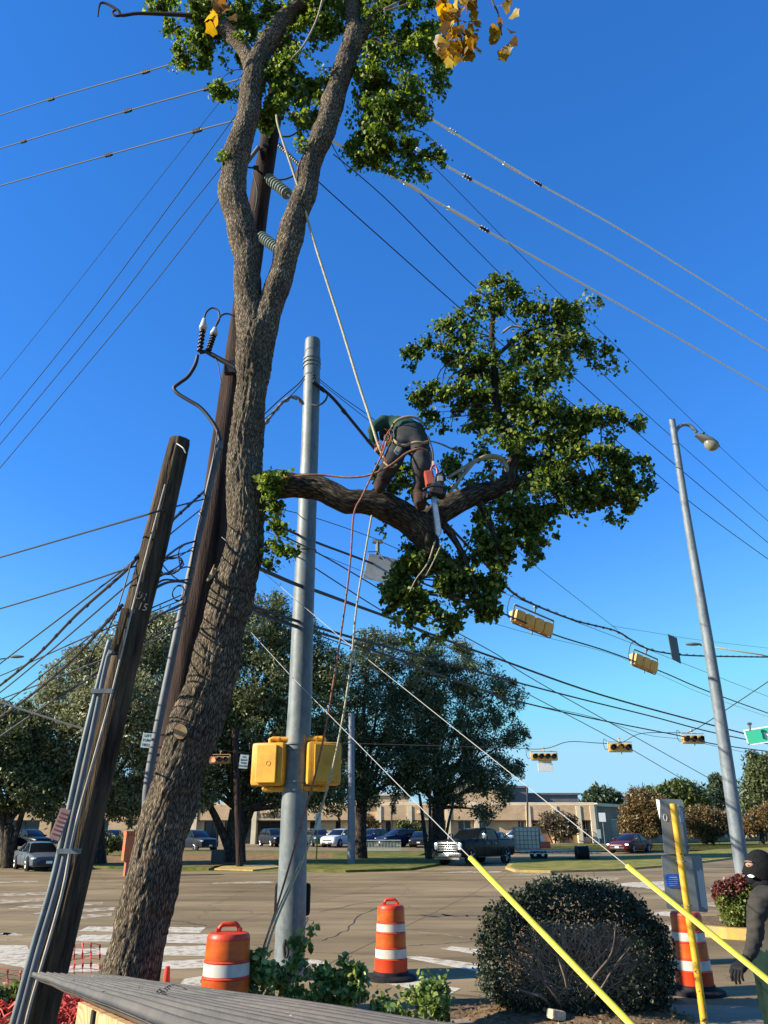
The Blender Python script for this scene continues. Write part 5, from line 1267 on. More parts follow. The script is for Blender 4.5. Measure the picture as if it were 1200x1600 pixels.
# ================================================================ TRAFFIC SIGNALS
M_LENSD = mat('dark_lens', (.02, .012, .010), rough=.25)
M_TANL = mat('sunlit_signal_tan', (.60, .42, .20), rough=.6, var=.1, scale=4)
M_RED = mat('red_lens_lit', (.8, .05, .03), rough=.3, emit=((1, .12, .06), 2.2))
M_AMB = mat('amber_lens', (.75, .38, .03), rough=.3)
def signal(label, px, py, Y, nsec, ang, sec=.36, facing=1, lit=None, sign=None, tilt=0.0, group=None, hm=None, roll=0.0):
    """horizontal signal head, local x along the housing, lenses on local -y * facing"""
    c = W(px, py, Y); root = empty('traffic_signal', tuple(c), label, 'traffic signal', group)
    M = Matrix.Rotation(roll, 3, 'Y') @ rotz(ang) @ Matrix.Rotation(tilt, 3, 'X'); L = nsec * sec; hm = hm or M_TAN
    T = lambda x, y, z: c + M @ Vector((x, y, z))
    h = sec * .98
    ho = MB()
    for i in range(nsec):
        ho.box(T(-L / 2 + (i + .5) * sec, 0, 0), (sec * .985, .17 if facing > 0 else .26, h), rot=M, bev=.03 if facing > 0 else .085)
    ho = ho.build('housing', hm, root, smooth=True, autosmooth=40)
    f = -1 if facing > 0 else 1
    for i in range(nsec):
        x = -L / 2 + (i + .5) * sec
        Mv = M @ Matrix.Rotation(R(90) * (1 if f < 0 else -1), 3, 'X')     # local z of the lathe -> outward
        r = sec * .38
        v = MB(); pts = []
        n = 20
        for r1, r2, z0, z1 in ((r, r * 1.02, .085, .30),):
            base = len(v.v)
            for zz, cut in ((z0, 0), (z1, 1)):
                for j in range(n):
                    a = R(-25) + R(230) * j / (n - 1)
                    zz_ = zz - (0 if not cut else .12 * (1 - math.sin(max(0, min(math.pi, a)))))
                    v.v.append(tuple(T(x + r * math.cos(a), f * zz_, r * math.sin(a))))
            for j in range(n - 1): v.face((base + j, base + j + 1, base + n + j + 1, base + n + j))
        vo = v.build('visor', hm if facing < 0 else M_DKMET, root, smooth=True)
        sm = vo.modifiers.new('thick', 'SOLIDIFY'); sm.thickness = .012
        lm_ = {'r': M_RED, 'a': M_AMB}.get(lit[i]) if lit else None
        MB().lathe([(r * .98, .088), (r * .8, .10), (r * .3, .112)], c=T(x, 0, 0), n=20, M=Mv).build('lens', lm_ or M_LENSD, root, smooth=True)
    # pipe frame and hanger above
    z = h / 2 + .10; br = MB()
    br.tube([T(-L / 2 + .02, 0, z), T(L / 2 - .02, 0, z)], .028, n=8)
    for sx in (-1, 1): br.tube([T(sx * (L / 2 + .03), 0, -h / 2 - .02), T(sx * (L / 2 + .03), 0, z)], .026, n=8).tube([T(sx * (L / 2 + .03), 0, z), T(sx * (L / 2 - .05), 0, z)], .03, n=8)
    br.tube([T(-L / 2, 0, -h / 2 - .03), T(L / 2, 0, -h / 2 - .03)], .022, n=8)
    br.tube([T(0, 0, z), T(0, 0, z + .16)], .035, n=8).box(T(0, 0, z + .18), (.12, .06, .08), rot=M)
    br.tube([T(0.05, 0, -h / 2 - .03), T(.05, 0, -h / 2 - .14)], .03, n=8)
    br.build('bracket', M_GALVD if facing < 0 else hm, root, smooth=True, autosmooth=40)
    lp = MB(); P = [T(-L / 2 - .02, 0, -.05), T(-L / 2 - .18, 0, -.12), T(-L / 2 - .28, 0, .1), T(-L / 2 - .25, 0, .45), T(-L / 2 - .05, 0, .62 if facing < 0 else .3)]
    lp.tube(P, .014, n=6, smooth=5); lp.build('wire_loop', M_CABLE, root, smooth=True)
    if sign:
        MB().box(T(.03, -.02, -h / 2 - .12), (.75 * 1.0, .03, .14), rot=M).build('sign_bracket', M_TANL, root)
        MB().box(T(.03, -.02, -h / 2 - .42), (.85, .03, .42), rot=M, bev=.01).build('blank_sign', M_WHITE, root)
    return root
GS = 'near signal heads seen from behind'
signal('larger nearer yellow signal head hanging with its back to us, by the crown edge', 832, 973, 22, 4, R(38), .41, facing=-1, group=GS, tilt=R(8), roll=R(9))
signal('smaller farther yellow signal head hanging with its back to us, left of the street light', 1007, 1036, 28, 3, R(38), .46, facing=-1, group=GS, tilt=R(8), roll=R(9))
GF = 'far signal heads facing us'
signal('four-lens signal head with a blank white sign under it, leftmost of the far three', 850, 1182, 45, 4, R(3), .36, lit='----', sign=1, group=GF)
signal('three-lens signal head with an amber middle lens, middle of the far three', 969, 1168, 44, 3, R(3), .42, lit='-a-', group=GF)
signal('three-lens signal head rightmost of the far three, crossed by a thick cable', 1083, 1155, 42.5, 3, R(6), .40, lit='-a-' if 0 else '---', group=GF)
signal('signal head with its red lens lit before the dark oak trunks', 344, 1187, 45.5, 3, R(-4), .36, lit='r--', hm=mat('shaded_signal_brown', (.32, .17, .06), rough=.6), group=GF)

# ================================================================ SIGNS
def sign_plate(name, label, cat, px, py, Y, wpx, hpx, m, ang=0, lines=(), tsize=.1, tm=None, border=None, postpx=None, pm=None, rot=0, group=None):
    c = W(px, py, Y); s = S(0, py, Y); M = rotz(ang) @ Matrix.Rotation(rot, 3, 'Y')
    root = empty(name, tuple(c), label, cat, group)
    po = MB().box(c, (wpx * s, .02, hpx * s), rot=M, bev=.006).build('plate', m, root)
    k = len(lines)
    for i, t in enumerate(lines):
        z = (k / 2 - .5 - i) * tsize * 1.22
        text_mesh('text', t, tsize, M @ FACE, c + M @ Vector((0, -.016, z)), tm or M_BLACK, po, depth=.003)
    if postpx:
        b = W(postpx[0], postpx[1], Y + .05); b.z = gz(Y)
        MB().tube([b, W(px, py, Y + .05)], .04, n=8).build('post', pm or M_GALVD, root)
    return root
M_SW = mat('weathered_white_sign', (.36, .43, .41), rough=.6, var=.1, scale=5)
sign_plate('road_sign', 'white LEFT TURN YIELD sign hanging between the cut pole and the conduit', 'sign', 230, 1157, 45, 17, 22, M_SW, 0, ('LEFT', 'TURN', 'YIELD'), .205, rot=R(4))
sign_plate('road_sign', 'white NO RIGHT TURN ON RED sign beside the left pedestrian signal', 'sign', 381, 1190, 46, 13.5, 20.5, M_SW, 0, ('NO', 'RIGHT', 'TURN', 'ON RED'), .135, rot=R(4))
sign_plate('small_sign', 'small pinkish sign on a post beside the oak roots', 'sign', 340, 1290, 52, 10, 9, mat('pink_sign', (.42, .2, .17), rough=.7), postpx=(338, 1340))
sign_plate('road_sign', 'white rectangular sign on a thin post by the school corner', 'sign', 941, 1277, 82, 10.5, 13, M_WHITE, lines=(), postpx=(946, 1322))
sign_plate('road_sign', 'low white sign at the base of the school corner', 'sign', 936, 1303, 90, 6, 13, M_SW, lines=(), postpx=(936, 1319))
sign_plate('road_sign', 'pale sign back high on a thin yellow-green post behind the steel pole', 'sign', 497, 1284, 50, 9, 24, M_SW, postpx=(494, 1350), pm=mat('olive_post', (.22, .22, .03), rough=.7))
# blank plate hanging by the limb
c = W(600, 886, 15.2); s_ = S(0, 886, 15.2)
hs_ = empty('hanging_sign', tuple(c), 'grey blank back of a hanging sign partly hidden by leaves under the limb', 'sign')
MB().box(W(606, 891, 15.2), (70 * s_, .02, 42 * s_), rot=Matrix.Rotation(R(13), 3, 'Y'), bev=.008).build('plate', M_ALU, hs_)
MB().tube([W(590, 846, 15.2), W(590, 866, 15.2)], .045, n=8).box(W(590, 846, 15.2), (.22, .08, .07)).tube([W(590, 862, 15.15), W(602, 876, 15.12)], .012, n=6).tube([W(590, 862, 15.15), W(574, 862, 15.12)], .012, n=6).build('hanger', M_GALV, hs_)
# dark plate on the span cable
c = W(1053, 1014, 29.2); s_ = S(0, 1014, 29.2)
o = MB().prism([W(1043, 991, 29.0), W(1057, 997, 29.6), W(1063.5, 1037, 29.6), W(1050, 1030, 29.0)], (0.01, -.03, 0)).build('hanging_sign', mat('dark_sign_back', (.045, .05, .055), rough=.6), None, loc=tuple(c))
tag(o, 'dark thin sign plate clamped on the span cable left of the street light', 'sign')
# green street name sign at the right edge
c = W(1215, 1145, 34); s_ = S(0, 1145, 34)
gs = empty('street_name_sign', tuple(c), 'green street name sign with white letters cut by the right edge', 'street sign')
M = rotz(R(-20)) @ Matrix.Rotation(R(-7), 3, 'Y')
M_SGR = mat('street_sign_green', (.03, .36, .22), rough=.5)
pl = MB().box(c, (94 * s_, .03, 24 * s_), rot=M, bev=.01).build('plate', M_WHITE, gs)
pg = MB().box(c + M @ Vector((0, -.018, 0)), (91 * s_, .012, 20.5 * s_), rot=M, bev=.004).build('green_face', M_SGR, pl)
text_mesh('text', 'MASON', 15 * s_, M @ FACE, c + M @ Vector((6 * s_, -.028, -2 * s_)), M_WHITE, pl, depth=.003)
MB().tube([W(1172, 1142, 34), W(1171, 1132, 34)], .05, n=8).box(W(1171, 1131, 34), (.16, .1, .1)).build('hanger', M_GALV, gs)
# far street lamps: pole out of frame at right, and head at the left edge
p = W(1245, 1330, 60); p.z = gz(60)
fl = empty('far_street_lamp', tuple(p), 'far street lamp head with long arm right of the street light pole', 'street light')
MB().tube([p, W(1240, 1015, 60)], [.14, .1], n=10).build('pole', M_GALVD, fl, smooth=True)
MB().tube([W(1240, 1036, 60), W(1190, 1023, 60), W(1094, 1008, 60)], .06, n=8).build('arm', mat('weathered_tan_metal', (.3, .27, .22), rough=.6), fl, smooth=True)
ell(MB(), W(1083, 1006.5, 60), 13 * S(0, 1006, 60), .16, .13, Matrix.Identity(3)).build('lamp_head', M_GALV, fl, smooth=True)
p = W(-40, 1330, 60); p.z = gz(60)
fl = empty('far_street_lamp', tuple(p), 'far street lamp head at the left edge among the falling cables', 'street light')
MB().tube([p, W(-42, 1030, 60)], [.14, .1], n=10).build('pole', M_GALVD, fl, smooth=True)
MB().tube([W(-42, 1036, 60), W(14, 1028, 60)], .05, n=8).build('arm', M_GALVD, fl, smooth=True)
ell(MB(), W(26, 1026, 60), 12 * S(0, 1026, 60), .16, .12, Matrix.Identity(3)).build('lamp_head', M_GALV, fl, smooth=True)
# ================================================================ BARRELS, CONE
M_ORG = mat('orange_plastic', (0.60, 0.042, 0.006), rough=.45, col2=(.46, .045, .012), scale=5, detail=10, spec=.4, bump=.08, bscale=30)
M_ORB = mat('orange_reflective', (0.60, 0.11, 0.008), rough=.35, col2=(.40, .055, .008), scale=3, stretch=(1, 1, 3), contrast=(.35, .7))
M_WRB = mat('white_reflective', (0.50, 0.48, 0.42), rough=.45, col2=(.36, .33, .28), scale=7, detail=12, contrast=(.45, .75))
M_RUB = mat('rubber_base', (0.018, 0.018, 0.02), rough=.75, var=.4, scale=6)
def barrel():
    root = empty('traffic_barrel')
    segs = [(.06, .285, .27, 'o'), (.27, .272, .385, 'w'), (.385, .262, .585, 'b'), (.585, .250, .70, 'w'), (.70, .242, .90, 'b')]
    prof = [(.285, .05), (.284, .24), (.290, .255), (.280, .262), (.272, .268), (.270, .385), (.274, .392), (.268, .398), (.262, .405), (.258, .575), (.264, .583), (.258, .59), (.252, .596), (.249, .70), (.254, .708), (.248, .714),
            (.242, .72), (.238, .885), (.236, .905), (.215, .93), (.10, .94)]
    body = MB().lathe(prof, n=48).build('drum', M_ORG, root, smooth=True, autosmooth=35)
    for z0, z1, r0, r1, m in ((.272, .382, .2735, .2715, M_WRB), (.60, .698, .2535, .2505, M_WRB), (.41, .570, .2635, .2595, M_ORB), (.73, .875, .2435, .2395, M_ORB)):
        MB().lathe([(r0, z0), (r1, z1)], n=48, caps=False).build('reflective_band', m, body, smooth=True)
    h = MB().tube([(-.115, 0, .93), (-.105, 0, .975), (-.075, 0, 1.0), (.075, 0, 1.0), (.105, 0, .975), (.115, 0, .93)], .022, n=8)
    h.box((-.12, 0, .945), (.05, .05, .05), bev=.008).box((.12, 0, .945), (.05, .05, .05), bev=.008)
    h.build('handle', M_ORG, root, smooth=True, autosmooth=50)
    MB().lathe([(.44, .0), (.44, .03), (.41, .05), (.31, .062), (.30, .10), (.286, .105)], n=40).build('rubber_base', M_RUB, root, smooth=True, autosmooth=40)
    return root
b0 = barrel()
def place_barrel(o, px, py, Y, label, rz=0, sc=1, tilt=0, z=None):
    p = W(px, py, Y); o.location = (p.x, Y, gz(Y) + .002 if z is None else z); o.rotation_euler = (0, tilt, rz); o.scale = (sc * .82, sc * .82, sc)
    tag(o, label, 'traffic barrel', 'orange traffic barrels')
bars = [b0, copy_tree(b0), copy_tree(b0)]
place_barrel(bars[0], 611, 1525, 12.45, 'orange and white traffic barrel standing free on the road in the middle', .1)
place_barrel(bars[1], 353, 1525, 8.35, 'orange and white traffic barrel left of the steel pole with leaves over its foot', .25, 1.05, z=.02)
place_barrel(bars[2], 1086, 1538, 11.4, 'orange and white traffic barrel behind the sign post, on its wide rubber ring', 1.2)
p = W(262, 1512, 8.3)
cone = empty('traffic_cone', (p.x, 8.3, .02), 'small red-topped traffic cone between the leaning tree and the left barrel', 'traffic cone')
MB().lathe([(.055, .36), (.022, .70), (.012, .705)], c=(p.x, 8.3, .02), n=20).build('tip', mat('cone_red', (.75, .04, .02), rough=.4), cone, smooth=True, autosmooth=40)
MB().lathe([(.12, .03), (.0555, .355)], c=(p.x, 8.3, .02), n=20).build('collar', mat('grey_cone_collar', (.22, .21, .19), rough=.6, var=.15, scale=8), cone, smooth=True, autosmooth=40)
MB().box((p.x, 8.3, .035), (.34, .34, .03), bev=.01).build('foot', M_RUB, cone)

# ================================================================ CORRUGATED SHEET, PLYWOOD
M_TIN = mat('weathered_corrugated_tin', (0.06, 0.053, 0.045), rough=.62, metal=.1, col2=(.125, .108, .088), scale=3.5, detail=12, stretch=(1, 1, 1), bump=.15, bscale=80, contrast=(.3, .72))
A = W(48, 1524, 6.0); dv = Vector((.458, -1, .127))
B = W(166, 1526.5, 6.165); 
acr = B - A; nW = 11; nc = nW * 12
Lk = 5.2; up_n = acr.cross(dv).normalized()
if up_n.z < 0: up_n = -up_n
mb = MB(); rows = 14; base = len(mb.v)
for lay in (0, 1):
    for r_ in range(rows + 1):
        t = Lk * r_ / rows
        for i in range(nc + 1):
            s = i / nc
            h = .021 * math.sin(s * nW * 2 * math.pi) + .006 * noise.noise(Vector((s * 3, t, 0)))
            sk = .03 * noise.noise(Vector((s * 6, 7, 1))) if r_ == 0 else 0
            q = A + acr * s + dv * (t + sk) + up_n * (h - (.004 if lay else 0))
            mb.v.append(tuple(q))
N1 = nc + 1; off2 = (rows + 1) * N1
for lay in (0, 1):
    o_ = lay * off2
    for r_ in range(rows):
        for i in range(nc):
            a = o_ + r_ * N1 + i; mb.face((a, a + 1, a + 1 + N1, a + N1) if lay else (a, a + N1, a + N1 + 1, a + 1))
for i in range(nc): mb.face((i, i + 1, off2 + i + 1, off2 + i))
for r_ in range(rows):
    a = r_ * N1; mb.face((a, a + N1, off2 + a + N1, off2 + a)); b_ = a + nc; mb.face((b_, b_ + N1, off2 + b_ + N1, off2 + b_))
sheet = mb.build('corrugated_sheet', M_TIN, None, smooth=True, loc=tuple(A))
tag(sheet, 'long weathered grey corrugated metal sheet across the bottom foreground', 'roof sheet')
M_PLY = mat('plywood_grain', (0.40, 0.25, 0.12), rough=.8, col2=(.56, .40, .22), scale=2.0, detail=3, stretch=(1.2, 1.2, 7), bump=.2, bscale=20, contrast=(.35, .65))
def ply_mat():
    m = bpy.data.materials.new('plywood'); m.use_nodes = True
    n = m.node_tree.nodes; l = m.node_tree.links; b = n['Principled BSDF']; b.inputs['Roughness'].default_value = .75
    tc = n.new('ShaderNodeTexCoord'); nz = n.new('ShaderNodeTexNoise'); nz.inputs['Scale'].default_value = 1.6; nz.inputs['Detail'].default_value = 1.5
    mp = n.new('ShaderNodeMapping'); mp.inputs['Scale'].default_value = (1, 1, 3.2)
    l.new(tc.outputs['Object'], mp.inputs[0]); l.new(mp.outputs[0], nz.inputs['Vector'])
    mm = n.new('ShaderNodeMath'); mm.operation = 'MULTIPLY'; mm.inputs[1].default_value = 22; l.new(nz.outputs['Fac'], mm.inputs[0])
    fr = n.new('ShaderNodeMath'); fr.operation = 'FRACT'; l.new(mm.outputs[0], fr.inputs[0])
    cr = n.new('ShaderNodeValToRGB'); e = cr.color_ramp.elements
    e[0].color = (.50, .34, .17, 1); e[1].color = (.52, .36, .19, 1); k = e.new(.7); k.color = (.42, .26, .12, 1); k = e.new(.88); k.color = (.26, .14, .055, 1)
    l.new(fr.outputs[0], cr.inputs[0]); l.new(cr.outputs[0], b.inputs['Base Color']); return m
hd_ = Vector((dv.x, dv.y, dv.z)); 
q0 = A + dv * 2.85 + up_n * -.03 + acr * .04; q1 = A + dv * 5.0 + up_n * -.03 + acr * .04
tk = Vector((acr.x, acr.y, 0)).normalized() * .02
ply = MB().prism([q0, q1, q1 + Vector((0, 0, -.9)), q0 + Vector((-.0, 0, -.75))], tk)
root = empty('plywood_panel', (q0.x, q0.y, q0.z - .75), 'swirly grained plywood panel holding up the corrugated sheet at lower left', 'wooden panel')
ply.build('board', ply_mat(), root)
sA = q0 + dv * .45; n_out = -tk.normalized()
MB().prism([sA + n_out * .004, sA + dv * .05 + n_out * .004, sA + dv * .05 + Vector((0, 0, -.6)) + n_out * .004, sA + Vector((0, 0, -.6)) + n_out * .004], n_out * .005).build('metal_strap', M_DKMET, root)
# bits of debris on the sheet
mb = MB(); rr = random.Random(3)
for i in range(26):
    t = rr.uniform(.1, 4.4); s = rr.uniform(.05, .95)
    q = A + acr * s + dv * t + up_n * .016; a = rr.uniform(0, 6.3); r_ = rr.uniform(.0015, .0035)
    mb.tube([q, q + Vector((math.cos(a), math.sin(a), .1)) * rr.uniform(.004, .012)], [r_, r_ * .5], n=5)
tag(mb.build('leaf_debris', mat('pale_debris', (.45, .40, .26), rough=.9), None, loc=tuple(A)), 'scattered pale bits of bark and leaf lying on the corrugated sheet', 'debris', kind='stuff')
mb = MB()
for pts in ([(255, 1556), (262, 1550), (272, 1548), (283, 1552), (288, 1557)], [(243, 1562), (248, 1556), (251, 1560)], [(246, 1566), (250, 1563), (256, 1567)]):
    P = []
    for x, y in pts:
        # drop on to the sheet plane
        a, dy, dz = _ray(x, y); d = Vector((a, dy, dz)); o_ = Vector((0, 0, CH)); t = (A - o_).dot(up_n) / d.dot(up_n); P.append(o_ + d * t + up_n * .02)
    mb.tube(P, .0016, n=5, smooth=4)
tag(mb.build('dry_twig', mat('dark_twig2', (.05, .04, .03), rough=.9), None, loc=tuple(A)), 'thin curled dry twigs lying on the corrugated sheet', 'twig')

# ================================================================ ORANGE SAFETY NET
M_NET = mat('red_orange_net', (0.50, 0.04, 0.022), rough=.6)
def net(label, rows_, m=M_NET, wv=.011, thin=.004, name='safety_net'):
    """rows_ : 2D list of points; wide beaded verticals, thin horizontals"""
    mb = MB()
    for c_ in range(len(rows_[0])):
        col_ = [r[c_] for r in rows_]
        P, _ = resample(col_, [0] * len(col_), 2)
        mb.tube(P, [wv if i % 4 < 2 else thin for i in range(len(P))], n=5)
    for r in rows_: mb.tube(r, thin * .6, n=4)
    o = mb.build(name, m, None, loc=tuple(rows_[0][0])); return tag(o, label, 'safety net', 'orange safety net')
rr = random.Random(9)
def netpx(xs, y0, y1, Y, nrow, wob=3, top=None):
    out = []
    for i in range(nrow):
        t = i / (nrow - 1)
        out.append([W(x + rr.uniform(-wob, wob) * t, (top[j] if top else y0) + (y1 - (top[j] if top else y0)) * t, Y + rr.uniform(-.06, .06)) for j, x in enumerate(xs)])
    return out
net('red-orange plastic net strands standing between the cut pole and the leaning tree', netpx([104, 116, 129, 142, 156], 1475, 1585, 9.2, 15, 1.5, [1480, 1476, 1474, 1473, 1476]))
net('red-orange plastic net strands at the far left edge behind the cut pole', netpx([-6, 12, 32], 1515, 1600, 9.0, 12, 1.5, [1512, 1515, 1517]))
# crumpled heap: folded sheet of net over a mound of soil
def heapz(x, y, cx, cy, rx, ry, h): return h * max(0, 1 - ((x - cx) / rx) ** 2 - ((y - cy) / ry) ** 2) ** .7
c0 = W(85, 1572, 7.4)
soil = MB(); n_ = 26; base = 0
for i in range(n_):
    for j in range(n_):
        x = c0.x - 1.5 + 3.0 * i / (n_ - 1); y = 6.3 + 2.6 * j / (n_ - 1)
        z = heapz(x, y, c0.x, 7.6, 1.5, 1.3, c0.z - .06) + .05 * noise.noise(Vector((x * 3, y * 3, 0)))
        soil.v.append((x, y, z))
for i in range(n_ - 1):
    for j in range(n_ - 1):
        a = i * n_ + j; soil.face((a, a + n_, a + n_ + 1, a + 1))
tag(soil.build('soil_mound', M_DIRT, None, smooth=True), kind='structure')
for k, (lb, ox, oy) in enumerate((('crumpled red-orange net heaped over the soil at the foot of the cut pole', 0, 0), ('second fold of crumpled red-orange net nearest the plywood panel', .35, -.25))):
    R_ = []
    for i in range(22):
        R_.append([])
        for j in range(20):
            x = c0.x - .5 + ox + .045 * i + .03 * noise.noise(Vector((i * .4, j * .4, k * 7))); y = 6.9 + oy + .05 * j + .08 * noise.noise(Vector((i * .35, j * .3, 3 + k)))
            z = heapz(x, y, c0.x, 7.6, 1.5, 1.3, c0.z - .06) + .05 + .16 * abs(noise.noise(Vector((i * .33, j * .33, 9 + k)))) + .04 * noise.noise(Vector((i * 1.3, j * 1.1, 2)))
            R_[-1].append(Vector((x, y, z)))
    net(lb, R_, wv=.010, thin=.005)
# pale cloth in the heap
mb = MB(); n_ = 16
for i in range(n_):
    for j in range(n_):
        p = W(38 + 42 * i / (n_ - 1), 1600 - 22 * j / (n_ - 1), 6.9)
        mb.v.append((p.x, p.y + .08 * noise.noise(Vector((i * .5, j * .5, 0))), p.z + .07 * noise.noise(Vector((i * .45, j * .4, 5)))))
for i in range(n_ - 1):
    for j in range(n_ - 1):
        a = i * n_ + j; mb.face((a, a + n_, a + n_ + 1, a + 1))
cl = mb.build('cloth', mat('pale_cloth', (.6, .55, .45), rough=.9), None, smooth=True, loc=tuple(W(60, 1590, 6.9)))
sm = cl.modifiers.new('t', 'SOLIDIFY'); sm.thickness = .006
tag(cl, 'pale crumpled cloth lying in the orange net at the bottom left', 'cloth')
# low plants at bottom left
LM_BUSHY = leaf_mat('low_plant_leaves', (.03, .06, .012), (.09, .14, .03), (.2, .24, .06), trans=.35)
def plant(name, label, lobes, Y, n, size, lm, seed, stems, cat='plant', clump=.08, dens=140, shape='broad', group=None, droop=.1, surf=.2, kind_st=M_TWIG, jitter=.35, sparse=1.0):
    b = W(lobes[0][0], 1600, Y); b.z = max(0, gz(Y))
    root = empty(name, tuple(b), label, cat, group)
    mb = MB()
    for st in stems:
        P, Q = pxpath(st, Y); mb.tube(P, Q, n=6, smooth=4)
    if stems: mb.build('stem', kind_st, root, smooth=True)
    C = crown_points(lobes, int(n * sparse), seed, Y, clump=clump, surf=surf, nclump=lambda a: max(5, int(a * dens)), sprig=3 if sparse < 1 else 0, slen=.7)
    C = C[C[:, 2] > .03]
    if sparse < 1: C = airy(C, 4.5, -.14); size = size * .84
    leaves('foliage', C, size, lm, root, shape=shape, droop=droop, seed=seed, jitter=jitter)
    return root
plant('low_shrub', 'green leafy plant at the bottom left corner below the net', [(8, 1580, 24, 26), (26, 1560, 14, 16), (-6, 1560, 16, 20), (30, 1592, 12, 14)], 7.6, 1100, .055, LM_BUSHY, 51, [[(10, 1640, 4), (8, 1590, 3), (6, 1560, 2)], [(20, 1640, 4), (22, 1590, 3), (26, 1560, 2)]])

# ================================================================ CUT LEAFY BRANCHES ON THE GROUND
LM_CUT = leaf_mat('cut_branch_leaves', (.035, .075, .018), (.15, .23, .055), (.40, .47, .15), trans=.4, rough=.45)
CB = [('cut leafy branch leaning over the foot of the left barrel', [(345, 1565, 26, 22), (375, 1553, 34, 24), (400, 1535, 30, 28), (385, 1510, 18, 14), (410, 1500, 18, 20), (330, 1560, 12, 10)], 8.5, 1500, .072, [[(340, 1585, 5), (380, 1555, 4), (405, 1520, 3), (410, 1490, 2)], [(375, 1590, 5), (360, 1570, 4), (335, 1560, 3)]]),
      ('leafy branch climbing the lower front of the steel pole', [(455, 1500, 22, 26), (470, 1465, 10, 20), (482, 1445, 6, 14), (440, 1530, 30, 24), (462, 1480, 12, 16)], 8.9, 1000, .068, [[(445, 1570, 5), (455, 1510, 4), (468, 1465, 3), (482, 1435, 2)]]),
      ('cut leafy branch heap just right of the steel pole foot', [(490, 1545, 34, 26), (515, 1535, 24, 20), (470, 1560, 30, 18), (500, 1520, 16, 14), (525, 1560, 30, 16)], 8.8, 1500, .07, [[(470, 1590, 6), (500, 1545, 4), (520, 1520, 2)]]),
      ('upright leafy sprigs left of the middle barrel', [(548, 1548, 26, 26), (545, 1512, 14, 12), (560, 1520, 10, 14), (538, 1500, 6, 8), (575, 1560, 26, 18), (600, 1565, 20, 16)], 8.8, 1150, .068, [[(550, 1590, 5), (552, 1545, 4), (545, 1510, 3), (540, 1490, 2)], [(560, 1585, 4), (565, 1530, 3), (562, 1500, 2)]]),
      ('right end leafy branch bending up beside the middle barrel base', [(650, 1580, 34, 16), (675, 1560, 24, 20), (665, 1540, 14, 12), (690, 1530, 8, 6), (685, 1580, 18, 16), (640, 1560, 12, 10), (615, 1582, 24, 12)], 8.7, 1500, .062, [[(620, 1600, 5), (660, 1570, 4), (680, 1545, 3), (705, 1535, 2)]])]
for i, (lb, lobes, Y, n, sz, st) in enumerate(CB):
    plant('cut_branch', lb, lobes, Y, n, sz, LM_CUT, 60 + i, st, 'branch', clump=.11, dens=110, sparse=.85, group='cut leafy branches on the ground', droop=.4)

# ================================================================ ROUND DARK BUSH
YBu = 9.95
bc = W(898, 1497, YBu); sB = S(0, 1497, YBu)
root = empty('round_bush', (bc.x, YBu, .04), 'big round clipped dark bush with bare twigs showing, at lower right', 'bush')
rb = np.random.default_rng(77)
def bush_pts(n, lo, hi):
    u = rb.normal(size=(n, 3)); u /= np.linalg.norm(u, axis=1)[:, None]
    rad = rb.uniform(lo, hi, n)
    P = u * rad[:, None]
    lump = np.array([noise.noise(Vector(tuple(x * 2.2))) for x in u]) * .09 + np.array([noise.noise(Vector(tuple(x * 7))) for x in u]) * .05
    P *= (1 + lump)[:, None]
    P = np.sign(P) * np.abs(P) ** np.array([.92, .92, .9])
    P *= np.array([150 * sB, 98 * sB, 112 * sB])
    return P + np.array(bc)
M_BTWIG = mat('bush_twig', (.33, .24, .16), rough=.9, var=.35, scale=20)
C = np.vstack([bush_pts(34000, .84, 1.0), bush_pts(12000, .45, .9), bush_pts(2500, 1.0, 1.05)])
# the worn front patch where the bare twigs show, as on an old clipped shrub
sx, sy = screen(C)
hole = ((sx - 895) / 95) ** 2 + ((sy - 1490) / 72) ** 2
nz_ = np.array([noise.noise(Vector((a / 22, b / 22, 0))) for a, b in zip(sx, sy)])
front = C[:, 1] < YBu
thin = rb.uniform(0, 1, len(C))
thin2 = rb.uniform(0, 1, len(C))
C2 = (front & (hole + nz_ * .9 < 2.0) & (thin2 < .5))
keep = ~C2 & ~(front & (hole + nz_ * .6 < 1) & (thin < .93))
C = C[keep & (C[:, 2] > .12)]
LM_BUSH = leaf_mat('small_dark_leaves', (.008, .014, .006), (.020, .032, .012), (.065, .078, .032), trans=.12, rough=.6)
leaves('foliage', C, .030, LM_BUSH, root, shape='broad', droop=-.3, seed=78, jitter=.55)
rr = random.Random(12)
mb = MB(); bse = Vector((bc.x - .05, YBu - .15, .1))
for i in range(1300):
    t = rr.uniform(-1.15, 1.15); el = rr.uniform(.05, 1.35)
    tip = bc + Vector((math.sin(t) * 150 * sB * math.cos(el * .9), -abs(math.cos(t)) * 98 * sB * rr.uniform(.3, 1.0), math.sin(el) * 108 * sB - .35)) * rr.uniform(.8, 1.06)
    tip = Vector((tip.x * 1.0, tip.y, max(.3, tip.z)))
    st = bse.lerp(tip, rr.uniform(.5, .8)) + Vector((rr.uniform(-.15, .15), rr.uniform(-.1, .1), rr.uniform(-.1, .15)))
    md = st.lerp(tip, .5) + Vector((rr.uniform(-.08, .08), rr.uniform(-.05, .05), rr.uniform(-.06, .08)))
    mb.tube([st, md, tip], [.006, .004, .002], n=4, smooth=3)
mb.build('twigs', M_BTWIG, root)
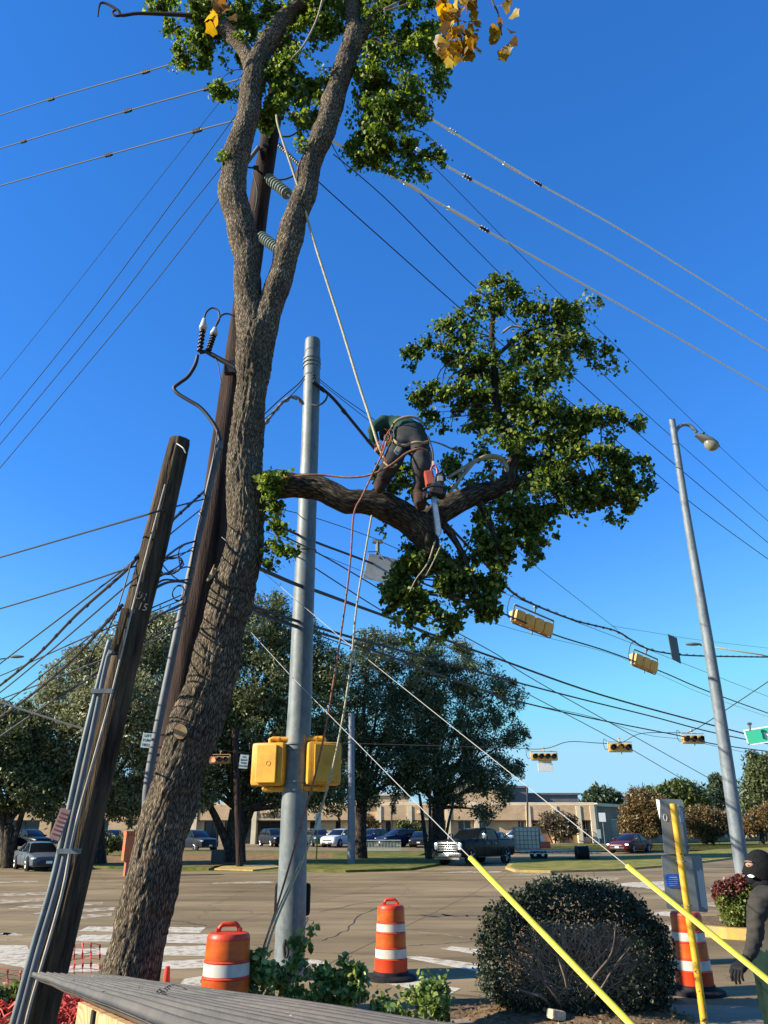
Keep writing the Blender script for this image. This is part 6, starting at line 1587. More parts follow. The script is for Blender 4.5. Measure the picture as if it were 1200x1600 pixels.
for pts in ([(895, 1590, 12), (870, 1560, 9), (835, 1520, 7), (800, 1490, 5), (768, 1482, 3)], [(900, 1590, 13), (885, 1540, 9), (870, 1490, 6), (862, 1450, 4)], [(880, 1588, 11), (850, 1560, 9), (815, 1548, 7), (790, 1535, 5)],
            [(912, 1590, 11), (935, 1550, 8), (960, 1510, 5), (985, 1480, 3)], [(890, 1590, 9), (845, 1520, 6), (832, 1470, 4), (826, 1440, 3)], [(905, 1590, 10), (925, 1530, 7), (955, 1490, 5), (962, 1440, 3)]):
    P, Q = pxpath(pts, YBu - .75); P[0].y = YBu - .3; P[0].z = .06
    MB().tube(P, [q * .42 for q in Q], n=8, smooth=5, disp=lambda p, a, L, r: noise.noise(p * 14) * .006).build('branch', mat('bush_branch', (.13, .10, .075), rough=.9, var=.35, scale=12), root, smooth=True)
# mulch mound under it with a pale stone
mb = MB(); n_ = 40; cM = W(905, 1600, 9.8)
for i in range(n_):
    for j in range(n_):
        x = cM.x - 1.5 + 3.0 * i / (n_ - 1); y = 8.6 + 2.4 * j / (n_ - 1)
        mb.v.append((x, y, .01 + heapz(x, y, cM.x, 9.75, 1.25, 1.0, .16) + .02 * noise.noise(Vector((x * 7, y * 7, 0)))))
for i in range(n_ - 1):
    for j in range(n_ - 1):
        a = i * n_ + j; mb.face((a, a + n_, a + n_ + 1, a + 1))
tag(mb.build('mulch_bed', M_DIRT, None, smooth=True), kind='structure')
rk = MB(); ctr = W(869, 1586, 9.2); ctr.z = .17
rk.box(ctr, (.17, .12, .09), rot=rotz(.4) @ Matrix.Rotation(.2, 3, 'Y'), bev=.02)
tag(rk.build('stone', mat('pale_stone', (.5, .38, .26), rough=.9, var=.2, scale=12, bump=.4, bscale=30), None, loc=tuple(ctr)), 'pale squarish stone on the mulch under the round bush', 'stone')
rs_ = np.random.default_rng(5)
C = np.stack([rs_.uniform(cM.x - 1.3, cM.x + 1.3, 700), rs_.uniform(8.9, 10.6, 700), np.zeros(700)], 1)
C[:, 2] = [.03 + heapz(x, y, cM.x, 9.75, 1.25, 1.0, .16) for x, y, _ in C]
o = leaves('fallen_leaves', C, .035, LM_BROWN, None, droop=0, up=3, seed=6, loc=(0, 0, 0)); tag(o, 'dry brown leaves scattered on the mulch bed', 'fallen leaves', kind='stuff')
wire('single thin bare stalk rising left of the bush top', [(805, 1420, 10), (807, 1400, 10), (806, 1380, 10)], 6, M_BTWIG, 'dry_stalk', 'plant')

# red-topped flower bush on the yellow kerbed island
YF = 17.2
plant('flower_bush', 'bush with dark red top and green sides on the yellow kerbed island', [(1146, 1425, 22, 24), (1165, 1415, 20, 34), (1135, 1410, 16, 22), (1185, 1420, 26, 32), (1210, 1420, 26, 32)], YF, 15000, .05, leaf_mat('yellow_green_leaves', (.05, .08, .015), (.13, .17, .035), (.26, .27, .07), trans=.3), 81, [], 'bush', clump=.16, dens=60, surf=.5)
fb = [o for o in col.objects if o.name.startswith('flower_bush')][0]
C = crown_points([(1138, 1388, 20, 13), (1160, 1380, 20, 13), (1126, 1395, 11, 14), (1184, 1384, 22, 13), (1210, 1386, 20, 13)], 9000, 82, YF, clump=.13, surf=.5, nclump=lambda a: max(5, int(a * 70)))
leaves('red_flowers', C, .045, leaf_mat('dark_red_petals', (.05, .014, .014), (.15, .028, .03), (.22, .13, .06), trans=.25), fb, seed=82, droop=-.3)

# ================================================================ SIGN POST WITH TWO PLATES SEEN FROM BEHIND
YSg = 8.9
pb = W(1099, 1612, YSg); 
sg = empty('sign_post', (pb.x, YSg, .05), 'yellow post with two grey sign backs in front of the right barrel', 'sign post')
M_YPOST = mat('chipped_yellow_post', (.60, .34, .02), rough=.5, var=.1, scale=6)
nM = M_YPOST.node_tree; 
def chips(m):
    n = m.node_tree.nodes; l = m.node_tree.links; b = n['Principled BSDF']
    src = b.inputs['Base Color'].links[0].from_socket
    tc = n.new('ShaderNodeTexCoord'); nt = n.new('ShaderNodeTexNoise'); nt.inputs['Scale'].default_value = 28; nt.inputs['Detail'].default_value = 6
    l.new(tc.outputs['Object'], nt.inputs['Vector'])
    sx = n.new('ShaderNodeSeparateXYZ'); l.new(tc.outputs['Object'], sx.inputs[0])
    mr = n.new('ShaderNodeMapRange'); mr.inputs['From Min'].default_value = 1.0; mr.inputs['From Max'].default_value = 0; mr.inputs['To Min'].default_value = 0; mr.inputs['To Max'].default_value = .16
    l.new(sx.outputs['Z'], mr.inputs[0]); ad = n.new('ShaderNodeMath'); l.new(nt.outputs['Fac'], ad.inputs[0]); l.new(mr.outputs[0], ad.inputs[1])
    cr = n.new('ShaderNodeValToRGB'); cr.color_ramp.elements[0].position = .70; cr.color_ramp.elements[1].position = .72
    l.new(ad.outputs[0], cr.inputs[0]); mx = n.new('ShaderNodeMixRGB'); mx.inputs[2].default_value = (.05, .03, .02, 1)
    l.new(cr.outputs[0], mx.inputs[0]); l.new(src, mx.inputs[1]); l.new(mx.outputs[0], b.inputs['Base Color'])
chips(M_YPOST)
P = [Vector((pb.x, YSg - .06, .0)), W(1087, 1500, YSg - .06), W(1075, 1425, YSg - .06), W(1063, 1340, YSg - .06), W(1051.5, 1256, YSg - .06)]
MB().tube(P, .036, n=16).build('post', M_YPOST, sg, smooth=True, autosmooth=50)
def plate_px(corners, Y, th, name, m, parent, bev=None):
    k = [W(x, y, Y) for x, y in corners]
    # rounded corners
    out = []
    for i in range(4):
        a, b, c_ = k[i - 1], k[i], k[(i + 1) % 4]
        q_ = min(.03, (a - b).length * .12); d1 = (a - b).normalized() * q_; d2 = (c_ - b).normalized() * q_
        for t in (0, .33, .67, 1): out.append(b + d1 * (1 - t) ** 2 + d2 * t ** 2)
    return MB().prism(out, (0, th, 0)).build(name, m, parent)
M_SGB = mat('grey_sign_back', (.17, .19, .19), rough=.5, metal=.25, var=.15, scale=4)
s1 = plate_px([(1031, 1248), (1067, 1249), (1077, 1334), (1038, 1334)], YSg, .008, 'upper_sign_plate', M_SGB, sg)
s2 = plate_px([(1033, 1336), (1096, 1337), (1107, 1426), (1042, 1420)], YSg + .012, .008, 'lower_sign_plate', M_SGB, sg)
# a plate set square to the other, seen on edge at the left of the upper one
a_, b_ = W(1031, 1250, YSg + .01), W(1038, 1333, YSg + .01)
MB().prism([W(1025, 1249, YSg + .25), W(1025.5, 1256, YSg + .25), W(1031, 1280, YSg + .04), W(1031, 1250, YSg + .02)], (.004, 0, 0)).build('edge_on_plate', M_WHITE, sg)
plate_px([(1063, 1370 - 5), (1040, 1366), (1042, 1386), (1064, 1388)][::-1], YSg + .004, .004, 'blue_sticker', mat('blue_sticker', (.01, .08, .42), rough=.4), s2)
mb = MB()
for i, (w_) in enumerate((12, 15, 13, 14, 10)):
    y = 1371 + i * 3.1; mb.box(W(1052, y, YSg + .001), (w_ * S(0, y, YSg), .002, .55 * S(0, y, YSg) * (1.8 if i == 0 else 1)))
mb.build('sticker_print', mat('pale_blue_print', (.25, .4, .75), rough=.5), s2)
plate_px([(1061, 1266), (1066, 1266), (1069, 1285), (1063, 1285)], YSg - .004, .003, 'pale_sticker', mat('pale_sticker', (.35, .38, .42), rough=.5), s1)
d = []; cc = W(1039.5, 1277.5, YSg - .004)
for k in range(21): t = 2 * math.pi * k / 20; d.append(cc + Vector((.018 * math.cos(t), 0, .033 * math.sin(t))))
MB().tube(d, .0035, n=5).build('stamp', mat('pale_stamp', (.5, .5, .5), rough=.6), s1)
mb = MB(); d = [W(1088, 1359, YSg + .006), W(1091, 1362, YSg + .006), W(1094, 1358, YSg + .006), W(1099, 1362, YSg + .006), W(1106, 1422, YSg + .006), W(1096, 1416, YSg + .006)]
mb.prism(d, (0, .003, 0)).build('lighter_strip', mat('lighter_strip', (.33, .36, .37), rough=.35, metal=.3), s2)  # lighter strip with an uneven top, down the plate's right side
mb = MB()
for (x, y) in ((1067, 1346), (1076, 1415)):
    c = W(x - 1, y, YSg - .07); mb.tube([c + Vector((-.05, .04, 0)), c + Vector((0, -.038, 0)), c + Vector((.05, .04, 0))], .007, n=6, smooth=4)
for (x, y) in ((1060, 1259), (1069, 1324)): mb.tube([W(x + (8 if y > 1300 else 0), y, YSg - .02), W(x + (8 if y > 1300 else 0), y, YSg - .002)], .012, n=8)
mb.build('bolt_strap', M_GALV, sg)

# ================================================================ CARS
M_TYRE = mat('tyre_rubber', (.015, .015, .016), rough=.8)
M_RIM = mat('alloy_rim', (.45, .45, .46), rough=.3, metal=.8)
M_CHROME = mat('chrome', (.38, .39, .40), rough=.2, metal=1.0)
M_GLASS = mat('car_glass', (.006, .008, .01), rough=.1, spec=.35)
M_LAMP = mat('headlamp_lens', (.75, .78, .8), rough=.1, metal=.3)
M_TAIL = mat('tail_lamp', (.4, .01, .01), rough=.2)
def paint(name, c, metal=.3): return mat(name, c, rough=.25, metal=0, spec=.10, var=.03, scale=2)
KINDS = {
 'sedan': dict(L=4.9, hull=[(2.44, .28, .58, .72), (2.36, .22, .70, .84), (2.0, .20, .80, .90), (1.2, .20, .90, .93), (.9, .20, .95, .93), (-.2, .20, .96, .94), (-1.5, .20, .98, .94), (-2.0, .22, 1.02, .92), (-2.36, .30, 1.0, .88), (-2.46, .40, .80, .80)],
               gh=[(1.15, .955), (.35, 1.36), (-.3, 1.45), (-.95, 1.42), (-2.0, 1.05)], roofx=(.25, -1.05), wheels=(1.45, -1.4), wr=.34, gw=(.80, .58)),
 'suv': dict(L=4.7, hull=[(2.34, .32, .70, .76), (2.26, .28, .92, .86), (1.9, .26, 1.02, .92), (1.1, .26, 1.10, .94), (.7, .26, 1.12, .95), (-.4, .26, 1.13, .95), (-1.6, .26, 1.14, .95), (-2.15, .30, 1.14, .92), (-2.34, .42, 1.05, .86)],
             gh=[(1.05, 1.12), (.35, 1.62), (-.3, 1.70), (-1.7, 1.66), (-2.22, 1.16)], roofx=(.3, -1.85), wheels=(1.42, -1.38), wr=.37, gw=(.84, .68)),
 'pickup': dict(L=6.3, hull=[(3.12, .55, 1.18, .92), (3.02, .45, 1.36, .98), (2.6, .42, 1.42, 1.0), (1.3, .42, 1.46, 1.01), (1.0, .42, 1.46, 1.01), (-1.25, .42, 1.44, 1.01), (-1.35, .42, 1.42, 1.0), (-3.0, .48, 1.42, .99), (-3.12, .60, 1.38, .97)],
                gh=[(1.35, 1.47), (.6, 1.98), (-.1, 2.06), (-1.05, 2.04), (-1.3, 1.46)], roofx=(.5, -1.08), wheels=(2.12, -1.95), wr=.46, gw=(.90, .76)),
}
def car(kind, name, label, loc, heading, body_m, group=None, detail=True, lights=False, sc=1.0):
    K = KINDS[kind]; root = empty(name)
    secs = []
    for x, zb_, zt, w in K['hull']:
        m_ = (zb_ + zt) / 2
        secs.append([(x, -w * .86, zb_), (x, -w * .97, zb_ + .08), (x, -w, m_), (x, -w * .985, zt - .14), (x, -w * .90, zt - .03), (x, -w * .55, zt + .012), (x, 0, zt + .02), (x, w * .55, zt + .012), (x, w * .90, zt - .03), (x, w * .985, zt - .14), (x, w, m_), (x, w * .97, zb_ + .08), (x, w * .86, zb_)])
    body = MB().loft(secs).build('body', body_m, root, smooth=True, autosmooth=38)
    secs = []
    zg = [g[1] for g in K['gh']]; zmax = max(zg); zl = min(zg[0], zg[-1])
    for x, zt in K['gh']:
        f = (zt - zl) / (zmax - zl); w0, w1 = K['gw']; wt = w0 + (w1 - w0) * f
        zb_ = zl - .12
        secs.append([(x, -w0, zb_), (x, -w0, zl - .03), (x, -wt, zt - .04), (x, -wt * .85, zt), (x, 0, zt + .015), (x, wt * .85, zt), (x, wt, zt - .04), (x, w0, zl - .03), (x, w0, zb_)])
    MB().loft(secs).build('windows', M_GLASS, root, smooth=True, autosmooth=30)
    # roof skin and pillars
    mb = MB(); x0, x1 = K['roofx']; w1 = K['gw'][1]; rs2 = []
    def roofz(x):
        g = K['gh']
        for (xa, za), (xb, zb2) in zip(g, g[1:]):
            if xb <= x <= xa: return za + (zb2 - za) * (xa - x) / (xa - xb)
        return g[0][1]
    def gw(x):
        f = (roofz(x) - zl) / (zmax - zl); return K['gw'][0] + (K['gw'][1] - K['gw'][0]) * f
    for i in range(7):
        x = x0 + (x1 - x0) * i / 6; z = roofz(x) + .012; w = gw(x) + .012
        rs2.append([(x, -w, z - .065), (x, -w * .86, z + .005), (x, 0, z + .022), (x, w * .86, z + .005), (x, w, z - .065), (x, w * .8, z - .05), (x, 0, z - .03), (x, -w * .8, z - .05)])
    mb.loft(rs2).build('roof', body_m, root, smooth=True, autosmooth=40)
    mb = MB(); zbelt = zl - .03
    gx = [g[0] for g in K['gh']]
    for s in (-1, 1):
        wb = K['gw'][0] + .008
        pil = [((gx[0], zbelt), (x0, roofz(x0))), ((gx[-1] + (.05 if kind == 'pickup' else .0), zbelt), (x1, roofz(x1))), (((gx[0] + gx[-1]) / 2 + .05, zbelt), ((gx[0] + gx[-1]) / 2 + .0, roofz((gx[0] + gx[-1]) / 2)))]
        for (xa, za), (xb, zb2) in pil:
            MB().tube([(xa, s * wb, za), (xb, s * (gw(xb) + .006), zb2 - .04)], .038, n=6).build('pillar', body_m, root, smooth=True)
    for s in (-1, 1):
        for wx in K['wheels']:
            r = K['wr']; w = K['hull'][4][3]
            Mw = Matrix.Rotation(R(90) * -s, 3, 'X')
            MB().lathe([(r + .06, -.01), (r + .07, .012)], c=(wx, s * (w - .005), r), n=24, M=Mw).build('wheel_arch', M_DKMET, root)
            wh = MB().lathe([(r * .6, -.2), (r * .97, -.2), (r, -.15), (r, .005), (r * .96, .035), (r * .70, .04)], c=(wx, s * w, r), n=28, M=Mw).build('wheel', M_TYRE, root, smooth=True, autosmooth=40)
            rm = MB().lathe([(r * .70, .035), (r * .66, .025), (r * .20, .015), (r * .16, .04)], c=(wx, s * w, r), n=28, M=Mw)
            for k in range(5):
                a = 2 * math.pi * k / 5
                rm.tube([(wx + math.cos(a) * r * .15, s * (w + .035), r + math.sin(a) * r * .15), (wx + math.cos(a) * r * .66, s * (w + .045), r + math.sin(a) * r * .66)], .035, n=6)
            rm.build('rim', M_RIM, wh)
            MB().lathe([(r * .5, .028), (r * .22, .031)], c=(wx, s * w, r), n=20, M=Mw).build('brake', M_DKMET, wh)
    if detail:
        fx = K['hull'][0][0]; fw = K['hull'][1][3]; fz = K['hull'][0][2]
        if kind == 'pickup':
            g = MB()
            for i in range(4): g.box((fx + .05, 0, .80 + i * .125), (.07, 1.34, .055), bev=.012)
            g.box((fx + .045, 0, 1.215), (.06, 1.5, .06), bev=.012)
            for s in (-1, 1): g.box((fx + .045, s * .7, .99), (.06, .07, .5), bev=.012)
            g.build('grille', M_CHROME, root, smooth=True, autosmooth=40)
            MB().box((fx + .01, 0, .98), (.06, 1.4, .5)).build('grille_shadow', M_DKMET, root)
            MB().box((fx + .1, 0, .56), (.2, 1.96, .24), bev=.05).build('bumper', M_CHROME, root, smooth=True, autosmooth=40)
            MB().box((fx + .06, 0, .37), (.16, 1.8, .14), bev=.03).build('lower_bumper', mat('grey_plastic', (.14, .14, .14), rough=.6), root)
            for s in (-1, 1):
                hl = MB().box((fx - .02, s * .86, 1.02), (.12, .26, .42), bev=.04).build('headlight', M_CHROME, root, smooth=True, autosmooth=40)
                MB().box((fx + .042, s * .86, 1.02), (.02, .18, .30), bev=.008).build('lens', M_LAMP, hl)
                MB().box((fx + .20, s * .72, .56), (.02, .26, .10), bev=.008).build('fog_light', M_DKMET, root)
                mr = MB().box((.95, s * 1.24, 1.58), (.16, .26, .34), bev=.05).build('mirror', M_CHROME, root, smooth=True, autosmooth=40)
                MB().tube([(1.0, s * .95, 1.48), (.97, s * 1.14, 1.52)], .03, n=6).build('mirror_arm', M_DKMET, mr)
                for hx in (.2, -.75): MB().box((hx, s * 1.022, 1.2), (.2, .03, .035), bev=.008).build('door_handle', M_CHROME, root)
                for lx in (.62, -.28, -1.0): MB().box((lx, s * 1.006, .98), (.014, .012, .9)).build('door_gap', M_BLACK, root)
                MB().box((0, s * 1.02, .44), (2.9, .12, .06), bev=.02).build('running_board', M_DKMET, root)
            MB().box((fx + .205, 0, .58), (.015, .36, .17)).build('licence_plate', M_WHITE, root)
            MB().box((-2.2, 0, 1.431), (1.6, 1.7, .02)).build('bed_floor', M_DKMET, root)
        else:
            MB().box((fx + .005, 0, .36), (.06, 1.25, .17), bev=.03).build('lower_grille', M_DKMET, root)
            MB().box((fx - .01, 0, fz - .06), (.08, .95, .10), bev=.03).build('grille', M_DKMET, root)
            MB().box((fx + .04, 0, .44), (.015, .32, .13)).build('licence_plate', M_WHITE, root)
            for s in (-1, 1):
                Mh = rotz(-s * .55)
                hl = MB().box((fx - .17, s * (fw - .14), fz + .05 if kind != 'suv' else fz + .10), (.22, .42, .085), rot=Mh, bev=.03).build('headlight', M_LAMP if not lights else mat('headlamp_lit', (.9, .9, .9), rough=.1, emit=((1, .9, .75), 2.0)), root, smooth=True, autosmooth=40)
                MB().box((.78, s * 1.02, 1.02 if kind == 'sedan' else 1.2), (.16, .2, .13), bev=.04).build('mirror', body_m, root, smooth=True, autosmooth=40)
                for lx in (.75, -.25, -1.15): MB().box((lx, s * (K['hull'][5][3] + .001), .62), (.012, .008, .58)).build('door_gap', M_BLACK, root)
                for hx in (-.05, -.95): MB().box((hx, s * (K['hull'][5][3] + .01), .80), (.18, .025, .03), bev=.006).build('door_handle', body_m, root)
                MB().box((-K['L'] / 2 + .03, s * .62, .86), (.08, .38, .12), bev=.02).build('tail_light', M_TAIL, root)
    root.location = loc; root.rotation_euler = (0, 0, heading); root.scale = (sc, sc, sc)
    tag(root, label, 'car' if kind != 'pickup' else 'pickup truck', group)
    return root
def heading(dx, dy): return math.atan2(dy, dx)
p = G(58, 1359)
car('sedan', 'parked_car', 'grey four-door sedan on the road at the far left', (p.x, p.y, gz(p.y) + .005), heading(.58, -.82), paint('grey_car_paint', (.085, .10, .115)), sc=.95)
p = G(745, 1350)
car('pickup', 'pickup_truck', 'black crew-cab pickup truck with big chrome grille waiting at the median', (p.x, p.y, gz(p.y) + .005), heading(-.63, -.77), paint('black_car_paint', (.005, .006, .009), 0), sc=.98)
p = G(986, 1332.5)
car('sedan', 'dark_red_car', 'dark red sedan with headlights on behind the grass median', (p.x, p.y, gz(p.y) + .006), heading(-.66, -.75), paint('dark_red_paint', (.07, .008, .014)), lights=True, sc=1.03)
PK = [('suv', 'dark SUV parked left of the steel pole under the school lettering', 428, 86, (.5, -.86), (.02, .022, .03)),
      ('suv', 'dark teal car parked right of the steel pole', 497, 86, (.3, -.95), (.03, .05, .055)), ('suv', 'silver white SUV parked beside the grey lamp post', 531, 84, (-.5, -.86), (.42, .46, .5)),
      ('suv', 'blue SUV parked just right of the grey lamp post behind the railing', 580, 86, (-.6, -.8), (.04, .06, .16)), ('suv', 'dark blue van parked behind the right end of the railing', 622, 85, (-.8, -.6), (.012, .018, .06)),
      ('sedan', 'black car parked left of the pickup behind the pale tree stems', 656, 84, (-.1, -1), (.015, .016, .018)), ('suv', 'dark SUV parked between the leaning tree and the oak with grey trunks', 306, 74, (.7, -.7), (.02, .025, .035)),
      ('suv', 'dark teal SUV parked behind the shrub beside the orange cabinet', 172, 76, (.2, -.98), (.025, .045, .05)), ('suv', 'black SUV parked behind the grey sedan', 46, 78, (.8, -.6), (.012, .012, .014)),
      ('sedan', 'grey car parked at the far left edge beyond the sedan', 4, 76, (.2, -1), (.15, .16, .17)), ('suv', 'white car parked directly behind the tank trailer', 812, 84, (-.9, -.4), (.6, .6, .6)), ('sedan', 'dark car half hidden behind the pickup bed', 775, 80, (-.4, -.9), (.03, .035, .05))]
for i, (k, lb, px, Y, h_, c_) in enumerate(PK):
    p = W(px, 1320, Y); car(k, 'parked_car', lb, (p.x, Y, gz(Y) + .025), heading(*h_), paint('parked_paint_%s' % 'abcdefghijklm'[i], c_), 'cars parked in front of the school')

# trailer with caged tank, red frame and cable drum
YTr = 57; zt = gz(YTr)
def TX(px): return W(px, 1335, YTr).x
p = Vector((TX(865), YTr, zt)); tr = empty('flat_trailer', tuple(p), 'low flat trailer with lattice side behind the grass median', 'trailer')
x0, x1 = TX(808), TX(934)
MB().box(((x0 + x1) / 2, YTr, zt + .62), (x1 - x0, 2.0, .08)).build('deck', mat('trailer_grey', (.22, .23, .25), rough=.6, var=.15), tr)
mb = MB()
for z in (.42, .60): mb.box(((x0 + x1) / 2, YTr - 1.03, zt + z), (x1 - x0, .05, .05))
k = 22
for i in range(k):
    xa = x0 + (x1 - x0) * i / k; xb = x0 + (x1 - x0) * (i + 1) / k
    mb.tube([(xa, YTr - 1.03, zt + (.42 if i % 2 else .60)), (xb, YTr - 1.03, zt + (.60 if i % 2 else .42))], .016, n=5)
mb.build('lattice', mat('pale_grey_steel', (.4, .42, .45), rough=.5), tr)
for px in (832, 844):
    c = (TX(px), YTr - .95, zt + .33); Mw = Matrix.Rotation(R(90), 3, 'X')
    wh = MB().lathe([(.20, -.2), (.32, -.2), (.33, -.15), (.33, .0), (.31, .03), (.2, .03)], c=c, n=24, M=Mw).build('wheel', M_TYRE, tr, smooth=True, autosmooth=40)
    MB().lathe([(.19, .02), (.05, .035)], c=c, n=16, M=Mw).build('rim', M_RIM, wh)
c = Vector((TX(824), YTr, zt + .66)); hw = 19 * S(0, 1315, YTr)
tk = empty('caged_tank', tuple(c), 'white square liquid tank in a wire cage on the trailer behind the pickup', 'tank')
MB().box(c + Vector((0, 0, .72)), (hw * 1.9, 1.1, 1.35), bev=.12).build('tank', mat('milky_plastic', (.60, .50, .37), rough=.4, var=.1, scale=2), tk, smooth=True, autosmooth=50)
mb = MB()
for i in range(7): mb.box(c + Vector((-hw + 2 * hw * i / 6, -.60, .72)), (.035, .03, 1.42))
for i in range(6): mb.box(c + Vector((0, -.615, .06 + 1.34 * i / 5)), (2 * hw, .03, .03))
for s in (-1, 1):
    for i in range(4): mb.box(c + Vector((s * hw, -.58 + 1.16 * i / 3, .72)), (.03, .03, 1.42))
mb.build('cage', M_GALV, tk)
c = Vector((TX(851), YTr, zt + .66))
rf = empty('red_equipment', tuple(c), 'red metal machine with dark upright frame beside the caged tank', 'machine')
MB().box(c + Vector((0, 0, .28)), (.75, .9, .42), bev=.04).build('body', mat('red_machine_paint', (.5, .05, .03), rough=.4), rf)
MB().tube([c + Vector((-.35, -.3, .3)), c + Vector((-.3, -.3, 1.25)), c + Vector((.15, -.3, 1.3)), c + Vector((.55, -.3, .4))], .04, n=6).build('frame', mat('dark_frame', (.05, .055, .06), rough=.5), rf)
c = Vector((TX(902), YTr - 1.4, zt + .02)); 
dr_ = empty('black_bin', tuple(c), 'black rounded drum at the trailer end behind the median', 'drum')
Mx = Matrix.Rotation(R(90), 3, 'Y')
MB().lathe([(.36, -.42), (.42, -.36), (.42, .36), (.36, .42)], c=c + Vector((0, 0, .44)), n=24, M=Mx).build('drum', M_BLACK, dr_, smooth=True, autosmooth=40)
MB().lathe([(.45, -.40), (.45, -.34)], c=c + Vector((0, 0, .46)), n=24, M=Mx).lathe([(.45, .34), (.45, .40)], c=c + Vector((0, 0, .46)), n=24, M=Mx).build('rim', M_DKMET, dr_)

# white picket railing behind the lawn
p0, p1 = W(562, 1323, 70), W(626, 1323, 70); z0 = gz(70) + .1
rl = empty('railing', (p0.x, 70, z0), 'low white picket railing on the lawn left of the pickup', 'railing')
zt_ = W(590, 1312, 70).z - .05
mb = MB(); k = 28
for i in range(k + 1): mb.box((p0.x + (p1.x - p0.x) * i / k, 70, (z0 + zt_) / 2), (.045, .045, zt_ - z0))
mb.build('pickets', M_SW, rl)
mb = MB().box(((p0.x + p1.x) / 2, 69.95, zt_), (p1.x - p0.x, .07, .07)).box(((p0.x + p1.x) / 2, 69.95, z0 + .08), (p1.x - p0.x, .05, .05)).build('rail', M_SW, rl)

# orange-brown telecom cabinet on its pedestal
YO = 40.; c = W(203, 1330, YO); s_ = S(0, 1330, YO); z0 = gz(YO)
M_OC = mat('orange_brown_paint', (.46, .115, .035), rough=.6, var=.15, scale=3)
oc = empty('utility_cabinet', (c.x, YO, z0), 'orange-brown metal cabinet on a narrow foot just left of the leaning tree', 'cabinet')
zt_ = W(203, 1300, YO).z; zb_ = W(203, 1345, YO).z
Mo = rotz(R(28))
bo = MB().box((c.x + .06, YO, (zt_ + zb_) / 2), (.75, .6, zt_ - zb_), rot=Mo, bev=.02).build('box', M_OC, oc)
MB().box((c.x + .06, YO, zt_ + .02), (.79, .64, .05), rot=Mo, bev=.01).build('lid', M_OC, bo)
mb = MB()
for i in range(5): mb.box(Vector((c.x + .06, YO, zt_ - .12)) + Mo @ Vector((-.28 + i * .14, -.304, 0)), (.03, .012, .13), rot=Mo)
mb.build('vent', mat('dark_rust', (.16, .04, .02), rough=.8), bo)
MB().box((c.x + .06, YO, (z0 + zb_) / 2), (.42, .4, zb_ - z0), rot=Mo).build('pedestal', mat('faded_red_foot', (.40, .13, .09), rough=.7), oc)
mb = MB()
for dx in (.05, .2): mb.tube([(c.x + dx, YO - .1, zt_), (c.x + dx, YO - .1, zt_ + .24)], .02, n=8)
mb.build('pipe', M_GALV, oc)
c = W(341, 1330, 50); z0 = gz(50) + .1
MBx = MB().box((c.x, 50, z0 + .38), (.72, .5, .76), bev=.04); o = MBx.build('dark_utility_box', mat('dark_green_box', (.03, .04, .035), rough=.6), None, loc=(c.x, 50, z0))
tag(o, 'dark low utility box below the small pink sign by the oak', 'utility box')

# ================================================================ PEOPLE
def skin_body(name, joints, edges, mats, region, parent, levels=2, root='pelvis'):
    idx = {k: i for i, k in enumerate(joints)}
    po = org(parent)
    me = bpy.data.meshes.new(name)
    me.from_pydata([tuple(Vector(joints[k][0]) - po) for k in joints], [(idx[a], idx[b]) for a, b in edges], [])
    o = bpy.data.objects.new(name, me); col.objects.link(o)
    md = o.modifiers.new('skin', 'SKIN'); md.use_smooth_shade = True; md.branch_smoothing = .6
    for k, i in idx.items():
        r = joints[k][1]; r = (r, r) if not hasattr(r, '__len__') else r
        me.skin_vertices[0].data[i].radius = r
        me.skin_vertices[0].data[i].use_root = (k == root)
    ss = o.modifiers.new('sub', 'SUBSURF'); ss.levels = levels; ss.render_levels = levels
    dg = bpy.context.evaluated_depsgraph_get(); dg.update()
    m2 = bpy.data.meshes.new_from_object(o.evaluated_get(dg))
    bpy.data.objects.remove(o)
    m2.name = name; m2.materials.clear()
    for m in mats: m2.materials.append(m)
    for v in m2.vertices:   # cloth folds
        p = v.co + po; v.co += v.normal * (noise.noise(p * 8) * .016 + abs(noise.noise(Vector((p.x * 9, p.y * 9, p.z * 26)))) * .020 + noise.noise(p * 30) * .005)
    for p in m2.polygons: p.material_index = region(p.center + po); p.use_smooth = True
    o2 = bpy.data.objects.new(name, m2); col.objects.link(o2); o2.parent = parent; ORG[o2.name] = po.copy()
    return o2
M_GSHIRT = mat('dark_green_shirt', (.022, .055, .042), rough=.85, var=.15, scale=8)
M_GPANT = mat('charcoal_trousers', (.045, .045, .045), rough=.85, var=.35, scale=7)
M_BOOT = mat('brown_boot', (.045, .026, .02), rough=.7, var=.3, scale=12)
M_SKIN = mat('skin', (.42, .22, .14), rough=.5)
M_HARN = mat('tan_harness', (.30, .23, .13), rough=.8, var=.15, scale=20)
M_SAWO = mat('saw_orange', (.36, .065, .03), rough=.45, var=.1, scale=9)
M_GLOVE = mat('black_glove', (.014, .014, .015), rough=.7)
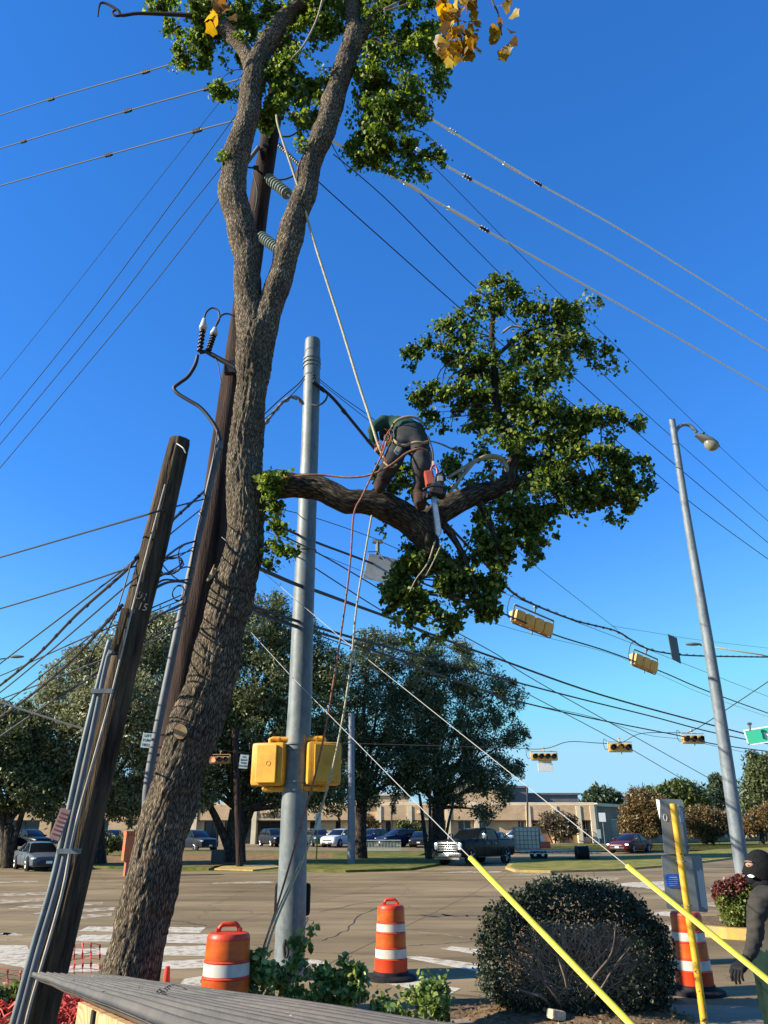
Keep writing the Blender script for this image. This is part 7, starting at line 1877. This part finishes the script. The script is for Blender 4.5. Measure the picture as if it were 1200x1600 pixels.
J = {'pelvis': (W(641, 685, 8.42), (.235, .205)), 'waist': (W(637, 669, 8.52), (.205, .17)), 'chest': (W(624, 660, 8.68), (.19, .17)), 'neck': (W(608, 665, 9.0), (.085, .085)), 'head': (W(603, 678, 9.12), (.10, .11)), 'crown': (W(600, 688, 9.2), (.075, .08)),
     'shl': (W(603, 657, 8.68), (.11, .10)), 'ell': (W(580, 671, 8.62), (.072, .07)), 'wrl': (W(590, 698, 8.74), (.042, .042)),
     'shr': (W(650, 664, 8.78), (.10, .10)), 'elr': (W(662, 690, 8.85), (.06, .06)), 'wrr': (W(672, 715, 8.6), (.04, .04)),
     'hipl': (W(622, 698, 8.40), (.15, .145)), 'knl': (W(611, 724, 8.24), (.122, .122)), 'cal': (W(603, 741, 8.36), (.108, .105)), 'anl': (W(597, 753, 8.44), (.085, .085)), 'tol': (W(592, 765, 8.26), (.085, .07)), 
     'hipr': (W(655, 698, 8.40), (.155, .145)), 'knr': (W(659, 728, 8.22), (.125, .122)), 'car': (W(658, 748, 8.32), (.108, .105)), 'anr': (W(656, 773, 8.42), (.085, .085)), 'tor': (W(657, 794, 8.28), (.085, .075))}
E = [('pelvis', 'waist'), ('waist', 'chest'), ('chest', 'neck'), ('neck', 'head'), ('head', 'crown'), ('chest', 'shl'), ('shl', 'ell'), ('ell', 'wrl'), ('chest', 'shr'), ('shr', 'elr'), ('elr', 'wrr'), ('pelvis', 'hipl'), ('hipl', 'knl'), ('knl', 'cal'), ('cal', 'anl'), ('anl', 'tol'), ('pelvis', 'hipr'), ('hipr', 'knr'), ('knr', 'car'), ('car', 'anr'), ('anr', 'tor')]
pc = W(610, 785, 8.45)
man = empty('person', tuple(pc), 'tree climber in dark green shirt bent over, standing on the big limb with a harness', 'person')
def nearest(p, J, E):
    best = None; bd = 1e9
    for a, b in E:
        A_, B_ = Vector(J[a][0]), Vector(J[b][0]); t = max(0, min(1, (p - A_).dot(B_ - A_) / (B_ - A_).length_squared)); d = (A_.lerp(B_, t) - p).length
        if d < bd: bd = d; best = (a, b, t)
    return best
def reg(p):
    a, b, t = nearest(p, J, E)
    if (a, b) == ('pelvis', 'waist'): return 0 if t > .75 else 1
    if b in ('chest', 'shl', 'ell', 'shr', 'elr'): return 0
    if b in ('wrl', 'wrr'): return 0 if t < .8 else 3
    if b in ('neck',): return 0 if t < .6 else 3
    if b in ('head', 'crown'): return 4
    if b in ('tol', 'tor'): return 2
    if b in ('anl', 'anr'): return 2 if t > .5 else 1
    return 1
skin_body('body', J, E, [M_GSHIRT, M_GPANT, M_BOOT, M_SKIN, mat('dark_hair', (.02, .015, .012), rough=.8)], reg, man)
def hand(parent, wrist, dirv, side, palm_n, m, s=1.0, curl=.6, name='hand'):
    """palm plus five bent fingers; dirv from wrist to knuckles"""
    d = Vector(dirv).normalized(); nrm = Vector(palm_n).normalized(); u = d.cross(nrm).normalized() * side; nrm = u.cross(d).normalized() * side
    w = Vector(wrist); Mx_ = Matrix((u, d, nrm)).transposed(); mb = MB()
    mb.tube([w - d * .03 * s, w + d * .01 * s], [.03 * s, .031 * s], n=12)
    mb.box(w + d * .052 * s, (.082 * s, .10 * s, .032 * s), rot=Mx_, bev=.013 * s)
    for i, (ox, L_, r) in enumerate(((-.031, .062, .0095), (-.0105, .072, .0100), (.0105, .068, .0098), (.030, .052, .0085))):
        b = w + d * .098 * s + u * ox * s
        c1 = curl * (.8 + .1 * i); p1 = b + (d * math.cos(c1) + nrm * math.sin(c1)) * L_ * .45 * s
        c2 = c1 * 2.0; p2 = p1 + (d * math.cos(c2) + nrm * math.sin(c2)) * L_ * .32 * s; c3 = c1 * 2.7; p3 = p2 + (d * math.cos(c3) + nrm * math.sin(c3)) * L_ * .28 * s
        mb.tube([b - d * .012 * s, b, p1, p2, p3], [r * s, r * 1.08 * s, r * s, r * .92 * s, r * .6 * s], n=9)
    b = w + d * .03 * s - u * .036 * s; t1 = b + (d * .6 - u * .7 + nrm * .25).normalized() * .036 * s; t2 = t1 + (d * .85 - u * .1 + nrm * .45).normalized() * .03 * s
    mb.tube([b + u * .01 * s, b, t1, t2, t2 + (t2 - t1) * .4], [.013 * s, .0135 * s, .0115 * s, .010 * s, .006 * s], n=9)
    return mb.build(name, m, parent, smooth=True, autosmooth=60)
hand(man, W(590, 699, 8.74), W(593, 712, 8.6) - W(590, 699, 8.74), 1, (0, -1, 0), M_SKIN, 1.15, .7)
hand(man, W(672, 716, 8.58), W(672, 730, 8.5) - W(672, 716, 8.58), -1, (0, -1, 0), M_SKIN, 1.15, .8)
def strap(pts, w, name='harness_strap', m=M_HARN, parent=man, n=10):
    P, Q = pxpath([(x, y, w, Y) for x, y, Y in pts]); return MB().tube(P, Q, n=n, smooth=6).build(name, m, parent, smooth=True)
strap([(613, 668, 8.42), (617, 660, 8.33), (626, 654, 8.31), (640, 651, 8.31), (652, 654, 8.33), (661, 661, 8.38)], 4.2)
strap([(612, 684, 8.3), (620, 692, 8.18), (632, 696, 8.16), (640, 694, 8.2)], 4.6)
strap([(638, 694, 8.2), (650, 691, 8.16), (662, 692, 8.18), (669, 690, 8.28)], 4.6)
strap([(613, 668, 8.36), (612, 684, 8.25), (615, 692, 8.2)], 3.5, m=M_DKMET)
strap([(600, 722, 8.12), (610, 730, 8.08), (620, 726, 8.12)], 3)
mb = MB()
for pts in ([(612, 668), (606, 676), (600, 690), (595, 705)], [(606, 676), (612, 684), (604, 694)], [(597, 698), (600, 714), (606, 722)], [(592, 690), (598, 700), (594, 712)]):
    P, Q = pxpath([(x, y, 2.1, 8.12) for x, y in pts]); mb.tube(P, Q, n=7, smooth=4)
mb.build('orange_cord', mat('orange_cord', (.34, .09, .045), rough=.8), man, smooth=True)
mb = MB()
for x, y in ((604, 684), (612, 676), (596, 700)):
    c = W(x, y, 8.12); d = [c + Vector((.026 * math.cos(t), 0, .04 * math.sin(t))) for t in [2 * math.pi * k / 12 for k in range(13)]]; mb.tube(d, .007, n=6)
mb.build('carabiner', M_GALV, man, smooth=True)
MB().box(W(621, 705, 8.2), (.08, .05, .12), rot=Matrix.Rotation(.5, 3, 'Y'), bev=.015).build('pouch', mat('grey_pouch', (.2, .2, .19), rough=.8), man)
strap([(669, 682, 8.3), (673, 694, 8.2), (676, 706, 8.15), (677, 720, 8.12)], 2.6, 'saw_strap', M_DKMET)
# chainsaw hanging from the harness
cs = W(676, 752, 8.1)
saw = empty('chainsaw', tuple(cs), 'orange and black chainsaw hanging bar-down from the climber right hip', 'chainsaw')
sS = S(0, 752, 8.1)
def px2(x, y, dY=0): return W(x, y, 8.1 + dY)
MB().box(px2(671, 749), (.11, .13, .19), rot=Matrix.Rotation(R(-8), 3, 'Y'), bev=.02).build('rear_housing', M_SAWO, saw)
MB().box(px2(684, 768), (.20, .18, .13), rot=Matrix.Rotation(R(14), 3, 'Y'), bev=.04).box(px2(668, 774), (.11, .12, .07), rot=Matrix.Rotation(R(-12), 3, 'Y'), bev=.02).build('clutch_cover', mat('saw_black', (.014, .014, .015), rough=.5, var=.4, scale=20), saw)
MB().box(px2(684, 756), (.14, .15, .13), rot=Matrix.Rotation(R(10), 3, 'Y'), bev=.03).build('engine', mat('saw_dark', (.03, .03, .032), rough=.55, var=.4, scale=20), saw)
MB().box(px2(688, 748, -.09), (.07, .02, .07), bev=.01).build('cover', mat('saw_grey', (.22, .22, .21), rough=.5), saw)
P, Q = pxpath([(672, 741, 3.5, 8.1), (675, 730, 3.5, 8.1), (680, 727, 3.5, 8.1), (683, 735, 3.5, 8.1), (683, 744, 3.5, 8.1)]); MB().tube(P, Q, n=8, smooth=4).build('rear_handle', M_SAWO, saw, smooth=True)
P, Q = pxpath([(661, 765, 3.4, 7.98), (672, 760, 3.4, 7.96), (686, 760, 3.4, 7.96), (697, 764, 3.4, 8.0), (694, 772, 3.4, 8.1)]); MB().tube(P, Q, n=8, smooth=4).build('front_handle', M_DKMET, saw, smooth=True)
MB().tube([px2(664, 768, -.1), px2(669, 772, -.1), px2(667, 778, -.1)], [.022, .02, .014], n=8).build('hand_guard', M_DKMET, saw)
MB().box(px2(677, 724), (.03, .02, .06), bev=.005).build('tag', mat('pale_strap', (.55, .5, .4), rough=.7), saw)
bar = [px2(673, 770), px2(681, 769), px2(689.5, 826), px2(688.5, 835), px2(685, 839), px2(681, 834)]
bo = MB().prism(bar, (0, .008, 0)).build('guide_bar', mat('bar_steel', (.34, .36, .36), rough=.35, metal=.7, var=.2, scale=20), saw)
mb = MB()
ch = bar + bar[:1]
for a, b in zip(ch, ch[1:]):
    k = max(1, int((b - a).length / .022))
    for i in range(k): mb.box(a.lerp(b, (i + .5) / k) + Vector((0, .004, 0)), (.011, .014, .011))
mb.build('chain', M_DKMET, bo)

# masked person at the right edge, in profile facing left
YM = 6.1
M_HOOD = mat('black_knit', (.012, .012, .013), rough=.9, bump=.4, bscale=120, var=.2, scale=30)
M_JACK = mat('charcoal_jersey', (.042, .039, .034), rough=.85, var=.25, scale=5)
M_DGR = mat('dark_green_trousers', (.006, .017, .013), rough=.85, var=.25, scale=6)
def WM(x, y, d=0): return W(x, y, YM + d)
pm = W(1218, 1600, YM)
mm = empty('person', (pm.x, YM, .02), 'person in black balaclava and charcoal long sleeves at the right edge', 'person')
ft = Vector((pm.x, YM, .1))
J2 = {'pelvis': (WM(1214, 1500), (.15, .15)), 'waist': (WM(1212, 1465), (.135, .14)), 'chest': (WM(1208, 1425), (.155, .16)), 'upper': (WM(1204, 1402), (.135, .15)), 'neck': (WM(1191, 1384), (.062, .062)), 'skull': (WM(1190, 1366), (.078, .078)),
      'shn': (WM(1188, 1406, -.17), (.075, .075)), 'upn': (WM(1179, 1440, -.21), (.062, .062)), 'eln': (WM(1181, 1462, -.2), (.056, .056)), 'fon': (WM(1172, 1486, -.24), (.045, .045)), 'wrn': (WM(1165, 1500, -.27), (.034, .034)),
      'shf': (WM(1206, 1404, .2), (.07, .07)), 'elf': (WM(1212, 1462, .22), (.05, .05)), 'wrf': (WM(1198, 1500, .15), (.034, .034)),
      'hin': (Vector((pm.x - .02, YM - .10, .93)), (.105, .105)), 'knn': (Vector((pm.x - .04, YM - .12, .52)), (.075, .075)), 'ann': (Vector((pm.x + .03, YM - .12, .11)), (.05, .05)), 'ton': (Vector((pm.x - .15, YM - .13, .065)), (.045, .04)),
      'hif': (Vector((pm.x + .02, YM + .12, .93)), (.105, .105)), 'knf': (Vector((pm.x + .05, YM + .13, .52)), (.075, .075)), 'anf': (Vector((pm.x + .16, YM + .13, .11)), (.05, .05)), 'tof': (Vector((pm.x - .02, YM + .14, .065)), (.045, .04))}
E2 = [('pelvis', 'waist'), ('waist', 'chest'), ('chest', 'upper'), ('upper', 'neck'), ('neck', 'skull'), ('upper', 'shn'), ('shn', 'upn'), ('upn', 'eln'), ('eln', 'fon'), ('fon', 'wrn'), ('upper', 'shf'), ('shf', 'elf'), ('elf', 'wrf'), ('pelvis', 'hin'), ('hin', 'knn'), ('knn', 'ann'), ('ann', 'ton'), ('pelvis', 'hif'), ('hif', 'knf'), ('knf', 'anf'), ('anf', 'tof')]
def reg2(p):
    a, b, t = nearest(p, J2, E2)
    if b in ('hin', 'hif', 'knn', 'knf'): return 1
    if (a, b) == ('pelvis', 'waist'): return 1 if t < .3 else 0
    if b in ('ann', 'anf'): return 1 if t < .75 else 2
    if b in ('ton', 'tof'): return 2
    if b in ('skull',): return 3
    if b == 'neck': return 0 if t < .6 else 3
    return 0
skin_body('body', J2, E2, [M_JACK, M_DGR, M_BOOT, M_HOOD], reg2, mm, 3)
# head: hooded skull in profile with nose, eye opening
hc = WM(1189, 1357, 0); prof = []
mb = MB(); ns = 20; nr_ = 28; hs = .128
for i in range(ns + 1):
    t = -math.pi / 2 + math.pi * i / ns
    for j in range(nr_):
        a = 2 * math.pi * j / nr_; ct = math.cos(t); z = math.sin(t)
        x = -math.cos(a) * ct; y = math.sin(a) * ct            # a=0 -> face side (-x)
        fx = .112 * x * (1 + .10 * (x < 0) * max(0, .3 - z)); 
        if x < 0:
            nose = math.exp(-((z + .12) / .16) ** 2 - (y / .22) ** 2) * .030; brow = math.exp(-((z - .18) / .12) ** 2 - (y / .5) ** 2) * .008; chin = math.exp(-((z + .72) / .2) ** 2 - (y / .4) ** 2) * .03
            sock = -math.exp(-((z - .03) / .10) ** 2 - ((abs(y) - .34) / .16) ** 2) * .014
            fx -= nose + brow + chin + sock
        mb.v.append(tuple(hc + Vector((fx, .086 * y, hs * z))))
for i in range(ns):
    for j in range(nr_):
        k = (j + 1) % nr_; mb.face((i * nr_ + j, i * nr_ + k, (i + 1) * nr_ + k, (i + 1) * nr_ + j))
hood = mb.build('balaclava', M_HOOD, mm, smooth=True)
def surf_patch(c0, pts, m, name, parent, out=.004):
    """small patch laid over the head; pts = (dx,dz,dy) offsets from the head centre"""
    return MB().prism([c0 + Vector((x, y, z)) for x, z, y in pts], (-.006, -.006, 0)).build(name, m, parent, smooth=False)
# eye opening with skin, seen on the near side of the face
def ell2(c, r, m, name, parent): return ell(MB(), c, *r, Matrix.Identity(3), n=20, k=10).build(name, m, parent, smooth=True)
ey = ell2(hc + Vector((-.088, -.030, .024)), (.030, .036, .020), M_SKIN, 'eye_opening', hood)
ell2(hc + Vector((-.106, -.052, .026)), (.010, .010, .006), mat('eye_white', (.6, .57, .52), rough=.3), 'eye', ey)
ell2(hc + Vector((-.113, -.056, .026)), (.005, .006, .005), mat('iris_dark', (.03, .018, .012), rough=.2), 'iris', ey)
MB().tube([hc + Vector((-.088, -.066, .046)), hc + Vector((-.108, -.056, .050)), hc + Vector((-.122, -.03, .048))], [.003, .005, .003], n=6, smooth=3).build('eyebrow', M_BTWIG, ey)
sw = [(-.124, -.044, -.022), (-.112, -.036, -.042), (-.098, -.040, -.054), (-.090, -.050, -.058), (-.104, -.056, -.054), (-.120, -.054, -.036)]
MB().prism([hc + Vector((x, y - .014, z)) for x, z, y in sw], (-.003, -.01, 0)).build('white_mark', mat('white_print', (.75, .75, .75), rough=.6), hood)
P = [WM(1178, 1386, -.04), WM(1186, 1392, -.09), WM(1202, 1390, -.10)]
ell2(WM(1190, 1381, 0), (.078, .08, .055), M_HOOD, 'neck_warmer', mm)
hand(mm, WM(1164.5, 1501, -.27), WM(1154, 1514, -.32) - WM(1165, 1500, -.27), 1, (-.3, -.2, -1), M_GLOVE, 1.12, .55, 'glove')
hand(mm, WM(1198, 1500, .15), Vector((-.4, 0, -.9)), -1, (0, 1, 0), M_GLOVE, 1.1, .6, 'glove')
